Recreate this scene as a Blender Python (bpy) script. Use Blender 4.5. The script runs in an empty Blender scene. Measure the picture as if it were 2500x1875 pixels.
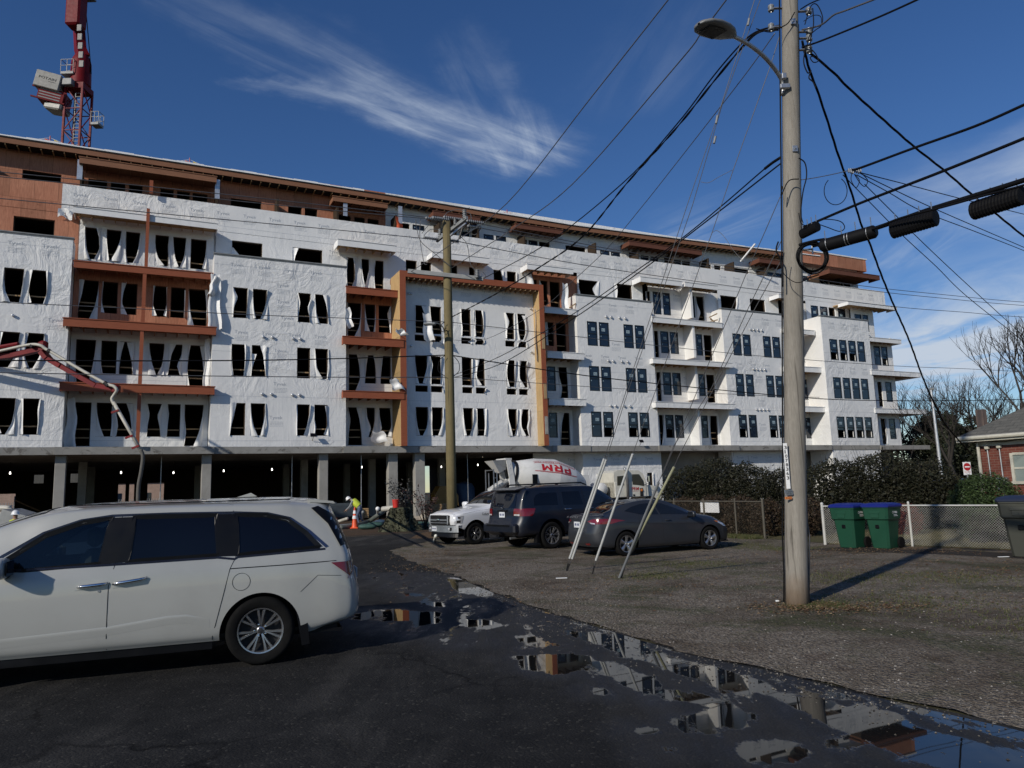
import bpy, bmesh, math, random
from mathutils import Vector, Matrix, geometry
from mathutils.bvhtree import BVHTree
sc = bpy.context.scene
COL = sc.collection
PI = math.pi; rad = math.radians
R = random.Random(7)
# ---------------------------------------------------------------- camera
CAMH = 1.74
PITCH, ROLL = rad(8.1), rad(1.77)
FW = Vector((0, math.cos(PITCH), math.sin(PITCH)))
u0_ = Vector((0, -math.sin(PITCH), math.cos(PITCH))); r0_ = Vector((1, 0, 0))
UP = u0_*math.cos(ROLL) + r0_*math.sin(ROLL)
RT = r0_*math.cos(ROLL) - u0_*math.sin(ROLL)
EYE = Vector((0, 0, CAMH))
cd = bpy.data.cameras.new('camera'); cam = bpy.data.objects.new('camera', cd); COL.objects.link(cam)
cd.sensor_width = 36; cd.lens = 36*1800/2500; cd.clip_start = .05; cd.clip_end = 3000
cam.matrix_world = Matrix(((RT.x, UP.x, -FW.x, 0), (RT.y, UP.y, -FW.y, 0), (RT.z, UP.z, -FW.z, CAMH), (0, 0, 0, 1)))
sc.camera = cam
# ---------------------------------------------------------------- light
SUN_AZ, SUN_EL = rad(-142), rad(26)
sd = Vector((math.sin(SUN_AZ)*math.cos(SUN_EL), math.cos(SUN_AZ)*math.cos(SUN_EL), math.sin(SUN_EL)))
sl = bpy.data.lights.new('sun', 'SUN'); sl.energy = 4.2; sl.angle = rad(1.0); sl.color = (1, .93, .82)
so = bpy.data.objects.new('sun', sl); COL.objects.link(so); so.location = (0, 0, 60)
so.rotation_euler = (-sd).to_track_quat('-Z', 'Y').to_euler()
w = bpy.data.worlds.new('World'); sc.world = w; w.use_nodes = True
nt = w.node_tree; N = nt.nodes; L = nt.links
for n in list(N): N.remove(n)
def wn(t, **k):
    n = N.new(t)
    for a, b in k.items(): setattr(n, a, b)
    return n
def wmath(op, a, b=None, c=None, clamp=False):
    n = wn('ShaderNodeMath', operation=op, use_clamp=clamp)
    for i, v in enumerate((a, b, c)):
        if v is None: continue
        if isinstance(v, (int, float)): n.inputs[i].default_value = v
        else: L.new(v, n.inputs[i])
    return n.outputs[0]
sky = wn('ShaderNodeTexSky', sky_type='NISHITA'); sky.sun_disc = False
sky.sun_elevation = SUN_EL; sky.sun_rotation = SUN_AZ % (2*PI)
sky.air_density = 1.0; sky.dust_density = .1; sky.ozone_density = 4.0; sky.altitude = 300
tc = wn('ShaderNodeTexCoord'); sep = wn('ShaderNodeSeparateXYZ'); L.new(tc.outputs['Generated'], sep.inputs[0])
dz = wmath('MAXIMUM', sep.outputs[2], .02)
qx = wmath('DIVIDE', sep.outputs[0], dz); qy = wmath('DIVIDE', sep.outputs[1], dz)   # position on a flat high cloud layer
def sky_noise(ax, ay, ang, scale, sx, sy, detail=6, dist=0.0, rough=.6):
    c, s = math.cos(ang), math.sin(ang)
    a = wmath('ADD', wmath('MULTIPLY', wmath('SUBTRACT', qx, ax), c), wmath('MULTIPLY', wmath('SUBTRACT', qy, ay), s))
    b = wmath('SUBTRACT', wmath('MULTIPLY', wmath('SUBTRACT', qy, ay), c), wmath('MULTIPLY', wmath('SUBTRACT', qx, ax), s))
    cmb = wn('ShaderNodeCombineXYZ'); L.new(wmath('MULTIPLY', a, sx), cmb.inputs[0]); L.new(wmath('MULTIPLY', b, sy), cmb.inputs[1])
    nz = wn('ShaderNodeTexNoise'); nz.inputs['Scale'].default_value = scale; nz.inputs['Detail'].default_value = detail
    nz.inputs['Distortion'].default_value = dist; nz.inputs['Roughness'].default_value = rough
    L.new(cmb.outputs[0], nz.inputs['Vector'])
    return a, b, nz.outputs['Fac']
def smooth(v, lo, hi):
    m = wn('ShaderNodeMapRange', interpolation_type='SMOOTHSTEP'); L.new(v, m.inputs[0])
    m.inputs[1].default_value = lo; m.inputs[2].default_value = hi; return m.outputs[0]

def ray(x, y): return (FW*1800 + RT*(x-1250) - UP*(y-937.5)).normalized()
def qp(x, y): v = ray(x, y); return v.x/v.z, v.y/v.z
wz = wn('ShaderNodeTexNoise'); wz.inputs['Scale'].default_value = 2.2; wz.inputs['Detail'].default_value = 6; wz.inputs['Roughness'].default_value = .65
cq = wn('ShaderNodeCombineXYZ'); L.new(qx, cq.inputs[0]); L.new(qy, cq.inputs[1]); L.new(cq.outputs[0], wz.inputs['Vector'])
ws = wn('ShaderNodeSeparateColor'); L.new(wz.outputs['Color'], ws.inputs[0])
wx = wmath('ADD', qx, wmath('MULTIPLY', wmath('SUBTRACT', ws.outputs[0], .5), .34)); wy = wmath('ADD', qy, wmath('MULTIPLY', wmath('SUBTRACT', ws.outputs[1], .5), .34))
def streak(p0, p1, w0, w1, i0, i1, soft=False):
    (ax, ay), (bx, by) = qp(*p0), qp(*p1); dx, dy = bx-ax, by-ay; l2 = dx*dx+dy*dy
    rx = wmath('SUBTRACT', wx, ax); ry = wmath('SUBTRACT', wy, ay)
    a = wmath('MULTIPLY', wmath('ADD', wmath('MULTIPLY', rx, dx), wmath('MULTIPLY', ry, dy)), 1/l2, clamp=True)
    ex = wmath('SUBTRACT', rx, wmath('MULTIPLY', a, dx)); ey = wmath('SUBTRACT', ry, wmath('MULTIPLY', a, dy))
    d = wmath('SQRT', wmath('ADD', wmath('MULTIPLY', ex, ex), wmath('MULTIPLY', ey, ey)))
    q_ = wmath('DIVIDE', d, wmath('ADD', wmath('MULTIPLY', a, w1-w0), w0))
    ang = math.atan2(dy, dx); nz = sky_noise(ax, ay, ang, 1.1 if soft else 3.0, .8 if soft else .55, 1.3 if soft else 3.4, 7, .6)[2]
    m = wmath('MULTIPLY', smooth(q_, 1, 0), wmath('ADD', wmath('MULTIPLY', a, i1-i0), i0))
    return wmath('MULTIPLY', m, smooth(nz, .28 if soft else .30, .66 if soft else .76))
parts = [streak((430, -10), (1000, 270), .12, .20, .12, .40), streak((900, 230), (1290, 375), .15, .24, .36, .72), streak((625, 205), (1150, 325), .05, .14, .30, .45),
         streak((1150, 120), (1270, 370), .10, .22, .10, .55), streak((1650, 60), (1560, 200), .2, .25, .06, .1),
         streak((2150, 960), (2650, 800), 1.9, 3.2, 1.0, 1.4, True), streak((1900, 900), (2300, 860), .9, 1.2, .2, .5, True), streak((2330, 470), (2600, 430), .5, .9, .45, .8, True), streak((2200, 640), (2300, 560), .25, .3, .3, .25),
         streak((1650, 590), (1760, 545), .25, .4, .35, .3)]
cloudfac = parts[0]
for p_ in parts[1:]: cloudfac = wmath('ADD', cloudfac, p_)
cloudfac = wmath('MULTIPLY', cloudfac, smooth(sep.outputs[2], .0, .06), clamp=True)

hsv = wn('ShaderNodeHueSaturation'); hsv.inputs['Hue'].default_value = .51; hsv.inputs['Saturation'].default_value = 1.18; hsv.inputs['Value'].default_value = .96
L.new(sky.outputs[0], hsv.inputs['Color'])
mx = wn('ShaderNodeMix', data_type='RGBA'); L.new(cloudfac, mx.inputs[0]); L.new(hsv.outputs[0], mx.inputs[6]); mx.inputs[7].default_value = (6.0, 6.9, 8.2, 1)
bg = wn('ShaderNodeBackground'); bg.inputs[1].default_value = .108; L.new(mx.outputs[2], bg.inputs[0])
wo = wn('ShaderNodeOutputWorld'); L.new(bg.outputs[0], wo.inputs[0])
sc.view_settings.view_transform = 'Standard'; sc.view_settings.look = 'None'; sc.view_settings.exposure = -.32; sc.view_settings.gamma = 1
sc.render.engine = 'CYCLES'
try: sc.cycles.max_bounces = 6; sc.cycles.transparent_max_bounces = 12
except Exception: pass

# ---------------------------------------------------------------- measuring helpers (camera model used as a surveyor's tool)
def ray(x, y): return (FW*1800 + RT*(x-1250) - UP*(y-937.5)).normalized()
def at(x, y, Y):
    v = ray(x, y); return EYE + v*(Y/v.y)
def gnd(x, y, z=0.0):
    v = ray(x, y); return EYE + v*((z-CAMH)/v.z)
DV = ray(4950, 1080); DV.z = 0; DV.normalize()
NV = Vector((-DV.y, DV.x, 0)); OFF = 47.455
FANG = math.atan2(DV.y, DV.x)
def ks(s): return (OFF+s)/OFF
def fw(u, s, z): return DV*u + NV*(OFF+s) + Vector((0, 0, z))
# ---------------------------------------------------------------- object helpers
def prop(o, label=None, cat=None, group=None, kind=None):
    if label: o['label'] = label
    if cat: o['category'] = cat
    if group: o['group'] = group
    if kind: o['kind'] = kind
    return o
def empty(name, loc=(0, 0, 0), rz=0, parent=None, **k):
    o = bpy.data.objects.new(name, None); COL.objects.link(o); o.location = loc; o.rotation_euler = (0, 0, rz)
    o.empty_display_size = .2
    if parent: o.parent = parent
    return prop(o, **k)
class MB:
    def __init__(s): s.v = []; s.f = []; s.m = []; s.M = Matrix.Identity(4)
    def add(s, vs, fs, mi=0):
        b = len(s.v); M = s.M
        s.v += [tuple(M @ Vector(v)) for v in vs]; s.f += [tuple(b+i for i in f) for f in fs]; s.m += [mi]*len(fs); return s
    def box(s, x0, x1, y0, y1, z0, z1, mi=0):
        return s.add([(x0,y0,z0),(x1,y0,z0),(x1,y1,z0),(x0,y1,z0),(x0,y0,z1),(x1,y0,z1),(x1,y1,z1),(x0,y1,z1)],
                     [(0,3,2,1),(4,5,6,7),(0,1,5,4),(1,2,6,5),(2,3,7,6),(3,0,4,7)], mi)
    def bev(s, x0, x1, y0, y1, z0, z1, b=.02, mi=0):   # chamfered box
        vs = []
        for zz, ins in ((z0, b), (z0+b, 0), (z1-b, 0), (z1, b)):
            X0, X1, Y0, Y1 = x0+ins, x1-ins, y0+ins, y1-ins
            vs += [(X0+b,Y0,zz),(X1-b,Y0,zz),(X1,Y0+b,zz),(X1,Y1-b,zz),(X1-b,Y1,zz),(X0+b,Y1,zz),(X0,Y1-b,zz),(X0,Y0+b,zz)]
        fs = [tuple(range(7, -1, -1)), tuple(range(24, 32))]
        for r in range(3):
            for i in range(8): a = r*8+i; c = r*8+(i+1) % 8; fs.append((a, c, c+8, a+8))
        return s.add(vs, fs, mi)
    def quad(s, a, b, c, d, mi=0): return s.add([a, b, c, d], [(0, 1, 2, 3)], mi)
    def beam(s, a, b, w=.1, h=.1, up=(0, 0, 1), mi=0):
        a = Vector(a); b = Vector(b); d = (b-a); 
        if d.length < 1e-6: return s
        d.normalize(); up = Vector(up)
        if abs(d.dot(up)) > .98: up = Vector((1, 0, 0))
        x = d.cross(up).normalized()*w/2; y = x.cross(d).normalized()*h/2
        vs = [a-x-y, a+x-y, a+x+y, a-x+y, b-x-y, b+x-y, b+x+y, b-x+y]
        return s.add(vs, [(0,3,2,1),(4,5,6,7),(0,1,5,4),(1,2,6,5),(2,3,7,6),(3,0,4,7)], mi)
    def tube(s, pts, r, n=6, mi=0, cap=True):
        pts = [Vector(p) for p in pts]; rs = r if isinstance(r, (list, tuple)) else [r]*len(pts)
        vs = []; fs = []; up = None
        for i, p in enumerate(pts):
            d = (pts[min(i+1, len(pts)-1)] - pts[max(i-1, 0)])
            if d.length < 1e-9: d = Vector((0, 0, 1))
            d.normalize()
            if up is None: up = Vector((0, 0, 1)) if abs(d.z) < .9 else Vector((1, 0, 0))
            x = d.cross(up)
            if x.length < 1e-3: x = d.cross(Vector((.3, .9, .1)))
            x.normalize(); y = x.cross(d).normalized(); up = y
            for k in range(n): a = 2*PI*k/n; vs.append(p + (x*math.cos(a) + y*math.sin(a))*rs[i])
        for i in range(len(pts)-1):
            for k in range(n):
                a = i*n+k; b = i*n+(k+1) % n; fs.append((a, b, b+n, a+n))
        if cap: fs += [tuple(range(n-1, -1, -1)), tuple(range((len(pts)-1)*n, len(pts)*n))]
        return s.add(vs, fs, mi)
    def lathe(s, prof, n=24, mi=0, M=None, cap=True):   # prof: (r, h) about local z, optional matrix
        M = M or Matrix.Identity(4); vs = []; fs = []
        for r_, h in prof:
            for k in range(n): a = 2*PI*k/n; vs.append(M @ Vector((r_*math.cos(a), r_*math.sin(a), h)))
        for i in range(len(prof)-1):
            for k in range(n):
                a = i*n+k; b = i*n+(k+1) % n; fs.append((a, b, b+n, a+n))
        if cap: fs += [tuple(range(n-1, -1, -1)), tuple(range((len(prof)-1)*n, len(prof)*n))]
        return s.add(vs, fs, mi)
    def prism(s, poly, y0, y1, mi=0, ax='y'):   # polygon (a,b) extruded along ax
        n = len(poly)
        def P(a, b, y): return (a, y, b) if ax == 'y' else ((y, a, b) if ax == 'x' else (a, b, y))
        vs = [P(a, b, y0) for a, b in poly] + [P(a, b, y1) for a, b in poly]
        fs = [tuple(range(n)), tuple(range(2*n-1, n-1, -1))] + [(i, i+n, (i+1) % n+n, (i+1) % n) for i in range(n)]
        return s.add(vs, fs, mi)
    def grid(s, fn, nu, nv, mi=0):
        vs = [fn(i/nu, j/nv) for j in range(nv+1) for i in range(nu+1)]
        fs = [(j*(nu+1)+i, j*(nu+1)+i+1, (j+1)*(nu+1)+i+1, (j+1)*(nu+1)+i) for j in range(nv) for i in range(nu)]
        return s.add(vs, fs, mi)
    def build(s, name, mats, parent=None, smooth=False, **k):
        me = bpy.data.meshes.new(name); me.from_pydata(s.v, [], s.f)
        for m_ in (mats if isinstance(mats, (list, tuple)) else [mats]): me.materials.append(m_)
        if len(me.polygons) == len(s.m): me.polygons.foreach_set('material_index', s.m)
        if smooth: me.polygons.foreach_set('use_smooth', [True]*len(me.polygons))
        me.update(); o = bpy.data.objects.new(name, me); COL.objects.link(o)
        if parent: o.parent = parent
        if smooth == 'auto': autosmooth(o)
        return prop(o, **k)
def autosmooth(o, ang=40):
    bm = bmesh.new(); bm.from_mesh(o.data); bmesh.ops.recalc_face_normals(bm, faces=bm.faces)
    for e in bm.edges:
        if len(e.link_faces) == 2 and e.calc_face_angle(0) > rad(ang): e.smooth = False
    bm.to_mesh(o.data); bm.free()
def recalc(o):
    bm = bmesh.new(); bm.from_mesh(o.data); bmesh.ops.recalc_face_normals(bm, faces=bm.faces); bm.to_mesh(o.data); bm.free(); return o
def copy_tree(o, parent=None, **k):
    c = o.copy(); COL.objects.link(c); c.parent = parent
    for ch in list(o.children): copy_tree(ch, c)
    return prop(c, **k)
# text geometry: vertices of a word set flat, width scaled to 1 em of capital height
TXT = {}
def text_geo(s, bold=False, res=2):
    if (s, bold) in TXT: return TXT[(s, bold)]
    cu = bpy.data.curves.new('t', 'FONT'); cu.body = s; cu.resolution_u = res; cu.size = 1
    if bold: cu.offset = .012
    o = bpy.data.objects.new('t', cu); COL.objects.link(o)
    bpy.context.view_layer.update()
    me = o.to_mesh(); vs = [tuple(v.co) for v in me.vertices]; fs = [tuple(p.vertices) for p in me.polygons]
    o.to_mesh_clear(); bpy.data.objects.remove(o); bpy.data.curves.remove(cu)
    x0 = min(v[0] for v in vs); x1 = max(v[0] for v in vs); y0 = min(v[1] for v in vs); y1 = max(v[1] for v in vs)
    vs = [((v[0]-x0)/(x1-x0), (v[1]-y0)/(y1-y0)) for v in vs]; tf = []
    for f in fs:
        if len(f) < 4: tf.append(f); continue
        for t_ in geometry.tessellate_polygon([[Vector((vs[i][0], vs[i][1], 0)) for i in f]]): tf.append(tuple(f[i] for i in t_))
    fs = tf
    TXT[(s, bold)] = (vs, fs, (x1-x0)/(y1-y0)); return TXT[(s, bold)]
def put_text(mb, s, o, ex, ey, mi=0, bold=False):   # unit box mapped to origin o, vectors ex, ey
    vs, fs, asp = text_geo(s, bold); o = Vector(o); ex = Vector(ex); ey = Vector(ey)
    mb.add([o + ex*a + ey*b for a, b in vs], fs, mi)
# ---------------------------------------------------------------- materials
class NT:
    def __init__(s, name):
        s.m = bpy.data.materials.new(name); s.m.use_nodes = True; s.t = s.m.node_tree; s.N = s.t.nodes; s.L = s.t.links
        s.b = s.N['Principled BSDF']; s.tc = s.N.new('ShaderNodeTexCoord'); s.co = s.tc.outputs['Object']
    def n(s, t, **k):
        x = s.N.new(t)
        for a, b in k.items(): setattr(x, a, b)
        return x
    def set(s, node, i, v):
        if isinstance(v, (int, float, tuple)):
            node.inputs[i].default_value = v if not (isinstance(v, tuple) and len(v) == 3 and node.inputs[i].type == 'RGBA') else v+(1,)
        else: s.L.new(v, node.inputs[i])
    def mapped(s, sc_=(1, 1, 1), rot=(0, 0, 0), loc=(0, 0, 0), co=None):
        m_ = s.n('ShaderNodeMapping'); m_.inputs['Scale'].default_value = sc_; m_.inputs['Rotation'].default_value = rot; m_.inputs['Location'].default_value = loc
        s.L.new(co or s.co, m_.inputs[0]); return m_.outputs[0]
    def noise(s, scale, detail=4, rough=.55, dist=0, co=None, col=False):
        x = s.n('ShaderNodeTexNoise'); x.inputs['Scale'].default_value = scale; x.inputs['Detail'].default_value = detail
        x.inputs['Roughness'].default_value = rough; x.inputs['Distortion'].default_value = dist; s.L.new(co or s.co, x.inputs['Vector'])
        return x.outputs['Color' if col else 'Fac']
    def voro(s, scale, feat='F1', co=None, out='Distance', rnd=1):
        x = s.n('ShaderNodeTexVoronoi', feature=feat); x.inputs['Scale'].default_value = scale; x.inputs['Randomness'].default_value = rnd; s.L.new(co or s.co, x.inputs['Vector']); return x.outputs[out]
    def math(s, op, a, b=0.0, c=None, clamp=False):
        x = s.n('ShaderNodeMath', operation=op, use_clamp=clamp); s.set(x, 0, a); s.set(x, 1, b)
        if c is not None: s.set(x, 2, c)
        return x.outputs[0]
    def ramp(s, v, *st):
        x = s.n('ShaderNodeValToRGB'); el = x.color_ramp.elements
        while len(el) < len(st): el.new(.5)
        for e, (p, c) in zip(el, st):
            e.position = p; e.color = (c, c, c, 1) if isinstance(c, (int, float)) else tuple(c)+(1,)
        s.L.new(v, x.inputs[0]); return x.outputs[0]
    def mix(s, f, a, b, mode='MIX'):
        x = s.n('ShaderNodeMix', data_type='RGBA', blend_type=mode); s.set(x, 0, f); s.set(x, 6, a); s.set(x, 7, b); return x.outputs[2]
    def bump(s, h, strength=.3, dist=.02, prev=None):
        x = s.n('ShaderNodeBump'); x.inputs['Distance'].default_value = dist; s.set(x, 'Strength', strength); s.L.new(h, x.inputs['Height'])
        if prev is not None: s.L.new(prev, x.inputs['Normal'])
        return x.outputs[0]
    def out(s, col=None, rough=None, metal=None, normal=None, spec=None, coat=None, **k):
        b = s.b
        for i, v in (('Base Color', col), ('Roughness', rough), ('Metallic', metal), ('Normal', normal), ('Specular IOR Level', spec), ('Coat Weight', coat)):
            if v is not None: s.set(b, i, v)
        for i, v in k.items(): s.set(b, i.replace('_', ' '), v)
        return s.m
MATS = {}
def mat(name, col, rough=.6, metal=0, var=.18, vs=3, bump=0, bs=40, coat=0, spec=.5, dirt=0, dist=.01):
    if name in MATS: return MATS[name]
    t = NT(name); n1 = t.noise(vs, 5, .6)
    lo = tuple(c*(1-var) for c in col); hi = tuple(min(1, c*(1+var)) for c in col)
    c = t.ramp(n1, (.3, lo), (.7, hi))
    if dirt:
        n2 = t.noise(vs*.6, 6, .7, 1.0); c = t.mix(t.math('MULTIPLY', t.ramp(n2, (.5, 0), (.75, 1)), dirt), c, (col[0]*.3+.02, col[1]*.28+.015, col[2]*.25+.01))
    t.out(c, t.math('ADD', t.math('MULTIPLY', t.noise(vs*2.3, 3), .2), rough-.1), metal, None, spec, coat)
    if bump: t.set(t.b, 'Normal', t.bump(t.noise(bs, 5, .6), bump, dist))
    MATS[name] = t.m; return t.m
# ---------------------------------------------------------------- specific materials
def m_wrap():
    t = NT('house_wrap')
    w1 = t.noise(.55, 5, .6, 2.2); rd = t.math('ABSOLUTE', t.math('SUBTRACT', t.noise(1.1, 4, .6, 1.4, co=t.mapped((1, 1, .55), (0, .5, 0))), .5))
    w2 = t.ramp(rd, (.0, 1), (.10, 0)); fine = t.noise(7, 4, .6)
    vy = t.mapped((3.2, 3.2, .35)); rip = t.noise(1.6, 3, .5, 1.0, co=vy)
    dirt = t.ramp(t.noise(.35, 5, .65), (.45, (.79, .79, .775)), (.8, (.68, .685, .68)))
    c = t.mix(t.math('MULTIPLY', t.ramp(t.noise(2.6, 5, .7), (.55, 0), (.8, 1)), .2), dirt, (.58, .59, .59))
    am = t.ramp(t.noise(.22, 3, .5, co=t.mapped((1, 1, 1), loc=(3, 5, 1))), (.38, .10), (.62, .50)); n = t.bump(w1, am, .24); n = t.bump(w2, t.math('MULTIPLY', am, .6), .035, n); n = t.bump(rip, .16, .05, n); n = t.bump(fine, .10, .015, n)
    return t.out(c, .42, 0, n, .35)
M_WRAP = m_wrap()
def m_ply(name, c1, c2, knots=.4):
    t = NT(name)
    sw = t.mapped((1, 1, 1), (PI/2, 0, 0))
    br = t.n('ShaderNodeTexBrick'); t.L.new(t.mapped((1, 1, 1), (-PI/2, 0, 0)), br.inputs[0]); br.offset = .5
    for i, v in (('Scale', 1), ('Brick Width', 1.22), ('Row Height', 2.44), ('Mortar Size', .012), ('Bias', 0)): br.inputs[i].default_value = v
    br.inputs['Color1'].default_value = (.75, .75, .75, 1); br.inputs['Color2'].default_value = (1.15, 1.1, 1.1, 1); br.inputs['Mortar'].default_value = (.55, .55, .55, 1)
    base = t.ramp(t.noise(.5, 4, .6), (.3, c1), (.7, c2))
    gr = t.noise(3, 6, .7, .6, co=t.mapped((6, 6, .6))); base = t.mix(.5, base, t.ramp(gr, (.3, tuple(x*.6 for x in c1)), (.7, tuple(min(1, x*1.25) for x in c2))))
    base = t.mix(t.math('MULTIPLY', t.ramp(t.noise(1.7, 5, .7, 1.5), (.62, 0), (.76, 1)), knots), base, (.10, .035, .02))
    base = t.mix(1, base, br.outputs['Color'], 'MULTIPLY')
    return t.out(base, .75, 0, t.bump(gr, .25, .01), .25)
M_PLY = m_ply('sheathing_plywood', (.36, .135, .075), (.50, .24, .145), .8)
M_OSB = m_ply('osb_board', (.38, .26, .12), (.50, .36, .18), .25)
def m_wood(name, c1, c2, ax=(.6, 6, 6), sc_=3):
    t = NT(name); g = t.noise(sc_, 6, .7, .5, co=t.mapped(ax)); b = t.noise(.8, 3)
    c = t.mix(t.math('MULTIPLY', b, .6), t.ramp(g, (.3, c1), (.7, c2)), tuple(x*.75 for x in c1))
    return t.out(c, .7, 0, t.bump(g, .2, .01), .3)
M_RED = m_wood('red_stained_board', (.27, .075, .035), (.38, .12, .06))
M_FASCIA = m_wood('fascia_board', (.22, .10, .055), (.33, .16, .09))
M_CANOPY = m_wood('dark_canopy_board', (.12, .045, .028), (.19, .08, .05))
M_RAFT = m_wood('rafter_wood', (.40, .26, .13), (.52, .36, .2))
M_SHADEW = mat('shade_toned_interior', (.05, .036, .026), .9, spec=.1)
def m_conc():
    t = NT('concrete'); n = t.noise(.8, 6, .65); c = t.ramp(n, (.3, (.22, .215, .20)), (.7, (.33, .32, .295)))
    st = t.noise(1.3, 5, .7, .8, co=t.mapped((1, 1, 1.5))); c = t.mix(t.math('MULTIPLY', t.ramp(st, (.56, 0), (.64, 1)), .65), c, (.07, .06, .05))
    return t.out(c, .85, 0, t.bump(t.noise(14, 5), .3, .01), .3)
M_CONC = m_conc()
M_CONC2 = mat('concrete_plain', (.30, .29, .265), .88, var=.15, vs=1.2, bump=.3, bs=20, dirt=.35)
M_WHITE = mat('white_sheet', (.80, .80, .79), .5, var=.06, vs=2, bump=.15, bs=6)
M_BLACK = mat('black_felt', (.012, .012, .013), .8)
M_FRAME = mat('window_frame_black', (.012, .016, .02), .35)
def m_glass(name, col, rough=.03, spec=.5, wob=.02):
    t = NT(name); return t.out(t.ramp(t.noise(.6, 2), (.4, col), (.6, tuple(x*1.3 for x in col))), rough, 0, t.bump(t.noise(1.3, 2, .5), wob, .1), spec)
M_GLASS = m_glass('window_glass', (.010, .018, .034), .04, .7)
M_STICK = mat('window_sticker', (.34, .45, .50), .6)
M_PRINT = mat('wrap_print', (.40, .43, .47), .5, var=.1)
M_METAL = mat('galvanised', (.42, .43, .44), .42, .85, var=.15, vs=6)
M_VENT = mat('vent_metal', (.62, .62, .62), .35, .6)
M_DRED = mat('crane_red', (.15, .005, .009), .55, var=.2, vs=1.5, spec=.2, dirt=.2)
M_GREYP = mat('grey_paint', (.22, .23, .23), .55, dirt=.2)
M_CREAM = mat('cream_panel', (.34, .33, .30), .5, dirt=.2)
M_LAMPON = None
def m_emit(name, col, st):
    t = NT(name); t.out(col, .5); t.b.inputs['Emission Color'].default_value = col+(1,); t.b.inputs['Emission Strength'].default_value = st
    nz = t.noise(3); return t.m
M_LAMPON = m_emit('work_light', (1, .95, .85), 5)
# ---------------------------------------------------------------- car materials
def m_paint(name, col, rough=.25, metal=0, coat=1.0, fl=.03):
    t = NT(name); n = t.noise(2, 3); c = t.ramp(n, (.3, tuple(x*(1-fl) for x in col)), (.7, tuple(x*(1+fl) for x in col)))
    d = t.noise(1.3, 5, .7); c = t.mix(t.math('MULTIPLY', t.ramp(d, (.5, 0), (.8, 1)), .12), c, (.10, .085, .07))
    t.out(c, t.math('ADD', t.math('MULTIPLY', d, .12), rough), metal, None, .5, coat); t.b.inputs['Coat Roughness'].default_value = .06
    return t.m
P_PEARL = m_paint('pearl_white_paint', (.37, .375, .355), .32)
P_WHITE = m_paint('white_paint', (.74, .75, .76), .35)
P_NAVY = m_paint('dark_navy_paint', (.004, .006, .013), .35, 0, .35)
P_GREY = m_paint('metallic_grey_paint', (.030, .033, .040), .4, .3, .5)
M_TYRE = mat('tyre_rubber', (.007, .007, .007), .9, var=.3, vs=8, bump=.3, bs=30, spec=.15)
M_TRIM = mat('black_plastic', (.004, .004, .005), .4, var=.2, spec=.25)
M_CHROME = mat('chrome', (.75, .75, .76), .12, 1, var=.03)
M_RIM = mat('alloy_rim', (.45, .45, .46), .28, .9, var=.08)
M_RIMD = mat('brake_dark', (.02, .02, .022), .6, .4)
M_CGLASS = m_glass('car_glass', (.008, .010, .014), .02, .55, 0)
def m_seeglass():
    t = NT('tinted_car_glass'); tr = t.n('ShaderNodeBsdfTransparent'); tr.inputs[0].default_value = (.30, .36, .36, 1)
    gl = t.n('ShaderNodeBsdfGlossy'); gl.inputs['Roughness'].default_value = .02; gl.inputs['Color'].default_value = (1, 1, 1, 1)
    fr = t.n('ShaderNodeFresnel'); fr.inputs[0].default_value = 1.5; mx_ = t.n('ShaderNodeMixShader')
    t.L.new(fr.outputs[0], mx_.inputs[0]); t.L.new(tr.outputs[0], mx_.inputs[1]); t.L.new(gl.outputs[0], mx_.inputs[2])
    t.L.new(mx_.outputs[0], t.N['Material Output'].inputs[0]); return t.m
M_SEE = m_seeglass()
M_TAIL = m_paint('tail_lamp_red', (.16, .005, .007), .12, 0, 1)
M_LENS = mat('clear_lens', (.55, .55, .56), .12, .3, var=.3, vs=9)
M_AMBER = mat('amber_lens', (.45, .13, .02), .25)
M_BLUE_CH = mat('dark_blue_trim', (.05, .06, .11), .2, .8)
M_PLATE = mat('licence_plate', (.62, .64, .66), .45)
M_PTXT = mat('plate_text', (.06, .07, .16), .5)
M_REDTXT = mat('red_lettering', (.42, .015, .02), .5)
M_BLKTXT = mat('black_lettering', (.015, .015, .015), .6)
M_WHTTXT = mat('white_lettering', (.78, .78, .78), .6)
M_SEAT = mat('seat_fabric', (.16, .16, .15), .9)
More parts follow.
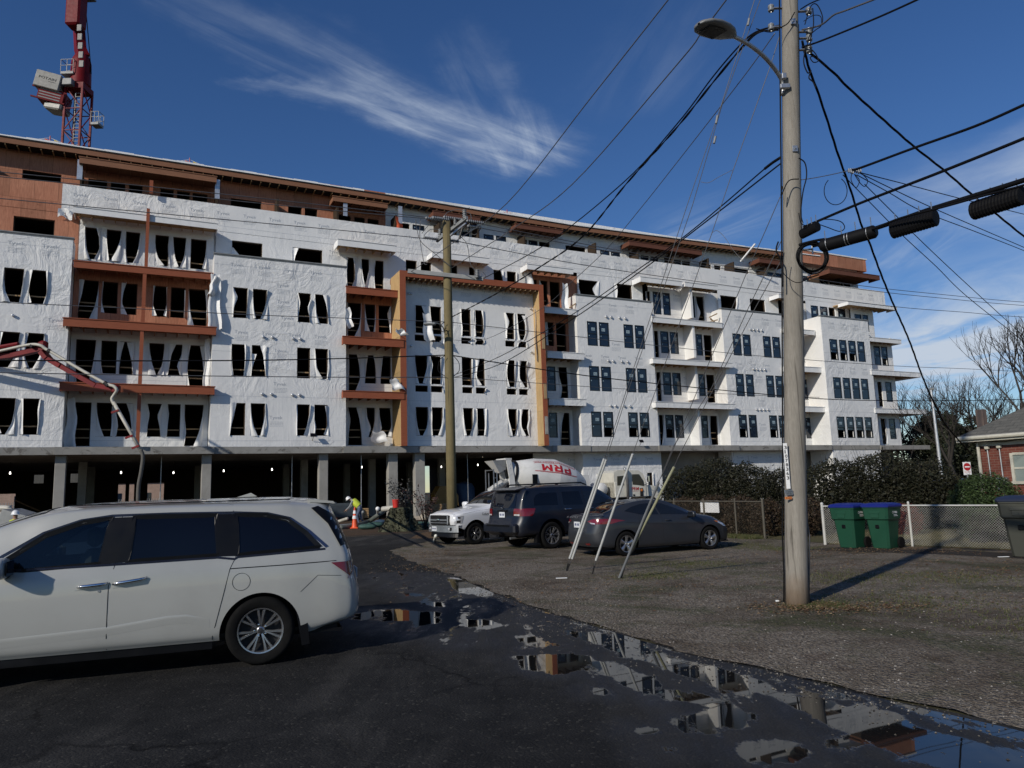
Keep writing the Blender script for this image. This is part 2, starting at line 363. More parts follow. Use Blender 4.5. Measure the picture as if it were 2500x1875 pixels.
# ================================================================ THE BUILDING
bld = empty('apartment_building', NV*OFF, FANG, label='long five storey apartment block under construction, wrapped in white sheeting above an open concrete garage', cat='building')
def bt(mb, name, mats, parent=None, **k): return mb.build(name, mats, parent or bld, **k)
def cv(u, z, sm, s):
    k = ks(s)/ks(sm); return u*k, CAMH+(z-CAMH)*k
LV = {1: (7.45, 5.46), 2: (11.1, 9.12), 3: (14.7, 12.76)}
openings = []   # (u0,u1,z0,z1,s,kind,rand)  real coords
def wall(name, s, sm, u0, u1, z0, z1, holes, m=None, th=.22, prints=True, sides=None, seed=0, cap=None, **k):
    """front sheet with rectangular holes and reveals; all numbers measured at plane sm, built at plane s"""
    a = MB(); C = lambda u, z: cv(u, z, sm, s)
    U0, Z0 = C(u0, z0); U1, Z1 = C(u1, z1)
    H = []
    for h in holes:
        x0, y0 = C(h[0], h[2]); x1, y1 = C(h[1], h[3]); H.append((x0, x1, max(y0, Z0), min(y1, Z1)))
    us = sorted(set([U0, U1]+[h[0] for h in H]+[h[1] for h in H])); 
    zs = sorted(set([Z0, Z1]+[h[2] for h in H]+[h[3] for h in H]))
    us = [u for u in us if U0-1e-6 <= u <= U1+1e-6]
    for i in range(len(us)-1):
        for j in range(len(zs)-1):
            cu, cz = (us[i]+us[i+1])/2, (zs[j]+zs[j+1])/2
            if any(h[0] < cu < h[1] and h[2] < cz < h[3] for h in H): continue
            a.quad((us[i], s, zs[j]), (us[i+1], s, zs[j]), (us[i+1], s, zs[j+1]), (us[i], s, zs[j+1]))
    for h in H:
        x0, x1, y0, y1 = h
        a.quad((x0, s, y0), (x0, s, y1), (x0, s+th, y1), (x0, s+th, y0)); a.quad((x1, s, y0), (x1, s+th, y0), (x1, s+th, y1), (x1, s, y1))
        a.quad((x0, s, y0), (x0, s+th, y0), (x1, s+th, y0), (x1, s, y0)); a.quad((x0, s, y1), (x1, s, y1), (x1, s+th, y1), (x0, s+th, y1))
    if sides:   # returns back to plane `sides`
        a.quad((U0, s, Z0), (U0, s, Z1), (U0, sides, Z1), (U0, sides, Z0)); a.quad((U1, s, Z0), (U1, sides, Z0), (U1, sides, Z1), (U1, s, Z1))
        a.quad((U0, s, Z1), (U1, s, Z1), (U1, sides, Z1), (U0, sides, Z1))
    if prints:
        zz = Z0+.35
        while zz < Z1-.3:
            segs_ = sorted([(max(h[0], U0), min(h[1], U1)) for h in H if h[2]-.02 < zz < h[3]+.02]); xx = U0
            for h0, h1 in segs_+[(U1, U1)]:
                if h0-xx > .2: a.quad((xx+.02, s-.004, zz), (h0-.02, s-.004, zz+.01), (h0-.02, s-.004, zz+.022), (xx+.02, s-.004, zz+.014), 1)
                xx = max(xx, h1)
            zz += 2.74
        rr = random.Random(seed+int(u0*10)); row = 0; zz = Z1-.75
        while zz > Z0+.25:
            uu = U0 - rr.random()*1.2 + (.8 if row % 2 else 0)
            while uu < U1-1.0:
                bad = uu < U0+.12 or any(h[0]-.08 < uu+.9 and h[1]+.08 > uu and h[2]-.6 < zz+.28 and h[3]+.08 > zz-.42 for h in H) 
                if not bad and rr.random() < .93:
                    tl = rr.uniform(-.03, .03)
                    put_text(a, 'Tyvek', (uu, s-.006, zz), (.80, 0, tl), (0, 0, .26), 1)
                    for q in range(4):
                        zq = zz-.13-q*.085; x = uu+.02
                        while x < uu+.82-.1*(q == 3):
                            d_ = rr.uniform(.06, .2); e_ = min(x+d_, uu+.84); a.quad((x, s-.006, zq), (e_, s-.006, zq), (e_, s-.006, zq+.02), (x, s-.006, zq+.02), 1); x = e_+.03
                uu += 1.62
            zz -= 1.06; row += 1
    o = bt(a, name, [m or M_WRAP, M_PRINT], **k)
    if cap:
        c = MB(); c.box(U0-.06, U1+.06, s-.07, s+.25, Z1+.002, Z1+.07); c.box(U0-.03, U1+.03, s-.035, s+.1, Z1-.06, Z1-.002); bt(c, 'parapet_cap', cap)
    return o, H
def flap(parent, x, z0, z1, dr, s, wmax, rr, m=None, md=None):
    """torn wrap hanging at a jamb: grows out from x in direction dr"""
    n = 10; mode = md if md is not None else rr.choice((0, 0, 1, 3, 6, 2, 5))
    keys = {0: [.02, .15, .4, .95], 1: [.55, .22, .12, .7], 2: [.1, .65, .3, .15], 3: [.95, .5, .2, .02], 4: [.3, .12, .1, .55], 5: [.12, .2, .85, .3], 6: [.35, .38, .3, .42]}[mode]
    keys = [max(.02, k*rr.uniform(.75, 1.25)) for k in keys]; ph = rr.uniform(0, 6); a = MB(); amp = rr.uniform(.02, .08); ztop = z1 if rr.random() < .9 else z1-(z1-z0)*rr.uniform(.05, .3); sk = rr.uniform(-.04, .08)
    z1 = ztop
    def fn(i, j):
        t = 1-j; f = t*3; k_ = min(2, int(f)); q_ = f-k_; w_ = (keys[k_]*(1-q_)+keys[k_+1]*q_)*wmax
        return (x+dr*w_*i, s-.02-amp*i*(1+math.sin(ph+j*5))-.06*math.sin(i*4+j*3+ph), z0+(z1-z0)*j+sk*i*math.sin(j*3+ph))
    a.grid(fn, 4, n)
    o = a.build('wrap_flap', m or M_WRAP, parent, smooth=True); return o
def opening(x0, x1, z0, z1, s, rr, rail=True, flaps=2, prob=.9, wm=None, name='window_opening'):
    """an unglazed opening: timber lining coloured dark for the shade indoors, temporary rails and torn flaps"""
    a = MB(); t = .05
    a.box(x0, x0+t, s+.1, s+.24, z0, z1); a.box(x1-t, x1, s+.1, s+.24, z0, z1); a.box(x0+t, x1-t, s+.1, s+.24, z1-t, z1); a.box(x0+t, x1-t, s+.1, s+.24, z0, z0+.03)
    o = bt(a, name, M_SHADEW)
    if rail:
        r_ = MB(); zr = z0+(.42 if z1-z0 < 2.3 else 1.0)+rr.uniform(-.04, .04); r_.box(x0, x1, s+.26, s+.30, zr, zr+.075)
        if z1-z0 > 2.3: r_.box(x0, x1, s+.26, s+.30, zr-.5, zr-.425)
        bt(r_, 'guard_rail', M_RAFT, o)
    w_ = wm or (x1-x0)
    md = rr.choice((0, 0, 1, 1, 3, 6, 4)) if rr.random() < .4 else None; big = rr.choice((0, 1))
    if flaps and rr.random() < prob: flap(o, x0-.02, z0+.01, z1-.02, 1, s, w_*(rr.uniform(.38, .62) if big else rr.uniform(.12, .4)), rr, md=md)
    if flaps and rr.random() < prob: flap(o, x1+.02, z0+.01, z1-.02, -1, s, w_*(rr.uniform(.12, .4) if big else rr.uniform(.38, .62)), rr, md=md)
    return o
def glazed(x0, x1, z0, z1, s, rr, sash=True, sticker=True, opened=False):
    """black double-hung window, slightly recessed"""
    a = MB(); f = .065; zm = z0+(z1-z0)*.5; e = .012
    a.box(x0, x0+f, s-e, s+.09, z0, z1); a.box(x1-f, x1, s-e, s+.09, z0, z1); a.box(x0+f, x1-f, s-e, s+.09, z1-f, z1); a.box(x0+f, x1-f, s-e, s+.09, z0, z0+f)
    if sash: a.box(x0+f, x1-f, s, s+.08, zm-.035, zm+.035)
    o = bt(a, 'window', M_FRAME)
    g = MB()
    if opened:
        g.quad((x0+f, s+.035, zm), (x1-f, s+.035, zm), (x1-f, s+.035, z1-f), (x0+f, s+.035, z1-f)); g.quad((x0+f, s+.06, zm-.25), (x1-f, s+.06, zm-.25), (x1-f, s+.06, zm), (x0+f, s+.06, zm))
    else: g.quad((x0+f, s+.035, z0+f), (x1-f, s+.035, z0+f), (x1-f, s+.035, z1-f), (x0+f, s+.035, z1-f))
    if sticker and z1-z0 > 1:
        g.quad((x0+.15, s+.03, z1-.24), (x0+.23, s+.03, z1-.24), (x0+.23, s+.03, z1-.15), (x0+.15, s+.03, z1-.15), 1)
        if sash: g.quad((x0+.15, s+.03, zm-.2), (x0+.22, s+.03, zm-.2), (x0+.22, s+.03, zm-.12), (x0+.15, s+.03, zm-.12), 1)
    bt(g, 'pane', [M_GLASS, M_STICK], o)
    if sticker and z1-z0 > 1:
        q = MB(); cx = (x0+x1)/2+rr.uniform(-.05, .12); cz = zm+(z1-zm)*.38
        q.quad((cx-.15, s+.03, cz-.12), (cx+.17, s+.03, cz-.12), (cx+.17, s+.03, cz+.12), (cx-.15, s+.03, cz+.12)); put_text(q, 'R', (cx-.1, s+.026, cz-.08), (.1, 0, 0), (0, 0, .15), 1)
        for i in range(3): q.quad((cx+.03, s+.026, cz-.06+i*.05), (cx+.13, s+.026, cz-.06+i*.05), (cx+.13, s+.026, cz-.045+i*.05), (cx+.03, s+.026, cz-.045+i*.05), 1)
        bt(q, 'sticker', [M_STICK, M_FRAME], o)
    return o
RB = random.Random(11)
def holes3(cols, lv=LV): return [(a, b, lv[l][1], lv[l][0]) for l in lv for a, b in cols]
# ---- block A and B (plane 0)
def torn_block(s, sm, u0, u1, z1, cols, lv, extra=None, **k):
    hs = holes3(cols, lv); o, H = wall('block_wall', s, sm, u0, u1, 4.78, z1, hs, sides=s+1.45, **k)
    for h in H: opening(h[0], h[1], h[2], h[3], s, RB)
    return H
torn_block(0, 0, -14.0, -4.42, 16.72, [(-12.2, -11.3), (-11.1, -10.2), (-7.6, -6.68), (-6.42, -5.54)], LV, cap=M_GREYP, seed=1)
torn_block(0, 0, 3.13, 11.29, 16.72, [(4.25, 5.12), (5.43, 6.28), (8.17, 9.0), (9.28, 10.13)], LV, cap=M_GREYP, seed=2)
# ---- block C inside its timber frame
LVC = {1: (7.45, 5.5), 2: (11.02, 8.49), 3: (14.55, 12.02)}
colsC = [(16.03, 16.93), (17.15, 18.0), (19.47, 20.25), (20.5, 21.25), (22.92, 23.7), (23.92, 24.66)]
hs = holes3(colsC, LVC); o, HC = wall('block_wall', .5, 0, 15.42, 25.4, 4.8, 16.6, hs, seed=3)
for h in HC:
    w3 = h[3]-h[2] > 2.1
    if w3:
        opening(h[0], h[1], h[2]+.56, h[3], .5, RB, wm=.95); t_ = opening(h[0], h[1], h[2], h[2]+.44, .5, RB, rail=False, prob=.35, name='window_opening')
        q = MB(); q.box(h[0], h[1], .47, .72, h[2]+.44, h[2]+.56); bt(q, 'transom', M_WRAP, t_)
    else: opening(h[0], h[1], h[2], h[3], .5, RB, wm=.95)
def U(u, s, sm=0): return u*ks(s)/ks(sm)
def Z(z, s, sm=0): return CAMH+(z-CAMH)*ks(s)/ks(sm)
sf = -.5
a = MB(); x0, x1 = U(15.0, sf), U(15.42, sf); zt = Z(16.93, sf); zb = Z(16.5, sf)
a.box(x0, x1, sf, sf+.04, 4.78, zt); bt(a, 'frame_post', M_RED)
a = MB(); a.box(x0, x0+.03, sf+.042, 1.6, 4.78, zt-.02); 
bt(a, 'frame_panel', [M_OSB, M_BLKTXT])
a = MB(); a.box(x1+.002, U(25.84, sf), sf, sf+.04, zb, zt); bt(a, 'frame_fascia', M_RED)
a = MB()
xx = x1+.2
while xx < U(25.7, sf): a.box(xx, xx+.045, sf+.045, .48, zb-.12, zb+.02); xx += .41
bt(a, 'rafter_ends', M_RAFT)
a = MB(); a.box(x0+.04, U(26.2, sf), sf+.045, 1.9, zb+.03, zt-.02); bt(a, 'frame_deck', M_FASCIA)
xr0, xr1 = U(25.86, sf), U(26.24, sf)
a = MB(); a.box(xr0, xr1, sf-.01, sf+.04, 4.78, zt+.01); bt(a, 'frame_post', M_RED)
a = MB(); a.box(xr0, xr0+.03, sf+.042, .52, 4.78, zb-.01); a.box(xr1-.06, xr1, sf+.042, 2.2, 4.78, zt-.05); bt(a, 'frame_panel', M_OSB)
for z_ in (8.2, 11.9, 5.6):
    q = MB(); q.box(xr0+.08, xr0+.32, sf-.05, sf-.012, z_, z_+ (1.1 if z_ > 6 else 1.3)); bt(q, 'brace_board', M_RAFT if z_ > 6 else M_CREAM)
# ---- blocks D, E (plane .9) and F (plane 0)
LVD = {1: (7.39, 5.45), 2: (10.91, 8.98), 3: (14.42, 12.51)}
colsD = [(29.97, 30.87), (31.05, 31.95), (33.36, 34.26), (34.44, 35.34)]
colsE = [(44.62, 45.53), (45.75, 46.63), (48.1, 49.0), (49.2, 50.1)]
colsF = [(56.38, 57.4), (57.66, 58.62), (58.87, 59.87), (60.1, 61.08)]
LVF = {1: (7.41, 5.45), 2: (11.07, 9.1), 3: (14.67, 12.7)}
for s_, cols, lv, ua, ub, zt_, sd_ in ((.9, colsD, LVD, 29.07, 36.2, 16.45, 4), (.9, colsE, LVD, 43.6, 50.75, 16.52, 5), (0, colsF, LVF, 55.5, 61.9, 16.8, 6)):
    o, H = wall('block_wall', s_, 0, ua, ub, 4.76, zt_, holes3(cols, lv), sides=2.6, seed=sd_, cap=M_GREYP)
    for i, h in enumerate(H): glazed(h[0], h[1], h[2], h[3], s_, RB, opened=(i < 4 and RB.random() < .85) or (ua > 55 and i in (8, 9, 10)))
    for lo in (lv[1][0], lv[2][0], lv[3][0]):
        if ua > 55: continue
        for uu in ((31.75, 32.2, 33.0, 33.55) if ua < 40 else (46.7, 47.1, 47.55, 48.0)):
            q = MB(); M_ = Matrix.Translation((U(uu, s_), s_-.06, Z(lo+.47, s_))) @ Matrix.Rotation(PI/2, 4, 'X')
            q.lathe([(.07, -.06), (.095, -.02), (.095, .06), (.06, .07)], 10, 0, M_); bt(q, 'vent_pipe', M_VENT, smooth=True)
for uu in (6.08, 6.64, 7.9, 8.34):
    for zz in (11.65, 8.03):
        q = MB(); M_ = Matrix.Translation((uu, -.06, zz)) @ Matrix.Rotation(PI/2, 4, 'X'); q.lathe([(.07, -.06), (.09, -.02), (.09, .06), (.05, .07)], 10, 0, M_); bt(q, 'vent_pipe', M_VENT, smooth=True)
for uu, zz in ((-7.05, 12.0), (15.62, 15.3), (15.8, 15.3), (15.75, 11.62), (25.0, 11.7), (25.05, 15.0)):
    q = MB(); s_ = 0 if uu < 0 else .5; M_ = Matrix.Translation((U(uu, s_), s_-.06, Z(zz, s_))) @ Matrix.Rotation(PI/2, 4, 'X'); q.lathe([(.06, -.06), (.08, -.02), (.08, .06), (.05, .07)], 10, 0, M_); bt(q, 'vent_pipe', M_VENT, smooth=True)
# ---- recesses with balconies
def recess(s, sm, u0, u1, z0, z1, wins, m=None, sash=True):
    """wins: (u0,u1,z0,z1,kind) kind o=open g=glazed d=open door"""
    o, H = wall('recess_wall', s, sm, u0, u1, z0, z1, [w_[:4] for w_ in wins], m=m, prints=(m is None), seed=int(u0*7+z0))
    for h, w_ in zip(H, wins):
        if w_[4] == 'g': glazed(*h, s, RB)
        elif w_[4] == 'G': glazed(*h, s, RB, opened=True)
        else: opening(*h, s, RB, prob=.85 if (u0 < 16 and m is None) else (.35 if m is None or u0 > 16 else .55), wm=.9)
s1 = 1.45
TOP1 = {1: (7.3, 5.37, 4.83), 2: (10.89, 8.97, 8.42), 3: (14.38, 12.5, 12.08)}
R1 = {1: [(-4.0, -3.09, 'd'), (-2.84, -1.98, 'o'), (-1.85, -1.0, 'o'), (-.25, .5, 'o'), (.8, 1.5, 'o'), (1.72, 2.75, 'd')],
      2: [(-4.0, -3.02, 'd'), (-2.75, -1.95, 'o'), (-1.8, -1.1, 'o'), (-.29, .51, 'o'), (.75, 1.5, 'o'), (1.78, 2.76, 'd')],
      3: [(-4.0, -3.03, 'd'), (-2.84, -2.04, 'o'), (-1.84, -1.03, 'o'), (-.2, .55, 'o'), (.76, 1.55, 'o'), (1.74, 2.8, 'd')]}
zlv = {1: (4.8, 8.3), 2: (8.3, 11.95), 3: (11.95, 15.4)}
for l in (1, 2, 3):
    t_, b_, d_ = TOP1[l]
    recess(s1, 0, -4.26, 3.02, zlv[l][0], zlv[l][1], [(a_, c_, d_ if k_ == 'd' else b_, t_, k_) for a_, c_, k_ in R1[l]], m=M_PLY if l == 3 else None)
recess(2.0, 0, -4.18, 3.2, 15.2, 18.3, [(a_, c_, 15.62, 17.53, 'o') for a_, c_ in ((-3.84, -3.05), (-2.75, -2.0), (-1.75, -1.0), (-.19, .55), (.78, 1.5), (1.77, 2.65))])
R2 = {1: [(11.74, 12.7, 'd'), (12.94, 13.6, 'o'), (13.9, 14.76, 'o')], 2: [(11.73, 12.6, 'd'), (12.91, 13.69, 'o'), (14.0, 14.75, 'o')], 3: [(11.69, 12.65, 'd'), (12.92, 13.65, 'o'), (13.9, 14.75, 'o')]}
TOP2 = {1: (7.5, 5.5, 4.95), 2: (11.12, 9.15, 8.6), 3: (14.7, 12.75, 12.3)}
zl2 = {1: (4.88, 8.55), 2: (8.55, 12.25), 3: (12.25, 15.8)}
for l in (1, 2, 3):
    t_, b_, d_ = TOP2[l]
    recess(s1, 1.4, 11.63, 15.05, zl2[l][0], zl2[l][1], [(a_, c_, d_ if k_ == 'd' else b_, t_, k_) for a_, c_, k_ in R2[l]], m=M_PLY if l == 3 else None)
recess(2.0, 2, 11.75, 15.3, 15.7, 18.9, [(11.8, 12.42, 15.9, 18.1, 'o'), (12.85, 13.41, 15.9, 18.1, 'o'), (13.75, 14.45, 15.9, 18.1, 'o')])
TOP3 = {1: (7.41, 5.5, 4.92), 2: (10.97, 9.08, 8.55), 3: (14.46, 12.59, 12.2)}
zl3 = {1: (4.85, 8.5), 2: (8.5, 12.15), 3: (12.15, 15.65)}
for l in (1, 2, 3):
    t_, b_, d_ = TOP3[l]
    recess(2.2, 1.4, 26.3, 30.1, zl3[l][0], zl3[l][1], [(27.07, 27.8, b_, t_, 'g' if l < 3 else 'o'), (28.02, 28.9, d_, t_, 'd')], m=M_PLY if l == 3 else None)
    recess(2.2, 1.4, 37.25, 45.0, zl3[l][0], zl3[l][1], [(37.4, 37.82, d_, t_, 'd'), (38.03, 38.87, b_, t_, 'G' if l == 1 else 'g'), (39.02, 39.87, b_, t_, 'g'), (41.8, 42.48, b_, t_, 'g'), (42.66, 43.55, d_, t_, 'd')])
    recess(2.2, 1.4, 52.3, 57.3, zl3[l][0], zl3[l][1], [(52.6, 53.4, b_, t_, 'g'), (53.93, 54.75, b_, t_, 'g')])
recess(2.2, 1.4, 25.8, 30.1, 15.7, 18.4, [(25.9, 26.48, 15.8, 17.75, 'o'), (26.67, 27.41, 15.75, 17.75, 'o'), (27.61, 28.51, 15.6, 17.75, 'd')], m=M_PLY)
recess(2.2, 1.4, 37.0, 44.9, 15.65, 18.3, [(36.9, 37.24, 15.95, 17.82, 'o'), (37.49, 38.28, 15.9, 17.82, 'g'), (38.51, 39.27, 15.9, 17.82, 'g'), (41.18, 41.91, 15.9, 17.82, 'g'), (42.05, 42.95, 15.6, 17.85, 'd')])
recess(2.2, 1.4, 52.3, 57.3, 15.65, 18.3, [(52.6, 53.4, 16, 17.85, 'g')])
# right wing
s_r = 1.1
recess(s_r, 0, 61.95, 65.0, 4.72, 15.2, [(62.32, 62.98, 4.85, 7.31, 'd'), (63.46, 64.32, 5.36, 7.31, 'g'), (62.38, 63.0, 8.45, 10.86, 'd'), (63.48, 64.36, 8.95, 10.87, 'g'), (62.34, 63.24, 12.47, 14.36, 'g'), (63.41, 64.28, 12.47, 14.37, 'G')])
recess(s_r+.3, 0, 59.6, 62.7, 15.2, 18.3, [(60.13, 61.06, 15.7, 17.34, 'g'), (61.21, 61.99, 15.7, 17.35, 'g')])
a = MB(); a.box(U(62.7, 1.4), U(62.7, 1.4)+.1, 1.43, 14, Z(15.3, 1.4), Z(17.4, 1.4)+1); a.box(U(65.0, s_r)-.1, U(65.0, s_r), s_r+.003, 16, 4.78, 15.6); bt(a, 'end_wall', M_WRAP)
# interior (timber floors and back wall, indoor shade put into their colour)
a = MB()
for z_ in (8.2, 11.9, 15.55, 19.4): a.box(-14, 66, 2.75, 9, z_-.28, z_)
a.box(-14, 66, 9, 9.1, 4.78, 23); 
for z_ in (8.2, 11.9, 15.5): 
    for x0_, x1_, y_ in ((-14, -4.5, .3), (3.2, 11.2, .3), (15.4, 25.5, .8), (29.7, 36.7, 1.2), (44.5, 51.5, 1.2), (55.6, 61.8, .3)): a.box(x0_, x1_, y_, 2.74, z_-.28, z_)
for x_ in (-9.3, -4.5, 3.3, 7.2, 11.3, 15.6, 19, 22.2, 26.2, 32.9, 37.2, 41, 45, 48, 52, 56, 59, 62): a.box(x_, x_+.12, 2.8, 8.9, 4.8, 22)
bt(a, 'interior_structure', M_SHADEW)
# ---- balconies
def balcony(u0, u1, zt, zb, sf_, wide, sb, m, sm=0, ribs=True, rl=None, name='balcony'):
    a = MB(); x0, x1 = U(u0, sf_, sm), U(u1, sf_, sm); t, b = Z(zt, sf_, sm), Z(zb, sf_, sm)
    a.box(x0, x1, sf_, sf_+.05, b, t); a.box(x0, x0+.05, sf_+.052, sf_+wide, b, t); a.box(x1-.05, x1, sf_+.052, sf_+wide, b, t)
    a.box(x0-.04, x1+.04, sf_-.04, sf_+.052+wide*.0+.1, t+.002, t+.05)
    o = bt(a, name, m)
    d = MB(); xa, xb = (x0+.06, x1-.06) if rl is None else rl
    d.box(xa, xb, sf_+.055, sb, t-.12, t-.01); 
    if ribs:
        x = x0+.25
        while x < x1-.2: d.box(x, x+.045, sf_+.055, sb, b+.08, t-.125); x += .62
    bt(d, 'deck', [M_FASCIA if m in (M_RED, M_FASCIA, M_CANOPY) else M_RAFT], o)
    return o
balcony(-4.33, 3.06, 15.43, 15.05, -.05, .1, 1.98, M_RED)
for zt_, zb_ in ((12.05, 11.6), (8.38, 7.92)): balcony(-4.69, 3.34, zt_, zb_, -.45, .4, 1.44, M_RED)
balcony(11.3, 14.84, 15.4, 14.95, -.05, .1, 1.98, M_RED)
for zt_, zb_ in ((12.0, 11.5), (8.38, 7.94)): balcony(11.1, 15.25, zt_, zb_, -.55, .4, 1.44, M_RED)
balcony(26.3, 29.12, 15.22, 14.8, .85, .1, 2.18, M_WRAP)
for zt_, zb_ in ((11.83, 11.36), (8.29, 7.8)): balcony(26.38, 29.59, zt_, zb_, .45, .5, 2.18, M_WRAP)
balcony(36.19, 43.58, 15.22, 14.8, .85, .1, 2.18, M_WRAP)
for zt_, zb_ in ((11.8, 11.41), (8.25, 7.83)): balcony(36.07, 44.4, zt_, zb_, .45, .5, 2.18, M_WRAP)
balcony(50.72, 54.6, 15.3, 14.9, .6, .3, 2.18, M_WRAP)
for zt_, zb_ in ((11.86, 11.41), (8.22, 7.77)): balcony(50.72, 55.4, zt_, zb_, .4, .5, 2.18, M_WRAP)
balcony(61.9, 66.5, 15.17, 14.78, .0, 6, 8, M_WRAP)
for zt_, zb_, ue in ((11.96, 11.52, 68.9), (8.24, 7.83, 69.2)): balcony(61.72, ue, zt_, zb_, -.1, 7, 9, M_WRAP)
# canopies under the parapet band and under the roof
for u0, u1, zt_, zb_, sm_, sf_ in ((-4.5, 3.27, 18.66, 18.3, 0, .6), (10.85, 14.93, 18.79, 18.36, .5, .6), (17.75, 22.28, 18.87, 18.45, 1, .9), (25.2, 29.25, 18.62, 18.22, .5, .7), (35.65, 39.95, 18.68, 18.27, .5, .7),
                                 (40.25, 43.85, 18.66, 18.3, .5, .7), (51.0, 54.3, 18.6, 18.25, .5, .7), (59.45, 66.4, 18.52, 18.2, 0, .1)):
    balcony(u0, u1, zt_, zb_, sf_, 1.2, 1.95, M_WHITE if u0 != 59.45 else M_WRAP, sm_, name='canopy')
for u0, u1, zt_, zb_, sm_, sf_ in ((-4.43, 3.2, 22.13, 21.77, 1, 2.3), (10.95, 14.92, 22.6, 22.27, 2.5, 2.5), (17.9, 21.62, 21.97, 21.62, 1, 2.4), (25.35, 29.65, 22.52, 22.18, 2.5, 2.5),
                                 (36.2, 44.1, 22.45, 22.08, 2.5, 2.5), (51.0, 54.6, 22.6, 22.2, 2.5, 2.5), (57.3, 64.3, 21.5, 21.1, 0, 1.2)):
    balcony(u0, u1, zt_, zb_, sf_, 1.3, 3.95, (M_FASCIA if u0 < 11 else (M_RED if u0 < 12 else M_CANOPY)), sm_, name='canopy')
# posts between balcony levels
def post(u0, u1, z0, z1, s, m, d=.14, name='balcony_post'):
    a = MB(); a.box(U(u0, s), U(u1, s), s, s+d, Z(z0, s), Z(z1, s)); bt(a, name, m)
post(-.8, -.6, 4.86, 7.9, -.4, M_RED); post(-.8, -.6, 8.42, 11.58, -.4, M_RED); post(-.78, -.58, 12.08, 15.04, -.03, M_RED); post(-.72, -.54, 15.48, 19.1, .45, M_RED); post(-.62, -.42, 20.1, 20.9, 1.6, M_RED)
# party walls in the double balcony, and white return walls
for z0_, z1_ in ((4.85, 8.2), (8.75, 11.75), (12.3, 15.2), (15.75, 18.9)):
    a = MB(); sA = 1.0; x_ = U(40.4, 1.0); a.box(x_-.1, x_+.12, sA, 2.19, z0_, z1_); bt(a, 'party_wall', M_WRAP)
# ---- fourth storey wall and parapet band (plane 2)
W4 = [(-7.64, -5.59, 'o'), (4.3, 6.2, 'o'), (8.14, 10.14, 'o'), (16.1, 16.94, 'o'), (17.23, 18.05, 'o'), (19.6, 20.1, 'o'), (21.04, 21.5, 'o'), (23.07, 23.87, 'o'), (24.2, 25.0, 'o'),
      (30.56, 32.49, 'o'), (33.96, 35.86, 'o'), (45.4, 47.35, 'o'), (48.91, 50.79, 'o'), (56.64, 57.61, 'g'), (57.88, 58.89, 'g'), (59.08, 60.0, 'o'), (60.35, 61.37, 'g')]
segs = [(-14, -5.3, M_PLY), (3.2, 11.75, None), (15.3, 26.15, None), (30.5, 36.9, None), (45.1, 52.4, None), (56.0, 61.9, None)]
for ua, ub, m_ in segs:
    ws = [(a_, b_, 16.3, 18.38, k_) for a_, b_, k_ in W4 if ua < a_ < ub]
    if ua == -14: ua, ub = -14, -4.3
    o, H = wall('storey_wall', 2.0, 2, ua, ub, 15.6, 18.95, [w_[:4] for w_ in ws], m=m_, prints=m_ is None, seed=21)
    for h, w_ in zip(H, ws):
        if w_[4] == 'g': glazed(*h, 2.0, RB)
        else: opening(*h, 2.0, RB, rail=False, prob=.35)
wall('parapet_band', 1.98, 2, -5.3, 67.45, 18.9, 20.72, [], sides=2.3, seed=33)
wall('parapet_band', 1.98, 2, -14, -5.3, 18.9, 20.72, [], m=M_PLY, prints=False)
q = MB(); q.grid(lambda i, j: (-5.45+.75*i, 1.9-.12*math.sin(i*7+j*3)-.1*j*0, 18.55+.55*j+.1*math.sin(i*5)), 8, 4); bt(q, 'wrap_flap', M_WRAP, smooth=True)
# ---- top storey (plane 4)
W5 = [(-7.66, -5.61, 'o'), (-4.15, -3.1, 'o'), (-2.9, -2.06, 'o'), (-1.86, -1.07, 'o'), (-.02, .78, 'o'), (.98, 1.77, 'o'), (1.93, 2.86, 'o'), (4.33, 6.34, 'o'), (8.13, 9.09, 'o'), (9.28, 10.18, 'o'),
      (11.58, 12.59, 'o'), (12.84, 13.63, 'o'), (13.83, 14.68, 'o'), (16.17, 17.09, 'o'), (17.31, 18.24, 'g'), (19.18, 19.73, 'o'), (20.47, 20.93, 'o'), (21.16, 21.97, 'g'), (23.22, 24.09, 'g'), (24.29, 25.18, 'g'),
      (26.78, 27.08, 'g'), (27.24, 28.06, 'g'), (28.22, 29.21, 'o'), (30.74, 32.71, 'o'), (34.16, 35.1, 'g'), (35.27, 36.19, 'g'), (37.17, 38.15, 'o'), (38.44, 39.26, 'g'), (39.46, 40.29, 'g'), (42.1, 42.86, 'g'), (43.0, 43.94, 'o'),
      (45.64, 46.43, 'o'), (46.77, 47.6, 'o'), (49.14, 51.06, 'o'), (52.22, 53.08, 'o'), (53.44, 54.39, 'g'), (54.46, 55.28, 'g'), (58.14, 59.19, 'g'), (59.37, 60.31, 'o'), (60.63, 61.66, 'g'), (62.98, 63.88, 'g'), (64.07, 65.0, 'g')]
for ua, ub, m_ in ((-14, 15.2, M_PLY), (15.2, 66.2, None)):
    ws = [w_ for w_ in W5 if ua < w_[0] < ub]; top = 21.95
    o, H = wall('storey_wall', 4.0, 4, ua, ub, 20.0, 24.1, [(w_[0], w_[1], 20.3, (22.05 if w_[0] < 11 or w_[0] > 57 else 21.9) - (.3 if w_[0] > 62 else 0)) for w_ in ws], m=m_, prints=m_ is None, seed=41)
    for h, w_ in zip(H, ws):
        if w_[2] == 'g': glazed(*h, 4.0, RB, sash=False, sticker=True)
        else: opening(*h, 4.0, RB, rail=False, flaps=0)
for u_ in (-4.42, 3.05, 11.1, 14.95): post(u_, u_+.28, 20.3, 21.55, 2.6, M_VENT, d=.05, name='flashing_strip')
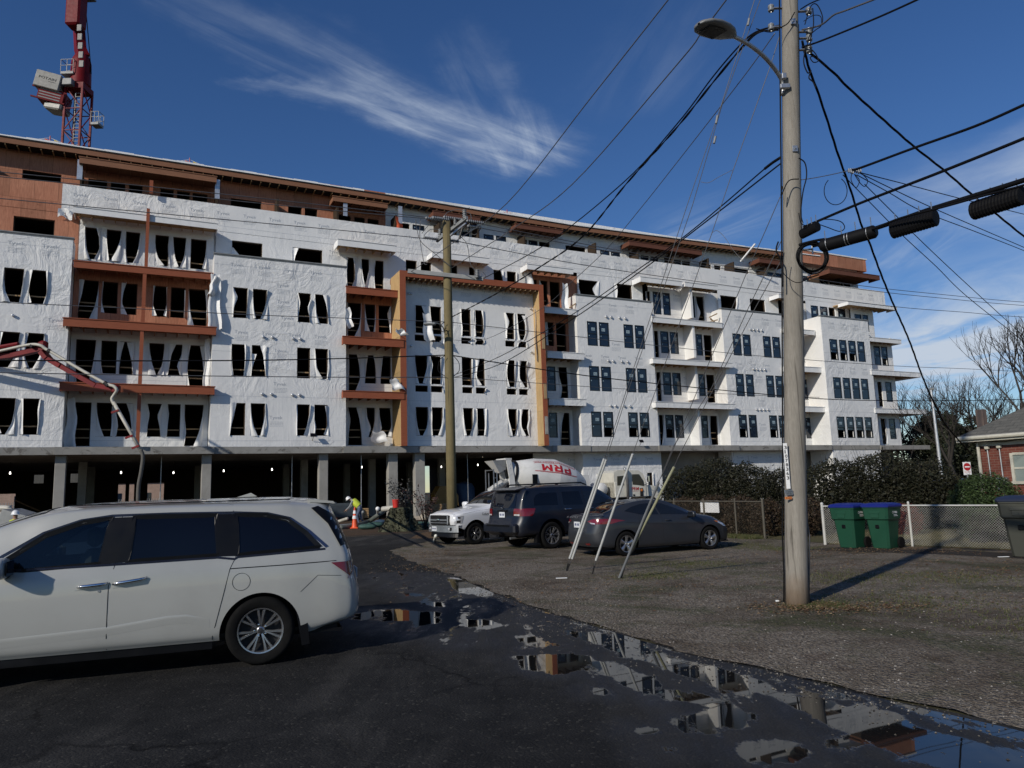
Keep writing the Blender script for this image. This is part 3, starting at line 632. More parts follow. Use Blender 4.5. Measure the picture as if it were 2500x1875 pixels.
# ---- roof
prof = [(-14, 22.36), (2, 22.33), (14.5, 22.28), (22, 22.15), (29, 22.08), (36, 22.2), (46, 22.42), (56.2, 22.64)]
se = 3.0
def rz(u): 
    for (a_, b_), (c_, d_) in zip(prof, prof[1:]):
        if u <= c_: return Z(b_+(d_-b_)*(u-a_)/(c_-a_), se)
    return Z(prof[-1][1], se)
a = MB(); f = MB(); w_ = MB(); w2_ = MB(); rf = MB()
uu = [prof[0][0]+i*(prof[-1][0]-prof[0][0])/90 for i in range(91)]
for p, q in zip(uu, uu[1:]):
    x0, x1 = U(p, se), U(q, se); z0, z1 = rz(p), rz(q); 
    f.quad((x0, se, z0-.46), (x1, se, z1-.46), (x1, se, z1-.13), (x0, se, z0-.13)); f.quad((x0, se, z0-.46), (x0, se+.05, z0-.46), (x1, se+.05, z1-.46), (x1, se, z1-.46))
    a.quad((x0, se-.03, z0-.03), (x1, se-.03, z1-.03), (x1, 14, z1+.1), (x0, 14, z0+.1)); a.quad((x0, se-.035, z0-.13), (x1, se-.035, z1-.13), (x1, se-.03, z1-.03), (x0, se-.03, z0-.03))
    a.quad((x0, se+.05, z0-.42), (x0, 14, z0-.3), (x1, 14, z1-.3), (x1, se+.05, z1-.42))
    if not (12.4 < p < 19.8):
        h = .10+.03*math.sin(p*1.7)
        wq = w_ if p < 12.4 else w2_
        wq.quad((x0, se-.06, z0-.055), (x1, se-.06, z1-.055), (x1, se-.05, z1+h-.05), (x0, se-.05, z0+h-.05)); wq.quad((x0, se-.05, z0+h-.05), (x1, se-.05, z1+h-.05), (x1, se+3, z1+h+.02), (x0, se+3, z0+h+.02))
x = U(-8, se)
while x < U(55, se): 
    zz = rz(x/ks(se)); rf.box(x, x+.045, se+.06, 3.95, zz-.55, zz-.44); x += .61
bt(f, 'eave_fascia', M_FASCIA); bt(a, 'roof', M_BLACK); bt(w_, 'roof_membrane', M_WHITE); bt(w2_, 'roof_membrane', M_WHITE); bt(rf, 'rafter_ends', M_RAFT)
a = MB(); x0, x1 = U(55.0, 0)*1.0, U(62.5, se)+2.1; zt = Z(22.62, se)+.32
a.box(U(53.6, se), U(62.45, se), se-.02, se+.06, Z(21.75, se), zt); a.box(U(62.45, se)-.08, U(62.45, se), se+.06, 14, Z(21.75, se), zt-.003); bt(a, 'roof_parapet', M_PLY)
a = MB(); a.box(U(53.4, se), U(62.6, se), se-.08, 14, zt+.003, zt+.13); bt(a, 'roof_membrane', M_WHITE)
# roof edge warning flags are separate things (below); garage level
a = MB(); a.box(-14, U(61.9, 0), .0, 25.5, 4.36, 4.775); a.box(-4.75, 3.4, -.12, -.002, 4.36, 4.79); a.box(11.1, 15.3, -.12, -.002, 4.36, 4.79); a.box(U(26.3,.3), U(29.6,.3), -.06, -.002, 4.36, 4.8); a.box(36.1, 44.4, -.1, -.002, 4.36, 4.79)
a.box(50.7, 55.4, -.1, -.002, 4.36, 4.79); a.box(61.9, 69.0, -.1, 9, 4.35, 4.75); bt(a, 'podium_slab', M_CONC)
for u0_, u1_ in ((-4.73, -4.2), (2.76, 3.3), (9.66, 10.23), (14.2, 14.84), (16.05, 16.74), (-11.9, -11.3)):
    a = MB(); a.bev(U(u0_, .4, .3), U(u1_, .4, .3), .4, .95, 0, 4.36, .02); bt(a, 'column', M_CONC2)
for s_ in (8.4, 16.5):
    for u_ in (-11.5, -4.2, 3.2, 10.0, 15.1, 20.8, 26): 
        a = MB(); a.bev(u_, u_+.5, s_, s_+.5, 0, 4.36, .02); bt(a, 'column', M_CONC2)
HB = [(-2.41, -1.85, 1.2, 3.22), (-1.56, -1.18, 1.2, 3.2), (-.14, 1.16, 1.2, 3.24), (-8.6, -7.9, 3.4, 4.1), (-6.0, -5.0, 3.4, 4.15), (-11, -9.8, .8, 2.6)]
wall('garage_back_wall', 25.0, 25, -21, 24, 0, 4.36, HB, m=M_SHADEW, prints=False)
for xa in (-14.2, U(25.3, 1)): a = MB(); a.box(xa, xa+.15, 3, 24.9, 0, 4.35); bt(a, 'garage_side_wall', M_SHADEW)
a = MB(); a.box(U(25.3, 1)+.2, 66, 9, 9.1, 0, 4.35); bt(a, 'garage_rear_wall', M_SHADEW)
for u_, z_ in ((-7.8, 3.64), (-4.9, 3.59), (-1.7, 3.56), (1.43, 3.5), (4.6, 3.57), (7.82, 3.61), (11.1, 3.7), (14.31, 3.68), (20.66, 3.61), (23.8, 3.72)):
    a = MB(); a.lathe([(.02, .12), (.04, .05), (.05, 0), (.04, -.035), (.0, -.045)], 10, 0, Matrix.Translation((u_, 7.6, z_)), cap=False); o_ = bt(a, 'ceiling_light', M_LAMPON, smooth=True)
    a = MB(); a.tube([(u_, 7.6, z_+.14), (u_, 7.6, 4.36)], .012, 4); bt(a, 'cord', M_TRIM, o_)
# wrapped lower walls on the right
o, H = wall('podium_wall', .95, 0, 29.07, 36.3, 0, 4.35, [(30.24, 31.02, .9, 2.67), (31.32, 32.1, .9, 2.67), (33.3, 34.0, .9, 2.67), (34.83, 35.4, .9, 2.67)], sides=2.6, seed=51)
for h in H: opening(*h, .95, RB, prob=.5)
for uu in (31.75, 32.2, 33.0, 33.55):
    q = MB(); M_ = Matrix.Translation((uu, .89, 4.08)) @ Matrix.Rotation(PI/2, 4, 'X'); q.lathe([(.07, -.06), (.095, -.02), (.095, .06), (.06, .07)], 10, 0, M_); bt(q, 'vent_pipe', M_VENT, smooth=True)
wall('podium_wall', 2.2, 1.4, 25.6, 30.2, 0, 4.4, [], seed=52); 
wall('podium_wall', .95, 0, 43.6, 50.75, 0, 4.35, [], sides=2.6, seed=53); wall('podium_wall', 0.05, 0, 55.5, 61.9, 0, 4.36, [], sides=2.6, seed=54)
for xa, xb, ya in ((U(36.3, .95), 46.5, 3.0), (51, 57, 3.0), (61.9, 67, 2.5)): a = MB(); a.box(xa, xb, ya, ya+.1, 0, 4.34); bt(a, 'podium_wall', M_CONC2)
# orange net hanging at top storey, loose boards
q = MB(); q.grid(lambda i, j: (U(14.75, 2.6)+.5*i+.06*math.sin(j*5), 2.6-.1*math.sin(i*4+j*2), 20.8+1.0*j), 4, 5); bt(q, 'safety_net', mat('orange_net', (.62, .10, .03), .7), smooth=True)
q = MB(); q.beam((U(46.2, 1.5), 1.5, 21.6), (U(48.3, -.5), -.3, 22.7), .12, .12); bt(q, 'white_pipe', M_WHITE)
for (a_, b_) in (((43.0, .9, 15.9), (43.9, .9, 16.3)), ((43.0, .9, 15.5), (43.9, .9, 15.75)), ((43.1, .9, 15.8), (43.9, 1, 15.4)), ((29.0, .9, 15.6), (29.6, .9, 16.0))):
    q = MB(); q.beam(a_, b_, .09, .09); bt(q, 'temporary_rail', M_RAFT)
# loose folds of wrap
def sheet(u, z, w_, h, s, seed_, skew=0):
    rr = random.Random(seed_); ph = rr.uniform(0, 6); q = MB()
    def fn(i, j): return (u+w_*(i-.5)*(1-.35*j)+skew*(1-j)+.05*math.sin(j*9+ph), s-.16-.14*math.sin(i*6+ph)*(1.2-j)-.05*math.sin(j*8), z+h*(j-1)+.06*math.sin(i*7+ph))
    q.grid(fn, 8, 8); bt(q, 'wrap_flap', M_WHITE if seed_ % 2 else M_WRAP, smooth=True)
sheet(3.2, 15.3, .8, 3.4, 0, 1, .0); sheet(3.25, 15.2, .5, 1.2, -.1, 2, -.25); sheet(11.35, 13.9, .5, 1.3, 0, 3, .1); sheet(14.7, 12.6, .8, .4, -.45, 4, .2); sheet(14.35, 9.2, .9, .7, -.45, 5, .4); sheet(13.7, 5.8, 1.2, .7, 1.0, 7)
sheet(16.95, 14.0, .8, 1.9, .3, 7, .1); sheet(25.6, 15.0, .5, 4.0, .2, 8); sheet(18.2, 12.5, .5, .6, .3, 9); sheet(2.95, 11.5, .45, 3.0, .9, 10); sheet(-4.1, 7.6, .6, 2.8, 1.0, 11)
sheet(25.8, 18.3, .9, 1.3, 1.7, 12, .1); sheet(28.9, 17.6, .7, 2.4, 1.4, 13, -.2)
# ================================================================ GROUND
def m_asphalt(name, base, puddles=False, stones=1.0):
    t = NT(name); co = t.tc.outputs['Object']
    big = t.noise(.35, 5, .65, co=co); mid = t.noise(3, 5, .6, co=co); v = t.voro(48, co=co); vc = t.voro(48, co=co, out='Color'); fine = t.noise(70, 3, co=co)
    c = t.ramp(mid, (.3, tuple(base*x*.7 for x in (1, 1, 1))), (.7, tuple(base*x*1.35 for x in (1.02, 1, .97))))
    c = t.mix(t.math('MULTIPLY', t.math('MULTIPLY', t.ramp(vc, (.80, 0), (.97, 1)), stones), .7), c, (.10, .095, .08))
    c = t.mix(t.math('MULTIPLY', t.ramp(big, (.46, 0), (.66, 1)), .55), c, tuple(base*x*.45 for x in (1, 1, 1.05)))
    alley = t.mapped((1, .22, 1), (0, 0, rad(-20)), co=co)
    trk = t.noise(1.6, 5, .6, .4, co=alley); c = t.mix(t.math('MULTIPLY', t.ramp(trk, (.52, 0), (.64, 1)), .45), c, tuple(base*2.6*x for x in (1.05, 1, .92)))
    wob = t.n('ShaderNodeVectorMath', operation='ADD'); sc_ = t.n('ShaderNodeVectorMath', operation='SCALE'); t.L.new(t.noise(2.2, 4, col=True, co=co), sc_.inputs[0]); sc_.inputs['Scale'].default_value = .5; t.L.new(co, wob.inputs[0]); t.L.new(sc_.outputs[0], wob.inputs[1])
    cr = t.voro(.42, 'DISTANCE_TO_EDGE', co=wob.outputs[0]); crk = t.math('MULTIPLY', t.ramp(cr, (.0, 1), (.016, 0)), t.ramp(t.noise(.5, 3, co=co), (.45, 0), (.6, 1)))
    c = t.mix(t.math('MULTIPLY', crk, .9), c, (.004, .004, .004))
    rough = t.math('ADD', t.math('MULTIPLY', mid, .2), .78); spec = .12
    h = t.math('ADD', t.math('MULTIPLY', v, -.6), t.math('MULTIPLY', fine, .4))
    if puddles:
        at_ = t.n('ShaderNodeAttribute'); at_.attribute_name = 'depth'; d = at_.outputs['Fac']
        d = t.math('ADD', d, t.math('MULTIPLY', t.math('SUBTRACT', t.noise(5, 6, .7, .3, co=co), .5), .26)); d = t.math('ADD', d, t.math('MULTIPLY', t.math('SUBTRACT', t.noise(3.2, 6, .65, .4, co=alley), .5), .50))
        water = t.ramp(t.math('ADD', d, .5), (.49, 0), (.525, 1)); damp = t.ramp(t.math('ADD', d, .5), (.18, 0), (.50, 1))
        sheen = t.math('MULTIPLY', damp, t.ramp(t.noise(2.3, 6, .7, .5, co=alley), (.42, 0), (.62, 1)))
        c = t.mix(t.math('MULTIPLY', damp, .7), c, (.007, .007, .008)); c = t.mix(water, c, (.012, .012, .012))
        rough = t.math('SUBTRACT', rough, t.math('MULTIPLY', sheen, .42)); rm = t.n('ShaderNodeMix'); t.set(rm, 0, water); t.set(rm, 2, rough); rm.inputs[3].default_value = .015; rough = rm.outputs[0]
        dry = t.math('SUBTRACT', 1.0, water)
        n = t.bump(h, t.math('MULTIPLY', dry, .75), .010); n = t.bump(t.noise(3.5, 6, .7, .3, co=alley), t.math('MULTIPLY', t.math('MULTIPLY', dry, damp), .55), .03, n); n = t.bump(t.noise(1.2, 2, co=co), .02, .02, n)
        sm = t.n('ShaderNodeMix'); t.set(sm, 0, water); t.set(sm, 2, t.math('ADD', t.math('MULTIPLY', damp, .45), .12)); sm.inputs[3].default_value = .27; spec = sm.outputs[0]
    else: n = t.bump(h, .9, .018)
    return t.out(c, rough, 0, n, spec)
def m_gravel():
    t = NT('gravel'); co = t.tc.outputs['Object']; v = t.voro(30, co=co); vc = t.voro(30, co=co, out='Color'); v2 = t.voro(65, co=co); vc2 = t.voro(65, co=co, out='Color')
    c = t.ramp(vc, (.15, (.095, .077, .056)), (.5, (.205, .172, .13)), (.8, (.30, .265, .215)), (1, (.50, .46, .40)))
    c = t.mix(.45, c, t.ramp(vc2, (.2, (.10, .082, .06)), (.9, (.35, .298, .235))))
    big = t.noise(.33, 6, .7, .6, co=co); med = t.noise(1.3, 6, .7, co=co)
    soil = t.math('MULTIPLY', t.ramp(t.math('ADD', t.math('MULTIPLY', big, .6), t.math('MULTIPLY', med, .4)), (.46, 0), (.60, 1)), .85)
    c = t.mix(soil, c, t.ramp(t.noise(9, 5, co=co), (.3, (.045, .034, .022)), (.7, (.115, .083, .052))))
    gr = t.math('MULTIPLY', t.ramp(t.noise(.42, 6, .72, 1.2, co=t.mapped((1, 1, 1), loc=(4.3, 1.7, 0), co=co)), (.50, 0), (.62, 1)), t.ramp(t.noise(14, 4, .7, co=co), (.30, 0), (.55, 1)))
    c = t.mix(t.math('MULTIPLY', gr, .85), c, (.050, .062, .020)); rd_ = t.ramp(t.noise(.8, 5, .7, .8, co=t.mapped((1, 1, 1), loc=(9, 2, 0), co=co)), (.55, 0), (.68, 1)); c = t.mix(t.math('MULTIPLY', rd_, .55), c, (.085, .055, .038))
    n = t.bump(v, 1, .035); n = t.bump(v2, .6, .015, n); n = t.bump(med, .4, .06, n)
    return t.out(c, .9, 0, n, .25)
def m_dirt(name, c1, c2, c3, bs=12):
    t = NT(name); co = t.tc.outputs['Object']; a = t.noise(.5, 6, .7, .5, co=co); b = t.noise(bs, 6, .7, co=co)
    c = t.mix(t.ramp(a, (.4, 0), (.62, 1)), t.ramp(b, (.3, c1), (.7, c2)), c3); return t.out(c, .95, 0, t.bump(b, .8, .04), .2)
def sheet_poly(name, pts, z, m, jit=0, step=.6, seed=1, **k):
    rr = random.Random(seed); out = []
    for i, p in enumerate(pts):
        q = pts[(i+1) % len(pts)]; d = math.hypot(q[0]-p[0], q[1]-p[1]); n = max(1, int(d/step)) if jit and d < 60 else 1
        for j in range(n):
            f = j/n; out.append((p[0]+(q[0]-p[0])*f+(rr.uniform(-jit, jit) if j else 0), p[1]+(q[1]-p[1])*f+(rr.uniform(-jit, jit) if j else 0)))
    vs = [Vector((x, y)) for x, y in out]; r_ = geometry.delaunay_2d_cdt(vs, [(i, (i+1) % len(vs)) for i in range(len(vs))], [], 1, 1e-4)
    a = MB(); a.add([(v.x, v.y, z) for v in r_[0]], [tuple(f) for f in r_[2]]); o = a.build(name, m, **k); recalc(o)
    return o
def fxy(u, n): p = DV*u+NV*n; return (p.x, p.y)
a = MB(); a.quad((-700, -700, -.02), (900, -700, -.02), (900, 1300, -.02), (-700, 1300, -.02))
a.build('ground', m_dirt('far_ground', (.04, .035, .025), (.09, .075, .05), (.06, .06, .035)), kind='structure')
M_DIRT = m_dirt('brown_dirt', (.045, .028, .017), (.12, .075, .045), (.07, .05, .035))
sheet_poly('dirt_verge', [fxy(-60, 31.2), fxy(90, 31.2), fxy(90, 95), fxy(-60, 95)], -.008, M_DIRT, kind='structure')
edge = [(-3.0, 27.2), (-3.87, 22.77), (-2.5, 18.6), (-1.43, 16.1), (-.6, 13.6), (.2, 11.36), (.75, 10.1), (1.15, 9.28), (1.8, 7.86), (2.37, 7.1), (2.78, 6.37), (3.44, 5.36), (4.6, 3.0), (6.0, -2), (7, -8)]
M_ALLEY = m_asphalt('alley_asphalt', .021, True)
sheet_poly('alley_asphalt', [(-40, -8)] + [(7, -8)] + edge[::-1][1:] + [fxy(-1, 25.0), fxy(-45, 25.0)], 0, M_ALLEY, .06, .25, 3, kind='structure')
sheet_poly('street', [fxy(-60, 24.9), fxy(110, 24.9), fxy(110, 31.3), fxy(-60, 31.3)], .002, m_asphalt('street_asphalt', .034, False, .4), 0, kind='structure')
a = MB(); 
for n0 in (30.6,): 
    p = [fxy(-60, n0), fxy(110, n0), fxy(110, n0+.1), fxy(-60, n0+.1)]; a.add([(x, y, .007) for x, y in p], [(0, 1, 2, 3)])
a.build('road_marking', mat('worn_yellow_paint', (.20, .15, .06), .8, var=.5, vs=2), kind='structure')
sheet_poly('gravel_lot', edge + [(26, -8), (30, 14), fxy(26, 24.95), fxy(10.5, 24.95)], .004, m_gravel(), .07, .22, 5, kind='structure')
M_YARD = m_dirt('dry_lawn', (.075, .062, .03), (.16, .135, .07), (.085, .085, .035), 20)
fence_b = [(5.2, 28.4), (5.76, 27.2), (7.1, 24.25), (7.75, 22.6)]
fence_f = [(8.28, 20.25), (9.93, 18.95), (11.45, 16.9), (12.7, 15.0)]
sheet_poly('yard_grass', [(7.6, 22.9), (8.5, 20.5), (10.1, 19.1), (11.6, 17.05), (13.2, 14.6), (30, 20), (40, 45), (7, 33)], .012, M_YARD, .05, .4, 8, kind='structure')
sheet_poly('path', [(7.2, 19.0), (8.4, 19.35), (9.8, 18.2), (11.3, 16.2), (13.4, 13.0), (12.6, 12.3), (10.6, 15.2), (9.2, 17.1), (7.9, 18.2)], .008, m_dirt('dark_path', (.03, .027, .024), (.055, .048, .04), (.03, .026, .022), 6), .05, .3, 9, kind='structure')
# worn wheel track with standing water: depth is stored on a fine mesh, the film of water fills what lies lowest
PUD = [[(760,185),(860,188),(1000,230),(1100,262),(1200,297),(1290,318),(1380,345),(1440,385),(1390,388),(1250,358),(1180,330),(1080,303),(960,268),(880,238),(800,205)],
       [(850,285),(900,282),(960,312),(1040,328),(1065,360),(1020,380),(930,350),(880,318)], [(600,265),(700,260),(830,263),(850,283),(730,318),(640,302)],
       [(1430,388),(1560,420),(1690,428),(1800,446),(1880,486),(2000,518),(2212,568),(2330,610),(2330,700),(2100,650),(1900,600),(1800,560),(1700,505),(1600,470),(1500,430)],
       [(1150,460),(1250,430),(1370,450),(1330,478),(1250,486),(1235,518),(1170,495)], [(1300,560),(1390,530),(1510,538),(1525,580),(1420,604),(1340,596)],
       [(1000,368),(1110,370),(1200,396),(1290,430),(1180,416),(1060,398)], [(1055,552),(1110,544),(1105,575),(1065,572)], [(370,12),(440,18),(530,62),(500,75),(420,60)],
       [(80,130),(160,118),(220,116),(360,126),(335,148),(150,152),(90,146)], [(590,198),(660,200),(730,226),(690,238),(630,222)], [(430,148),(520,150),(560,168),(500,178),(440,168)],
       [(1680,330),(1760,350),(1860,385),(1840,392),(1740,366)], [(870,180),(960,190),(1030,215),(1000,222),(920,205)], [(1880,455),(1990,470),(2140,510),(2120,522),(1990,492)], [(1580,520),(1640,512),(1700,540),(1660,560),(1600,548)],
       [(270,148),(360,145),(370,158),(300,164)], [(1020,210),(1120,232),(1230,262),(1200,268),(1080,244)], [(1330,262),(1420,290),(1500,312),(1470,318),(1370,290)]]
import numpy as np
from mathutils import noise as mn
PUD += [[(560, 60), (640, 80), (760, 120), (840, 150), (800, 152), (680, 118), (590, 84)], [(1000, 205), (1100, 214), (1240, 250), (1220, 258), (1090, 232)], [(230, 60), (300, 66), (280, 76)], [(300, 90), (350, 94), (380, 108), (330, 104)],
        [(1120, 470), (1150, 478), (1140, 500), (1110, 490)], [(840, 365), (900, 372), (890, 384), (846, 378)], [(980, 495), (1040, 492), (1060, 508), (1000, 512)], [(1600, 470), (1700, 500), (1760, 530), (1700, 520), (1620, 495)], [(1500, 395), (1580, 410), (1620, 425), (1540, 415)],
        [(1780, 400), (1900, 432), (2060, 470), (2040, 478), (1880, 446)], [(1650, 345), (1700, 352), (1690, 362)], [(2050, 455), (2200, 490), (2330, 530), (2330, 545), (2180, 510)]]
def build_track():
    polys = [np.array([tuple(gnd(800+x/1.301, 1400+y/1.301))[:2] for x, y in P]) for P in PUD]
    step = .055; cl = [(-3.4, 21), (-1.6, 14.5), (-.3, 11), (.9, 8.2), (2.0, 5.6), (3.2, 3.4), (5.0, .5)]
    rows = []; s_ = []
    for (x0, y0), (x1, y1) in zip(cl, cl[1:]):
        n = int(math.hypot(x1-x0, y1-y0)/step); s_ += [(x0+(x1-x0)*i/n, y0+(y1-y0)*i/n) for i in range(n)]
    W = 3.3; nx = int(2*W/step); ed = sorted(edge, key=lambda p: p[1])
    X = np.zeros((len(s_), nx+1)); Y = np.zeros_like(X)
    for i, (x, y) in enumerate(s_):
        j = min(len(ed)-2, max(0, next((k for k in range(len(ed)-1) if ed[k+1][1] >= y), len(ed)-2))); (ex0, ey0), (ex1, ey1) = ed[j], ed[j+1]; xe = ex0+(ex1-ex0)*(y-ey0)/(ey1-ey0+1e-9)-.07
        xs = np.linspace(x-W, max(xe, x-W+.5), nx+1); X[i] = xs; Y[i] = y
    D = np.full(X.shape, -9.0)
    for P in polys:
        inside = np.zeros(X.shape, bool); dm = np.full(X.shape, 1e9)
        for a_, b_ in zip(P, np.roll(P, -1, 0)):
            d = b_-a_; tt_ = np.clip(((X-a_[0])*d[0]+(Y-a_[1])*d[1])/(d@d+1e-12), 0, 1); dm = np.minimum(dm, np.hypot(X-a_[0]-d[0]*tt_, Y-a_[1]-d[1]*tt_))
            c_ = ((a_[1] > Y) != (b_[1] > Y)) & (X < (b_[0]-a_[0])*(Y-a_[1])/(b_[1]-a_[1]+1e-12)+a_[0]); inside ^= c_
        D = np.maximum(D, np.where(inside, dm, -dm))
    for (ax, ay), (bx, by), w_ in [(tuple(gnd(*p)[:2]), tuple(gnd(*q)[:2]), w_) for p, q, w_ in (((960, 1405), (1130, 1470), .5), ((1130, 1470), (1450, 1580), .7), ((1450, 1580), (1800, 1670), .75), ((1800, 1670), (2350, 1790), .8), ((1600, 1560), (2450, 1760), .35), ((880, 1500), (1150, 1560), .35))]:
        d0, d1 = bx-ax, by-ay; tt_ = np.clip(((X-ax)*d0+(Y-ay)*d1)/(d0*d0+d1*d1), 0, 1); dd = np.hypot(X-ax-d0*tt_, Y-ay-d1*tt_); D = np.maximum(D, -.085-.55*np.maximum(0, dd-w_))
    D = np.clip(D, -.6, .05)+.01+.035
    fade = np.minimum(1, np.minimum(np.arange(nx+1), 999)/14.0)[None, :]*np.minimum(1, np.minimum(np.arange(len(s_)), np.arange(len(s_))[::-1])/12.0)[:, None]
    D = np.where(fade < 1, np.minimum(D, -.6+.9*fade), D)
    vs = [(float(x), float(y), .003) for x, y in zip(X.ravel(), Y.ravel())]; m_ = nx+1
    a = MB(); a.v = vs; a.f = [(i*m_+j, i*m_+j+1, (i+1)*m_+j+1, (i+1)*m_+j) for i in range(len(s_)-1) for j in range(nx)]; a.m = [0]*len(a.f)
    o = a.build('wet_wheel_track', M_ALLEY, kind='structure'); at_ = o.data.attributes.new('depth', 'FLOAT', 'POINT'); at_.data.foreach_set('value', D.ravel().astype(np.float32))
    if o.data.polygons[0].normal.z < 0: o.data.flip_normals()
# elsewhere the depth is far below the water line
for o_ in COL.objects:
    if o_.name == 'alley_asphalt':
        at_ = o_.data.attributes.new('depth', 'FLOAT', 'POINT'); at_.data.foreach_set('value', [-.6]*len(o_.data.vertices))
build_track()
# loose stones: uncountable
def stones(name, gen, count, smin, smax, m, seed):
    rr = random.Random(seed); a = MB()
    for _ in range(count):
        x, y, z = gen(rr); s_ = rr.uniform(smin, smax); an = rr.uniform(0, 6)
        c_, q_ = math.cos(an)*s_, math.sin(an)*s_; f_ = rr.uniform(.5, .9)
        a.add([(x+c_, y+q_, z), (x-q_*f_, y+c_*f_, z), (x-c_, y-q_, z), (x+q_*f_, y-c_*f_, z), (x+c_*.2, y+q_*.1, z+s_*rr.uniform(.5, .9))], [(0, 1, 4), (1, 2, 4), (2, 3, 4), (3, 0, 4)])
    a.build(name, m, kind='stuff', label='loose grey gravel stones scattered over the lot and alley edge', category='gravel') if False else prop(a.build(name, m), 'loose grey gravel stones scattered over the lot and alley edge', 'gravel', kind='stuff')
def g1(rr):
    i = rr.randrange(2, len(edge)-3); p, q = edge[i], edge[i+1]; f = rr.random(); off_ = rr.gauss(.15, .45); return (p[0]+(q[0]-p[0])*f+off_, p[1]+(q[1]-p[1])*f+off_*.35, .004)
def g2(rr):
    y = rr.uniform(5.2, 17); x0 = 3.3-(y-5.3)*.32 if y < 11 else .3-(y-11)*.4; return (x0+rr.uniform(.3, 9), y, .004)
t = NT('gravel_stone'); gi = t.n('ShaderNodeNewGeometry'); M_STONE = t.out(t.ramp(gi.outputs['Random Per Island'], (0, (.03, .026, .022)), (.5, (.09, .08, .066)), (.85, (.16, .145, .12)), (1, (.34, .32, .29))), .9)
stones('gravel_stones', lambda r: g1(r) if r.random() < .35 else g2(r), 12000, .004, .014, M_STONE, 3)

def litter_leaves(label, gen, n, m, seed):
    rr = random.Random(seed); a = MB()
    for _ in range(n):
        x, y = gen(rr); s_ = rr.uniform(.012, .035); an = rr.uniform(0, 6.3); c_, q_ = math.cos(an)*s_, math.sin(an)*s_; z = .008+rr.random()*.012
        a.add([(x+c_, y+q_, z), (x-q_*.6, y+c_*.6, z+rr.uniform(0, .012)), (x-c_, y-q_, z), (x+q_*.6, y-c_*.6, z+rr.uniform(0, .012))], [(0, 1, 2, 3)])
    prop(a.build('leaf_litter', m), label, 'fallen leaves', kind='stuff')
def gll(rr):
    c = rr.choice([(3.9, 10.5, .35, .25), (4.6, 10.3, .6, .2), (8.4, 18.5, 1.2, .3), (6.5, 17.6, 1.6, .5), (7.8, 15.5, 1.5, .6), (9.0, 13.5, 1.2, .5), (-1.5, 17.5, .8, .6), (-2.6, 21, .5, 1), (7, 11, 2, .8), (10, 17.8, 1.0, .5), (2, 13, 1.6, 1)]); return (c[0]+rr.gauss(0, c[2]), c[1]+rr.gauss(0, c[3]))
t = NT('dead_leaf'); gi = t.n('ShaderNodeNewGeometry'); M_DEAD = t.out(t.ramp(gi.outputs['Random Per Island'], (0, (.10, .05, .025)), (.5, (.19, .11, .05)), (1, (.26, .2, .12))), .8)
litter_leaves('brown fallen leaves scattered on the gravel and along the path', gll, 5500, M_DEAD, 12)
# ================================================================ VEHICLES
KN = 8
def crom(p0, p1, p2, p3, t):
    return .5*((2*p1)+(p2-p0)*t+(2*p0-5*p1+4*p2-p3)*t*t+(3*p1-p0-3*p2+p3)*t*t*t)
def lerp_l(L_, f, smooth_=True):
    n = len(L_); i = min(int(f), n-2); t = f-i
    p1, p2 = L_[i], L_[i+1]; p0 = L_[i-1] if i > 0 else p1*2-p2; p3 = L_[i+2] if i+2 < n else p2*2-p1
    return crom(p0, p1, p2, p3, t)
def S(x, w, zb, zs, w4, z4, w5, z5, zr, dx=(0,)*8, zm=None):
    """one cross-section of a car body, eight knots sill->roof centre"""
    zm = zm if zm is not None else (zb+zs)*.5+.02
    k = [(w-.07, zb), (w-.02, zb+.09), (w, zm), (w-.012, zs), (w4, z4), (w5, z5), (w5*.80, z5+(zr-z5)*.68), (0, zr)]
    return [Vector((x+d, y, z)) for d, (y, z) in zip(dx, k)]
class Body:
    def __init__(s, stations, ns=6, nk=4):
        s.st = stations; s.n = len(stations); s.ns = ns; s.nk = nk
    def pt(s, f, kap):   # f: station index float, kap: 0..7
        cols = []
        i = min(int(f), s.n-2); t = f-i
        def sec(a): return s.st[max(0, min(s.n-1, a))]
        pk = []
        kk = min(int(kap), KN-2)
        for k in (kk-1, kk, kk+1, kk+2):
            if k < 0 or k >= KN: pk.append(None); continue
            p1, p2 = s.st[i][k], s.st[i+1][k]; p0 = s.st[i-1][k] if i > 0 else p1*2-p2; p3 = s.st[i+2][k] if i+2 < s.n else p2*2-p1
            # limited tangents keep the profile from overshooting
            pk.append(Vector([mono(p0[c], p1[c], p2[c], p3[c], t) for c in range(3)]))
        if pk[0] is None: pk[0] = pk[1]*2-pk[2]
        if pk[3] is None: pk[3] = Vector((pk[1].x, -pk[1].y, pk[1].z)) if kk == KN-2 else pk[2]*2-pk[1]
        u = kap-kk
        return Vector([mono(pk[0][c], pk[1][c], pk[2][c], pk[3][c], u) for c in range(3)])
def mono(p0, p1, p2, p3, t):
    d = p2-p1; m1 = (p2-p0)*.5; m2 = (p3-p1)*.5
    if (p1-p0)*d <= 0: m1 = 0
    else: m1 = math.copysign(min(abs(m1), 3*abs(d), 3*abs(p1-p0)), d)
    if (p3-p2)*d <= 0: m2 = 0
    else: m2 = math.copysign(min(abs(m2), 3*abs(d), 3*abs(p3-p2)), d)
    t2 = t*t; t3 = t2*t
    return (2*t3-3*t2+1)*p1+(t3-2*t2+t)*m1+(-2*t3+3*t2)*p2+(t3-t2)*m2
def in_poly(x, y, P):
    c = False; j = len(P)-1
    for i in range(len(P)):
        if (P[i][1] > y) != (P[j][1] > y) and x < (P[j][0]-P[i][0])*(y-P[i][1])/(P[j][1]-P[i][1]+1e-12)+P[i][0]: c = not c
        j = i
    return c
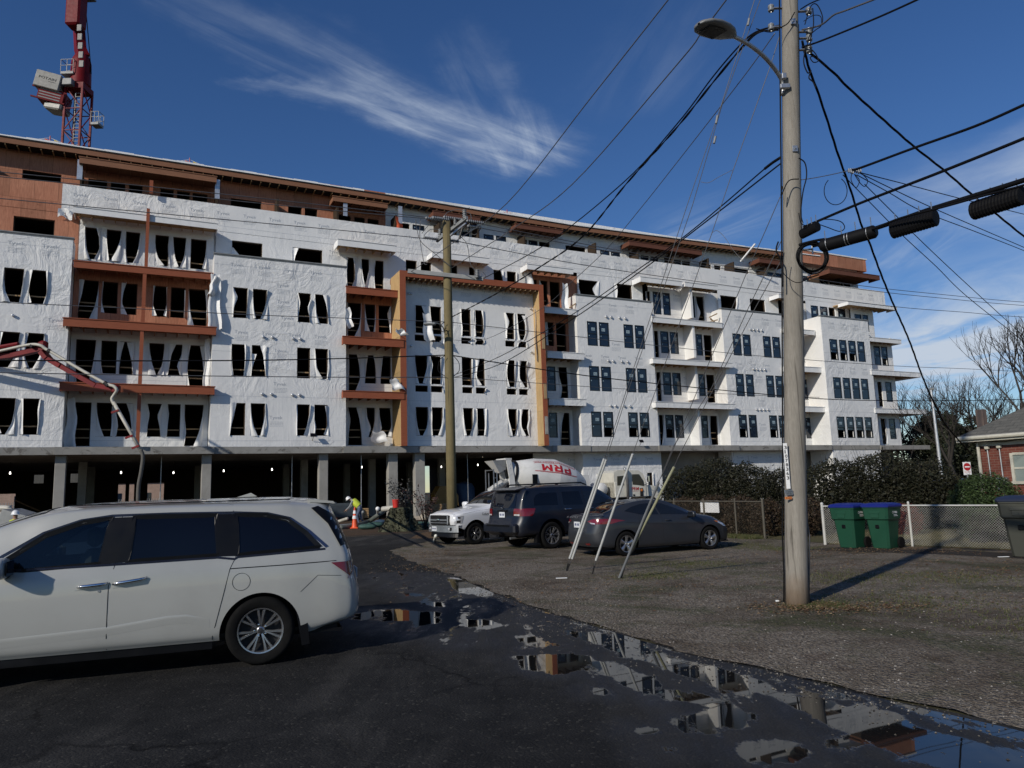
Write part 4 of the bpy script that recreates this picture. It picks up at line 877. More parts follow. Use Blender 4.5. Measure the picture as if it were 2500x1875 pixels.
def body_mesh(bd, arches, wins, mat_, parent, name='body', ns=7, nk=5):
    """arches: (x,z,r); wins: polygons in (x,z) cut clean through both sides"""
    xs = [min(p.x for p in st[2:3]) for st in bd.st]
    def f_of_x(x, k=2):   # station float for a side point
        lo, hi = 0.0, bd.n-1.0; inc = bd.pt(hi, k).x > bd.pt(lo, k).x
        for _ in range(30):
            m = (lo+hi)/2
            if (bd.pt(m, k).x < x) == inc: lo = m
            else: hi = m
        return (lo+hi)/2
    def kap_of(f, z):
        lo, hi = 0.0, 6.0
        for _ in range(24):
            m = (lo+hi)/2
            if bd.pt(f, m).z < z: lo = m
            else: hi = m
        return (lo+hi)/2
    def dom(x, z):
        f = f_of_x(x); k = kap_of(f, z)
        for _ in range(3):
            lo, hi = 0.0, bd.n-1.0; inc = bd.pt(hi, k).x > bd.pt(lo, k).x
            for _ in range(26):
                m = (lo+hi)/2
                if (bd.pt(m, k).x < x) == inc: lo = m
                else: hi = m
            f = (lo+hi)/2; k = kap_of(f, z)
        return (f, k)
    P = []; E_ = []; holes = []
    F1 = bd.n-1; NI = F1*ns; NK = (KN-1)*nk
    cut = []
    for (x, z, r) in arches:
        poly = []
        for q in range(33):
            a = rad(-12+204*q/32); xx = x+r*math.cos(a); zz = z+r*math.sin(a); f = f_of_x(xx); zb = bd.pt(f, 0).z
            if zz < zb+.002: continue
            poly.append(dom(xx, zz))
        fa, fb = poly[0][0], poly[-1][0]
        cut.append([(fa, -1)] + poly + [(fb, -1)]); b = len(P)
        ch = [(fa, 0.0)] + poly + [(fb, 0.0)]
        P += ch; E_ += [(b+i, b+i+1) for i in range(len(ch)-1)]
    for w_ in wins:
        poly = [dom(x, z) for x, z in w_]; cut.append(poly); b = len(P); P += poly; E_ += [(b+i, b+(i+1) % len(poly)) for i in range(len(poly))]
    gp = [(i/ns, k/nk) for i in range(NI+1) for k in range(NK+1)]
    tol = .035
    for g in gp:
        if any(abs(g[0]-p[0])+abs(g[1]-p[1]) < tol for p in P): continue
        P.append(g)
    r_ = geometry.delaunay_2d_cdt([Vector(p) for p in P], E_, [], 0, 1e-6)
    V = r_[0]; a = MB(); fs = []
    for f in r_[2]:
        cx = sum(V[i].x for i in f)/len(f); cy = sum(V[i].y for i in f)/len(f)
        if any(in_poly(cx, cy, c) for c in cut): continue
        fs.append(tuple(f))
    used = sorted(set(i for f in fs for i in f)); mp = {u: i for i, u in enumerate(used)}
    pts = [bd.pt(min(max(V[i].x, 0), F1), min(max(V[i].y, 0), KN-1)) for i in used]
    nv = len(pts); fs = [tuple(mp[i] for i in f) for f in fs]
    a.add(pts + [Vector((p.x, -p.y, p.z)) for p in pts], fs + [tuple(nv+i for i in f[::-1]) for f in fs])
    o = a.build(name, mat_, parent, smooth=True)
    bm = bmesh.new(); bm.from_mesh(o.data); bmesh.ops.remove_doubles(bm, verts=bm.verts, dist=.0008); bmesh.ops.dissolve_degenerate(bm, dist=1e-5, edges=bm.edges); bmesh.ops.recalc_face_normals(bm, faces=bm.faces); bm.to_mesh(o.data); bm.free()
    for p in o.data.polygons: p.use_smooth = True
    return o
class Proj:
    def __init__(s, o):
        bm = bmesh.new(); bm.from_mesh(o.data); s.t = BVHTree.FromBMesh(bm); bm.free()
    def hit(s, p, d): 
        r = s.t.ray_cast(Vector(p), Vector(d)); return r[0], r[1]
def panel(pj, poly, axis, side, mat_, parent, name, off=.004, step=.07, thick=0, fallback=None, smooth=True, holes=True):
    """closed outline projected onto the body: axis 'y' (outline x,z), 'x' (outline y,z), 'z' (outline x,y)"""
    out = []
    for i, p in enumerate(poly):
        q = poly[(i+1) % len(poly)]; n = max(1, int(math.hypot(q[0]-p[0], q[1]-p[1])/step))
        out += [(p[0]+(q[0]-p[0])*j/n, p[1]+(q[1]-p[1])*j/n) for j in range(n)]
    no = len(out); x0, x1 = min(p[0] for p in out), max(p[0] for p in out); y0, y1 = min(p[1] for p in out), max(p[1] for p in out)
    x = x0+step/2
    while x < x1:
        y = y0+step/2
        while y < y1:
            if in_poly(x, y, poly) and all((x-p[0])**2+(y-p[1])**2 > (step*.4)**2 for p in out[:no]): out.append((x, y))
            y += step
        x += step
    r_ = geometry.delaunay_2d_cdt([Vector(p) for p in out], [(i, (i+1) % no) for i in range(no)], [], 1, 1e-6)
    pts = []; last = None
    for v in r_[0]:
        if axis == 'y': o_, d = (v.x, side*3, v.y), (0, -side, 0)
        elif axis == 'x': o_, d = (side*9, v.x, v.y), (-side, 0, 0)
        else: o_, d = (v.x, v.y, 4), (0, 0, -1)
        h, n = pj.hit(o_, d)
        if h is None: h = Vector((v.x, last.y if last else side*.9, v.y)) if axis == 'y' else (Vector((last.x if last else 0, v.x, v.y)) if axis == 'x' else Vector((v.x, v.y, last.z if last else 1)))
        last = h; pts.append(h - Vector(d)*off)
    a = MB(); fs = [tuple(f) for f in r_[2] if len(f) > 2]
    a.add(pts, fs); o = a.build(name, mat_, parent, smooth=smooth)
    return o
def strip(pj, pts, wd, axis, side, mat_, parent, name, off=.003, step=.05):
    """thin line following the body, e.g. a door seam"""
    P = []
    for p, q in zip(pts, pts[1:]):
        n = max(1, int(math.hypot(q[0]-p[0], q[1]-p[1])/step)); P += [(p[0]+(q[0]-p[0])*j/n, p[1]+(q[1]-p[1])*j/n) for j in range(n)]
    P.append(pts[-1]); H = []
    for v in P:
        if axis == 'y': o_, d = (v[0], side*3, v[1]), (0, -side, 0)
        elif axis == 'x': o_, d = (side*9, v[0], v[1]), (-side, 0, 0)
        else: o_, d = (v[0], v[1], 4), (0, 0, -1)
        h, n = pj.hit(o_, d)
        if h is not None: H.append(h-Vector(d)*off)
    if len(H) < 2: return None
    a = MB(); vs = []; dv = {'y': Vector((0, 1, 0)), 'x': Vector((1, 0, 0)), 'z': Vector((0, 0, 1))}[axis]
    for i, h in enumerate(H):
        t = (H[min(i+1, len(H)-1)]-H[max(i-1, 0)]).normalized(); s_ = t.cross(dv).normalized()*wd/2; vs += [h-s_, h+s_]
    a.add(vs, [(2*i, 2*i+1, 2*i+3, 2*i+2) for i in range(len(H)-1)]); return a.build(name, mat_, parent)
def wheel(parent, x, y, r, side, style, wd=.21, rr=None, nsp=7):
    rr = rr or r*.70; wob = empty('wheel', (x, y, r), 0, parent); M_ = Matrix.Rotation(-side*PI/2, 4, 'X')   # local z -> outward (+-y)
    h = wd/2
    a = MB(); a.lathe([(rr*.96, -h), (r*.93, -h), (r*.985, -h*.75), (r, -h*.35), (r, h*.35), (r*.985, h*.75), (r*.93, h*.98), (r*.86, h*1.02), (rr*1.04, h*.93), (rr, h*.86), (rr*.97, h*.6)], 40, 0, M_, cap=False)
    for k in range(44):   # tread blocks
        an = 2*PI*k/44
        for zz in (-.6, 0, .6):
            p = M_ @ Vector((math.cos(an)*(r+.002), math.sin(an)*(r+.002), zz*h)); 
    a.build('tyre', M_TYRE, wob, smooth=True)
    b = MB(); b.lathe([(rr*.99, h*.84), (rr*.985, h*.90), (rr*.93, h*.88), (rr*.90, h*.6), (rr*.9, -h*.6)], 40, 0, M_, cap=False)
    b.lathe([(.0, h*.72), (rr*.13, h*.72), (rr*.17, h*.66), (rr*.2, h*.5)], 20, 0, M_, cap=False)
    for k in range(nsp):
        an = 2*PI*k/nsp+.2
        pairs = [(-.10, .06), (.10, .06)] if style == 'double' else [(0, .11)]
        if style == 'wide': pairs = [(0, .20)]
        if style == 'slim': pairs = [(0, .10)]
        for (da, hw) in pairs:
            a0, a1 = an+da*.6, an+da*1.5; vs = []
            for (q, aa, wf, zz) in ((rr*.14, a0, .7, .66), (rr*.5, (a0+a1)/2, .85, .78), (rr*.92, a1, 1.25 if style != 'wide' else 1.5, .80)):
                d = Vector((math.cos(aa), math.sin(aa), 0)); t = Vector((-d.y, d.x, 0))*hw*rr*wf
                for sg, zo in ((-1, -.14), (-.6, 0), (.6, 0), (1, -.14)): vs.append(M_ @ (d*q+t*sg+Vector((0, 0, (zz+zo)*h))))
            b.add(vs, [(i+j*4, i+1+j*4, i+5+j*4, i+4+j*4) for j in range(2) for i in range(3)])
    b.build('rim', M_RIM, wob, smooth='auto')
    c = MB(); c.lathe([(0, h*.15), (rr*.9, h*.15)], 24, 0, M_, cap=False); c.lathe([(rr*.55, h*.2), (rr*.55, h*.3), (0, h*.3)], 24, 0, M_, cap=False); c.build('brake_disc', M_RIMD, wob)
    d = MB()
    for k in range(5):
        an = 2*PI*k/5; p = Vector((math.cos(an)*rr*.26, math.sin(an)*rr*.26, 0)); d.lathe([(rr*.045, h*.55), (rr*.045, h*.76), (0, h*.78)], 8, 0, M_ @ Matrix.Translation(p), cap=False)
    d.lathe([(rr*.12, h*.72), (rr*.11, h*.78), (0, h*.79)], 16, 0, M_, cap=False); d.build('hub_cap', M_CHROME, wob)
    return wob
def liner(parent, x, z, r, hw, m=None):
    for sg in (1, -1):
        a = MB(); prev = None
        for k in range(15):
            an = rad(-8+196*k/14); p = (x+r*math.cos(an), z+r*math.sin(an))
            if prev: a.quad((prev[0], sg*(hw-.02), prev[1]), (p[0], sg*(hw-.02), p[1]), (p[0], sg*(hw-.38), p[1]), (prev[0], sg*(hw-.38), prev[1]))
            prev = p
        a.add([(x+r*math.cos(rad(-8+196*k/14)), sg*(hw-.38), z+r*math.sin(rad(-8+196*k/14))) for k in range(15)], [tuple(range(15))])
        a.build('wheel_housing', M_TRIM, parent)
def mirror(parent, x, y, z, side, m, sc_=1):
    a = MB(); M_ = Matrix.Translation((x, y+side*.10*sc_, z)) @ Matrix.Diagonal((.085*sc_, .135*sc_, .088*sc_, 1)) @ Matrix.Rotation(PI/2, 4, 'Y')
    def sq(c, e): return math.copysign(abs(c)**e, c)
    vs = []; n = 16
    for i in range(9):
        ph = PI*i/8-PI/2; cp_ = max(.02, math.cos(ph)); h_ = sq(math.sin(ph), .8)
        if h_ > 0: h_ *= 1.0
        else: h_ *= .55
        for k in range(n): t_ = 2*PI*k/n; vs.append(M_ @ Vector((sq(math.cos(t_), .62)*cp_**.55, sq(math.sin(t_), .62)*cp_**.55, h_)))
    a.add(vs, [(i*n+k, i*n+(k+1) % n, (i+1)*n+(k+1) % n, (i+1)*n+k) for i in range(8) for k in range(n)]+[tuple(range(n-1, -1, -1)), tuple(range(8*n, 9*n))])
    o = a.build('door_mirror', m, parent, smooth=True); b = MB(); g_ = -.058*sc_; b.bev(x+g_-.004, x+g_+.004, y+side*.10*sc_-.10*sc_, y+side*.10*sc_+.10*sc_, z-.06*sc_, z+.06*sc_, .003); b.build('mirror_glass', M_CGLASS, o)
    b = MB(); b.tube([(x-.01, y-side*.06, z-.07*sc_), (x, y+side*.06, z-.06*sc_)], .03, 8); b.build('mirror_arm', M_TRIM, o)
def undertray(parent, x0, x1, hw, z, arch=()):
    a = MB(); a.box(x0, x1, -hw+.42, hw-.42, z-.06, z+.02)
    xs = sorted([x0]+[v for A in arch for v in (A[0]-A[2]-.02, A[0]+A[2]+.02)]+[x1])
    for i in range(0, len(xs)-1, 2):
        if xs[i+1] > xs[i]: a.box(xs[i], xs[i+1], -hw+.1, hw-.1, z-.004, z+.03)
    a.build('underbody', M_TRIM, parent)

def crease(pj, pts, sg, m, parent, h=.07, d=.004):
    P = []
    for p, q in zip(pts, pts[1:]): P += [(p[0]+(q[0]-p[0])*j/8, p[1]+(q[1]-p[1])*j/8) for j in range(8)]
    P.append(pts[-1]); a = MB(); vs = []; n = len(P)
    for i, (x, z) in enumerate(P):
        f = min(1, (n-1-i)/6, i/4+.01)
        for dz, o in ((h*.25, 0), (0, 1), (-h*.25, .85), (-h, 0)):
            hh = pj.hit((x, sg*3, z+dz), (0, -sg, 0))[0]; y = hh.y if hh else sg*.97; vs.append((x, y+sg*(.001+d*o*f), z+dz))
    a.add(vs, [(i*4+k, i*4+k+1, i*4+k+5, i*4+k+4) for i in range(n-1) for k in range(3)]); o_ = a.build('door_crease', m, parent, smooth=True); return o_
# ---------------------------------------------------------------- white minivan, large in the foreground
van = empty('minivan', (0, 0, 0), label='pearl white minivan parked in the left foreground, seen from its rear left side', cat='minivan')
hd = rad(-109.6); fwd = Vector((math.sin(hd), math.cos(hd), 0)); lft = Vector((-fwd.y, fwd.x, 0))
van.location = Vector((-2.72, 8.02, 0)) - lft*.95; van.rotation_euler = (0, 0, math.atan2(fwd.y, fwd.x))
#            x     w    zb   zs    w4   z4    w5   z5   zr
vs_ = [
 [Vector(v) for v in ((-1.00,0,.36),(-1.08,0,.46),(-1.10,0,.62),(-1.03,0,.95),(-.99,0,1.12),(-.84,0,1.48),(-.76,0,1.64),(-.62,0,1.70))],
 [Vector(v) for v in ((-.98,.45,.36),(-1.07,.48,.45),(-1.085,.5,.62),(-1.015,.48,.95),(-.975,.48,1.12),(-.82,.44,1.48),(-.73,.4,1.64),(-.58,0,1.705))],
 [Vector(v) for v in ((-.86,.78,.35),(-.99,.84,.43),(-1.0,.86,.62),(-.94,.85,.95),(-.90,.83,1.13),(-.74,.72,1.49),(-.62,.58,1.645),(-.5,0,1.712))],
 [Vector(v) for v in ((-.66,.88,.33),(-.82,.935,.41),(-.84,.95,.62),(-.80,.935,.95),(-.76,.89,1.15),(-.60,.765,1.50),(-.48,.62,1.65),(-.38,0,1.72))],
 S(-.50, .972, .29, .96, .915, 1.16, .79, 1.515, 1.728, (0, 0, 0, 0, .02, .08, .14, .16)),
 S(-.20, .985, .28, .965, .93, 1.15, .81, 1.535, 1.733),
 S(.30, .985, .28, .955, .94, 1.12, .83, 1.555, 1.737),
 S(.90, .985, .28, .945, .945, 1.12, .84, 1.57, 1.737),
 S(1.45, .985, .28, .94, .945, 1.115, .84, 1.575, 1.733),
 S(1.95, .985, .28, .93, .94, 1.095, .83, 1.55, 1.71),
 S(2.35, .98, .28, .92, .93, 1.07, .80, 1.45, 1.62),
 S(2.75, .98, .28, .91, .92, 1.04, .80, 1.28, 1.46),
 S(3.10, .975, .27, .90, .91, 1.01, .80, 1.10, 1.24),
 S(3.45, .965, .27, .86, .86, .94, .74, .985, 1.03),
 S(3.75, .90, .27, .76, .80, .84, .66, .89, .93),
 S(3.93, .74, .28, .66, .66, .74, .54, .78, .82),
 [Vector(v) for v in ((3.98,0,.28),(4.0,0,.34),(4.02,0,.46),(4.0,0,.60),(3.99,0,.68),(3.985,0,.71),(3.975,0,.73),(3.96,0,.75))]]
bd = Body(vs_)
W1 = [(1.53, 1.13), (2.18, 1.10), (2.44, 1.12), (2.33, 1.22), (2.02, 1.42), (1.72, 1.53), (1.46, 1.565)]
W2 = [(.43, 1.15), (1.28, 1.14), (1.24, 1.565), (.47, 1.555)]
W3 = [(-.60, 1.175), (.24, 1.145), (.26, 1.55), (-.05, 1.53), (-.26, 1.475), (-.45, 1.34)]
vb = body_mesh(bd, [(0, .335, .405), (3.0, .335, .405)], [W1, W2, W3], P_PEARL, van)
pj = Proj(vb)
def grow(P, d):
    cx = sum(p[0] for p in P)/len(P); cy = sum(p[1] for p in P)/len(P); return [(p[0]+math.copysign(d, p[0]-cx), p[1]+math.copysign(d, p[1]-cy)) for p in P]
for sg in (1, -1):
    for W_, m_ in ((W1, M_SEE), (W2, M_SEE), (W3, M_CGLASS)):
        # glass spans the opening: project on a plain copy of the skin
        pass
bd2 = Body(vs_)
tmp = body_mesh(bd2, [], [], P_PEARL, van, 'tmp'); pjs = Proj(tmp); bpy.data.objects.remove(tmp)
M_TINT = m_glass('privacy_glass', (.003, .004, .008), .02, .3, 0)
for sg in (1, -1):
    panel(pjs, grow(W1, .012), 'y', sg, M_SEE, van, 'side_window', off=-.006); panel(pjs, grow(W2, .012), 'y', sg, M_TINT, van, 'side_window', off=-.006); panel(pjs, grow(W3, .012), 'y', sg, M_TINT, van, 'side_window', off=-.006)
    # black seals close the gap between glass and moulding
    for W_ in (W1, W2, W3): 
        cl = grow(W_, .006); strip(pjs, cl+[cl[0]], .05, 'y', sg, M_TRIM, van, 'window_seal', .003, step=.1)
    panel(pjs, [(1.27, 1.13), (1.54, 1.12), (1.47, 1.575), (1.23, 1.575)], 'y', sg, M_TRIM, van, 'pillar_trim', off=.004)
    panel(pjs, [(.23, 1.13), (.44, 1.135), (.48, 1.57), (.25, 1.565)], 'y', sg, M_TRIM, van, 'pillar_trim', off=.004)
    top = [(2.52, 1.14), (2.38, 1.245), (2.05, 1.447), (1.73, 1.556), (1.45, 1.592), (.9, 1.592), (.27, 1.578), (-.06, 1.556), (-.29, 1.496), (-.49, 1.35), (-.68, 1.172)]
    strip(pjs, top, .030, 'y', sg, M_BLUE_CH, van, 'window_moulding', .006); 
    strip(pjs, [(2.5, 1.105), (1.46, 1.112), (.44, 1.125), (.27, 1.10), (.24, 1.118), (-.66, 1.152)], .022, 'y', sg, M_BLUE_CH, van, 'window_moulding', .006)
    strip(pjs, [(1.36, 1.70), (1.36, 1.60), (1.395, 1.11), (1.44, .9), (1.44, .29)], .006, 'y', sg, M_TRIM, van, 'door_gap', step=.12)
    strip(pjs, [(.30, 1.72), (.295, 1.6), (.26, 1.12), (.315, 1.0), (.36, .8), (.47, .33), (.47, .29)], .006, 'y', sg, M_TRIM, van, 'door_gap', step=.12)
    strip(pjs, [(1.36, 1.675), (1.2, 1.688), (.4, 1.682), (.3, 1.66)], .005, 'y', sg, M_TRIM, van, 'door_gap', step=.12)
    strip(pjs, [(.31, 1.005), (-.2, 1.01), (-.78, 1.02)], .009, 'y', sg, M_TRIM, van, 'slide_rail', step=.12)
    strip(pjs, [(-.83, .86), (-.58, .88), (-.40, .72)], .004, 'y', sg, M_TRIM, van, 'bumper_gap')
    c_ = [(.2+.088*math.cos(2*PI*k/24), .865+.088*math.sin(2*PI*k/24)) for k in range(25)]; strip(pjs, c_, .004, 'y', sg, M_TRIM, van, 'fuel_flap', step=.2)
    panel(pjs, [(-.72, 1.005), (-.99, 1.005), (-1.0, .93), (-.93, .845), (-.86, .90)], 'y', sg, M_TAIL, van, 'tail_lamp', off=.012, step=.04)
    panel(pjs, [(-.90, .868), (-.93, .84), (-1.0, .925), (-.98, .85), (-.955, .82), (-.90, .82)], 'y', sg, M_LENS, van, 'reversing_lamp', off=.014, step=.04)
    panel(pjs, [(2.40, .285), (.47, .285), (.47, .20), (2.42, .20)], 'y', sg, M_TRIM, van, 'sill', off=-.02)
    for xa, xb, dz_ in ((1.71, 1.45, 0), (1.40, 1.10, .03)):
        a = MB(); y_ = pjs.hit(((xa+xb)/2, sg*3, .93), (0, -sg, 0))[0].y
        a.box(min(xa, xb), max(xa, xb), y_-.002, y_+.004*sg, .895+dz_, .955+dz_) if False else None
        pts = [(xa, y_+sg*.012, .915+dz_*.3), (xa+(xb-xa)*.15, y_+sg*.035, .92+dz_*.4), (xa+(xb-xa)*.8, y_+sg*.035, .93+dz_*.8), (xb, y_+sg*.012, .94+dz_)]
        a.tube(pts, [.012, .018, .018, .010], 8); o_ = a.build('door_handle', M_CHROME, van, smooth=True)
        panel(pjs, [(xa+(.03 if xa > 1.45 else -.0), .885), (xb, .895+dz_*.6), (xb, .955+dz_), (xa, .945+dz_*.5)], 'y', sg, M_TRIM if False else P_PEARL, o_, 'handle_cup', off=.004)
    a = MB(); y_ = pjs.hit((1.505, sg*3, .865), (0, -sg, 0))[0].y; a.lathe([(.013, 0), (.013, .006), (0, .006)], 12, 0, Matrix.Translation((1.52, y_, .865)) @ Matrix.Rotation(-sg*PI/2, 4, 'X')); a.build('lock', M_METAL, van)
    mirror(van, 2.33, sg*.96, 1.14, sg, P_PEARL, 1.15)
    wheel(van, 0, sg*.86, .35, sg, 'double', nsp=7, rr=.235, wd=.235); wheel(van, 3.0, sg*.86, .35, sg, 'double', nsp=7, rr=.235, wd=.235)
    a = MB(); a.prism([(-.42, .16), (-.50, .17), (-.47, .47), (-.36, .50)], sg*.80, sg*.955); a.build('mud_flap', M_TRIM, van)
    a = MB(); a.tube([(1.5, sg*.66, 1.705), (.2, sg*.66, 1.70)], .012, 6) if False else a.beam((1.9, sg*.62, 1.71), (-.3, sg*.61, 1.703), .03, .012); a.build('roof_moulding', M_TRIM, van)
    crease(pjs, [(2.9, .44), (1.44, .50), (.9, .56), (.72, .56), (.5, .50)], sg, P_PEARL, van)
liner(van, 0, .335, .405, .96); liner(van, 3, .335, .405, .96)
panel(pjs, [(-.62, 1.16), (.62, 1.16), (.53, 1.47), (-.53, 1.47)], 'x', -1, M_TINT, van, 'rear_window', off=.006)
panel(pjs, [(.80, 1.13), (.655, 1.14), (.56, 1.50), (.66, 1.51)], 'x', -1, M_TRIM, van, 'pillar_trim', off=.008); panel(pjs, [(-.80, 1.13), (-.655, 1.14), (-.56, 1.50), (-.66, 1.51)], 'x', -1, M_TRIM, van, 'pillar_trim', off=.008)
for sg in (1, -1): panel(pjs, [(-.52, 1.60), (-.60, 1.62), (-.80, 1.50), (-.94, 1.2), (-.83, 1.17), (-.70, 1.42)], 'y', sg, M_TRIM, van, 'rear_quarter_trim', off=.016, step=.05)
a = MB(); a.prism([(-.52, 1.66), (-.50, 1.70), (-.78, 1.665), (-.80, 1.64)], -.58, .58); a.build('roof_spoiler', P_PEARL, van)
panel(pjs, [(2.98, -.7), (2.98, .7), (2.1, .62), (2.1, -.62)], 'z', 1, M_SEE if False else M_CGLASS, van, 'windscreen', off=.008, step=.1)
undertray(van, -.85, 3.9, .97, .27, [(0, 0, .42), (3, 0, .42)])
a = MB(); a.box(-.8, 3.1, -.86, .86, .30, .34); a.build('cabin_floor', M_TRIM, van)
for y_ in (.42, -.42):
    for x_ in (1.75, .8):
        a = MB(); a.bev(x_-.05, x_+.45, y_-.23, y_+.23, .35, .72, .06); a.bev(x_-.15, x_+.02, y_-.22, y_+.22, .7, 1.25, .06); a.bev(x_-.14, x_-.02, y_-.12, y_+.12, 1.27, 1.47, .04); a.build('seat', M_SEAT, van)
a = MB(); a.bev(2.35, 2.9, -.8, .8, .75, 1.08, .08); a.build('dashboard', M_TRIM, van)
a = MB(); a.tube([(2.25+.0*k, .42+.18*math.cos(2*PI*k/16), 1.0+.18*math.sin(2*PI*k/16)) for k in range(17)], .014, 6); a.build('steering_wheel', M_TRIM, van)
a = MB(); a.prism([(.05, 1.745), (.28, 1.742), (.12, 1.79)], -.015, .015); a.build('roof_antenna', P_PEARL, van)
a = MB(); a.box(-1.108, -1.10, -.16, .16, .70, .86); a.build('number_plate', M_PLATE, van)
def car_at(name, X, Y, az_, scale=1, **k):
    h = rad(az_); e = empty(name, (X, Y, 0), math.atan2(math.cos(h), math.sin(h)), **k); e.scale = (scale,)*3; return e
def E0(y, *xz): return [Vector((x, y if i < 7 else 0, z)) for i, (x, z) in enumerate(xz)]
def skin_of(bd, root):
    t = body_mesh(bd, [], [], P_GREY, root, 'tmp'); p = Proj(t); bpy.data.objects.remove(t); return p
def plate(root, x, z, wd=.3, hh=.15, sg=-1, y=0, txt='XJR 2094'):
    a = MB(); a.box(min(x, x+sg*.012), max(x, x+sg*.012), y-wd/2, y+wd/2, z-hh/2, z+hh/2, 0)
    for k in range(7):   # the photo shows only dark illegible marks
        if k != 3: y0 = y-wd*.38+k*wd*.11; a.box(min(x+sg*.012, x+sg*.016), max(x+sg*.012, x+sg*.016), y0, y0+wd*.07, z-hh*(.2 if k % 2 else .16), z+hh*.22, 1)
    a.build('number_plate', [M_PLATE, M_PTXT], root)
# ---------------------------------------------------------------- white pickup (origin under front axle)
pk = car_at('pickup_truck', -1.854, 24.941, -128.5, .885, label='white crew cab pickup truck with black mesh grille, facing the street', cat='pickup truck')
ps = [E0(0, (-2.95,.55),(-2.97,.65),(-2.97,.9),(-2.96,1.15),(-2.95,1.32),(-2.85,1.78),(-2.82,1.88),(-2.8,1.91)),
      E0(.88, (-2.94,.55),(-2.96,.65),(-2.96,.9),(-2.95,1.15),(-2.94,1.32),(-2.84,1.78),(-2.80,1.88),(-2.78,1.915)),
      S(-2.85, 1.0, .52, 1.2, .94, 1.34, .78, 1.80, 1.93, (0,0,0,0,0,.04,.08,.1)),
      S(-2.3, 1.01, .52, 1.2, .95, 1.34, .79, 1.84, 1.955), S(-1.7, 1.01, .52, 1.2, .95, 1.34, .78, 1.82, 1.945),
      S(-1.35, 1.01, .52, 1.2, .95, 1.34, .76, 1.70, 1.82), S(-1.0, 1.01, .52, 1.19, .95, 1.34, .78, 1.50, 1.60), S(-.72, 1.01, .55, 1.18, .95, 1.30, .84, 1.36, 1.41),
      S(-.3, 1.01, .55, 1.12, .95, 1.23, .80, 1.28, 1.33), S(.3, 1.005, .55, 1.08, .94, 1.19, .78, 1.24, 1.28), S(.62, .98, .62, 1.04, .92, 1.14, .74, 1.19, 1.22),
      S(.78, .93, .72, 1.0, .86, 1.09, .70, 1.13, 1.16), E0(.80, (.84,.74),(.86,.78),(.88,.88),(.87,.98),(.86,1.05),(.84,1.09),(.83,1.12),(.80,1.14)),
      E0(0, (.90,.74),(.92,.80),(.93,.9),(.93,.98),(.92,1.04),(.90,1.09),(.88,1.12),(.86,1.14))]
bd = Body(ps); b_ = body_mesh(bd, [(0, .40, .50)], [], P_WHITE, pk); pp = skin_of(bd, pk)
for sg in (1, -1):
    panel(pp, [(-2.0, 1.34), (-1.98, 1.80), (-2.7, 1.79), (-2.74, 1.36)], 'y', sg, M_CGLASS, pk, 'side_window', off=.005)
    panel(pp, [(-.93, 1.35), (-1.12, 1.50), (-1.5, 1.76), (-1.92, 1.80), (-1.94, 1.33)], 'y', sg, M_CGLASS, pk, 'side_window', off=.005)
    strip(pp, [(-.82, 1.42), (-.87, 1.2), (-.83, .9), (-.80, .55)], .007, 'y', sg, M_TRIM, pk, 'door_gap'); strip(pp, [(-1.96, 1.86), (-1.97, .55)], .007, 'y', sg, M_TRIM, pk, 'door_gap')
    strip(pp, [(-.82, 1.27), (-.1, 1.21), (.55, 1.12)], .007, 'y', sg, M_TRIM, pk, 'bonnet_gap')
    wheel(pk, 0, sg*.86, .40, sg, 'double', nsp=6, rr=.245, wd=.27); wheel(pk, -3.68, sg*.86, .40, sg, 'double', nsp=6, rr=.245, wd=.27)
    mirror(pk, -1.05, sg*1.02, 1.42, sg, P_WHITE, 1.3)
    panel(pp, [(.52, 1.06), (.86, 1.075), (.86, .78), (.60, .80), (.57, .93)], 'y', sg, M_LENS, pk, 'headlamp', off=.010, step=.05)
    panel(pp, [(.66, 1.02), (.76, 1.03), (.76, .96), (.68, .96)], 'y', sg, M_BLACK, pk, 'lamp_bezel', off=.016, step=.05); panel(pp, [(.66, .90), (.80, .90), (.80, .81), (.68, .81)], 'y', sg, M_BLACK, pk, 'lamp_bezel', off=.016, step=.05)
    a = MB(); put_text(a, 'COLUMBIA', (-.72 if sg > 0 else -.28, sg*1.012, 1.075), (.44*sg, 0, 0) if sg < 0 else (.44, 0, 0), (0, 0, .05), 0)
    if sg > 0: a = MB(); put_text(a, 'Columbia', (-.26, 1.022, 1.05), (-.46, 0, 0), (0, 0, .085), 0, True)
    a.build('door_lettering', M_BLKTXT, pk)
    a = MB(); a.prism([(-.50, .2), (-.60, .2), (-.58, .62), (-.49, .66)], sg*.82, sg*1.0); a.build('mud_flap', M_TRIM, pk)
panel(pp, [(-.82, -.76), (-.82, .76), (-1.48, .66), (-1.48, -.66)], 'z', 1, M_SEE, pk, 'windscreen', off=.01, step=.1) if False else panel(pp, [(-.80, -.76), (-.80, .76), (-1.50, .66), (-1.50, -.66)], 'z', 1, M_CGLASS, pk, 'windscreen', off=.01, step=.1)
a = MB(); a.bev(.86, .955, -.62, .62, .74, 1.09, .03); gr_ = a.build('grille', M_BLACK, pk)
a = MB()
for z_ in (.80, .865, .93, .995, 1.05): a.box(.955, .962, -.55, .55, z_-.006, z_+.006)
for k in range(23): a.box(.955, .961, -.55+k*.05-.004, -.55+k*.05+.004, .77, 1.06)
a.build('mesh', M_TRIM, gr_)
a = MB(); a.bev(.955, .985, -.60, .60, .885, .945, .008); a.bev(.955, .985, -.60, .60, .80, .83, .008); a.bev(.955, .99, -.62, -.56, .76, 1.08, .008); a.bev(.955, .99, .56, .62, .76, 1.08, .008); a.build('bar', M_METAL, gr_)
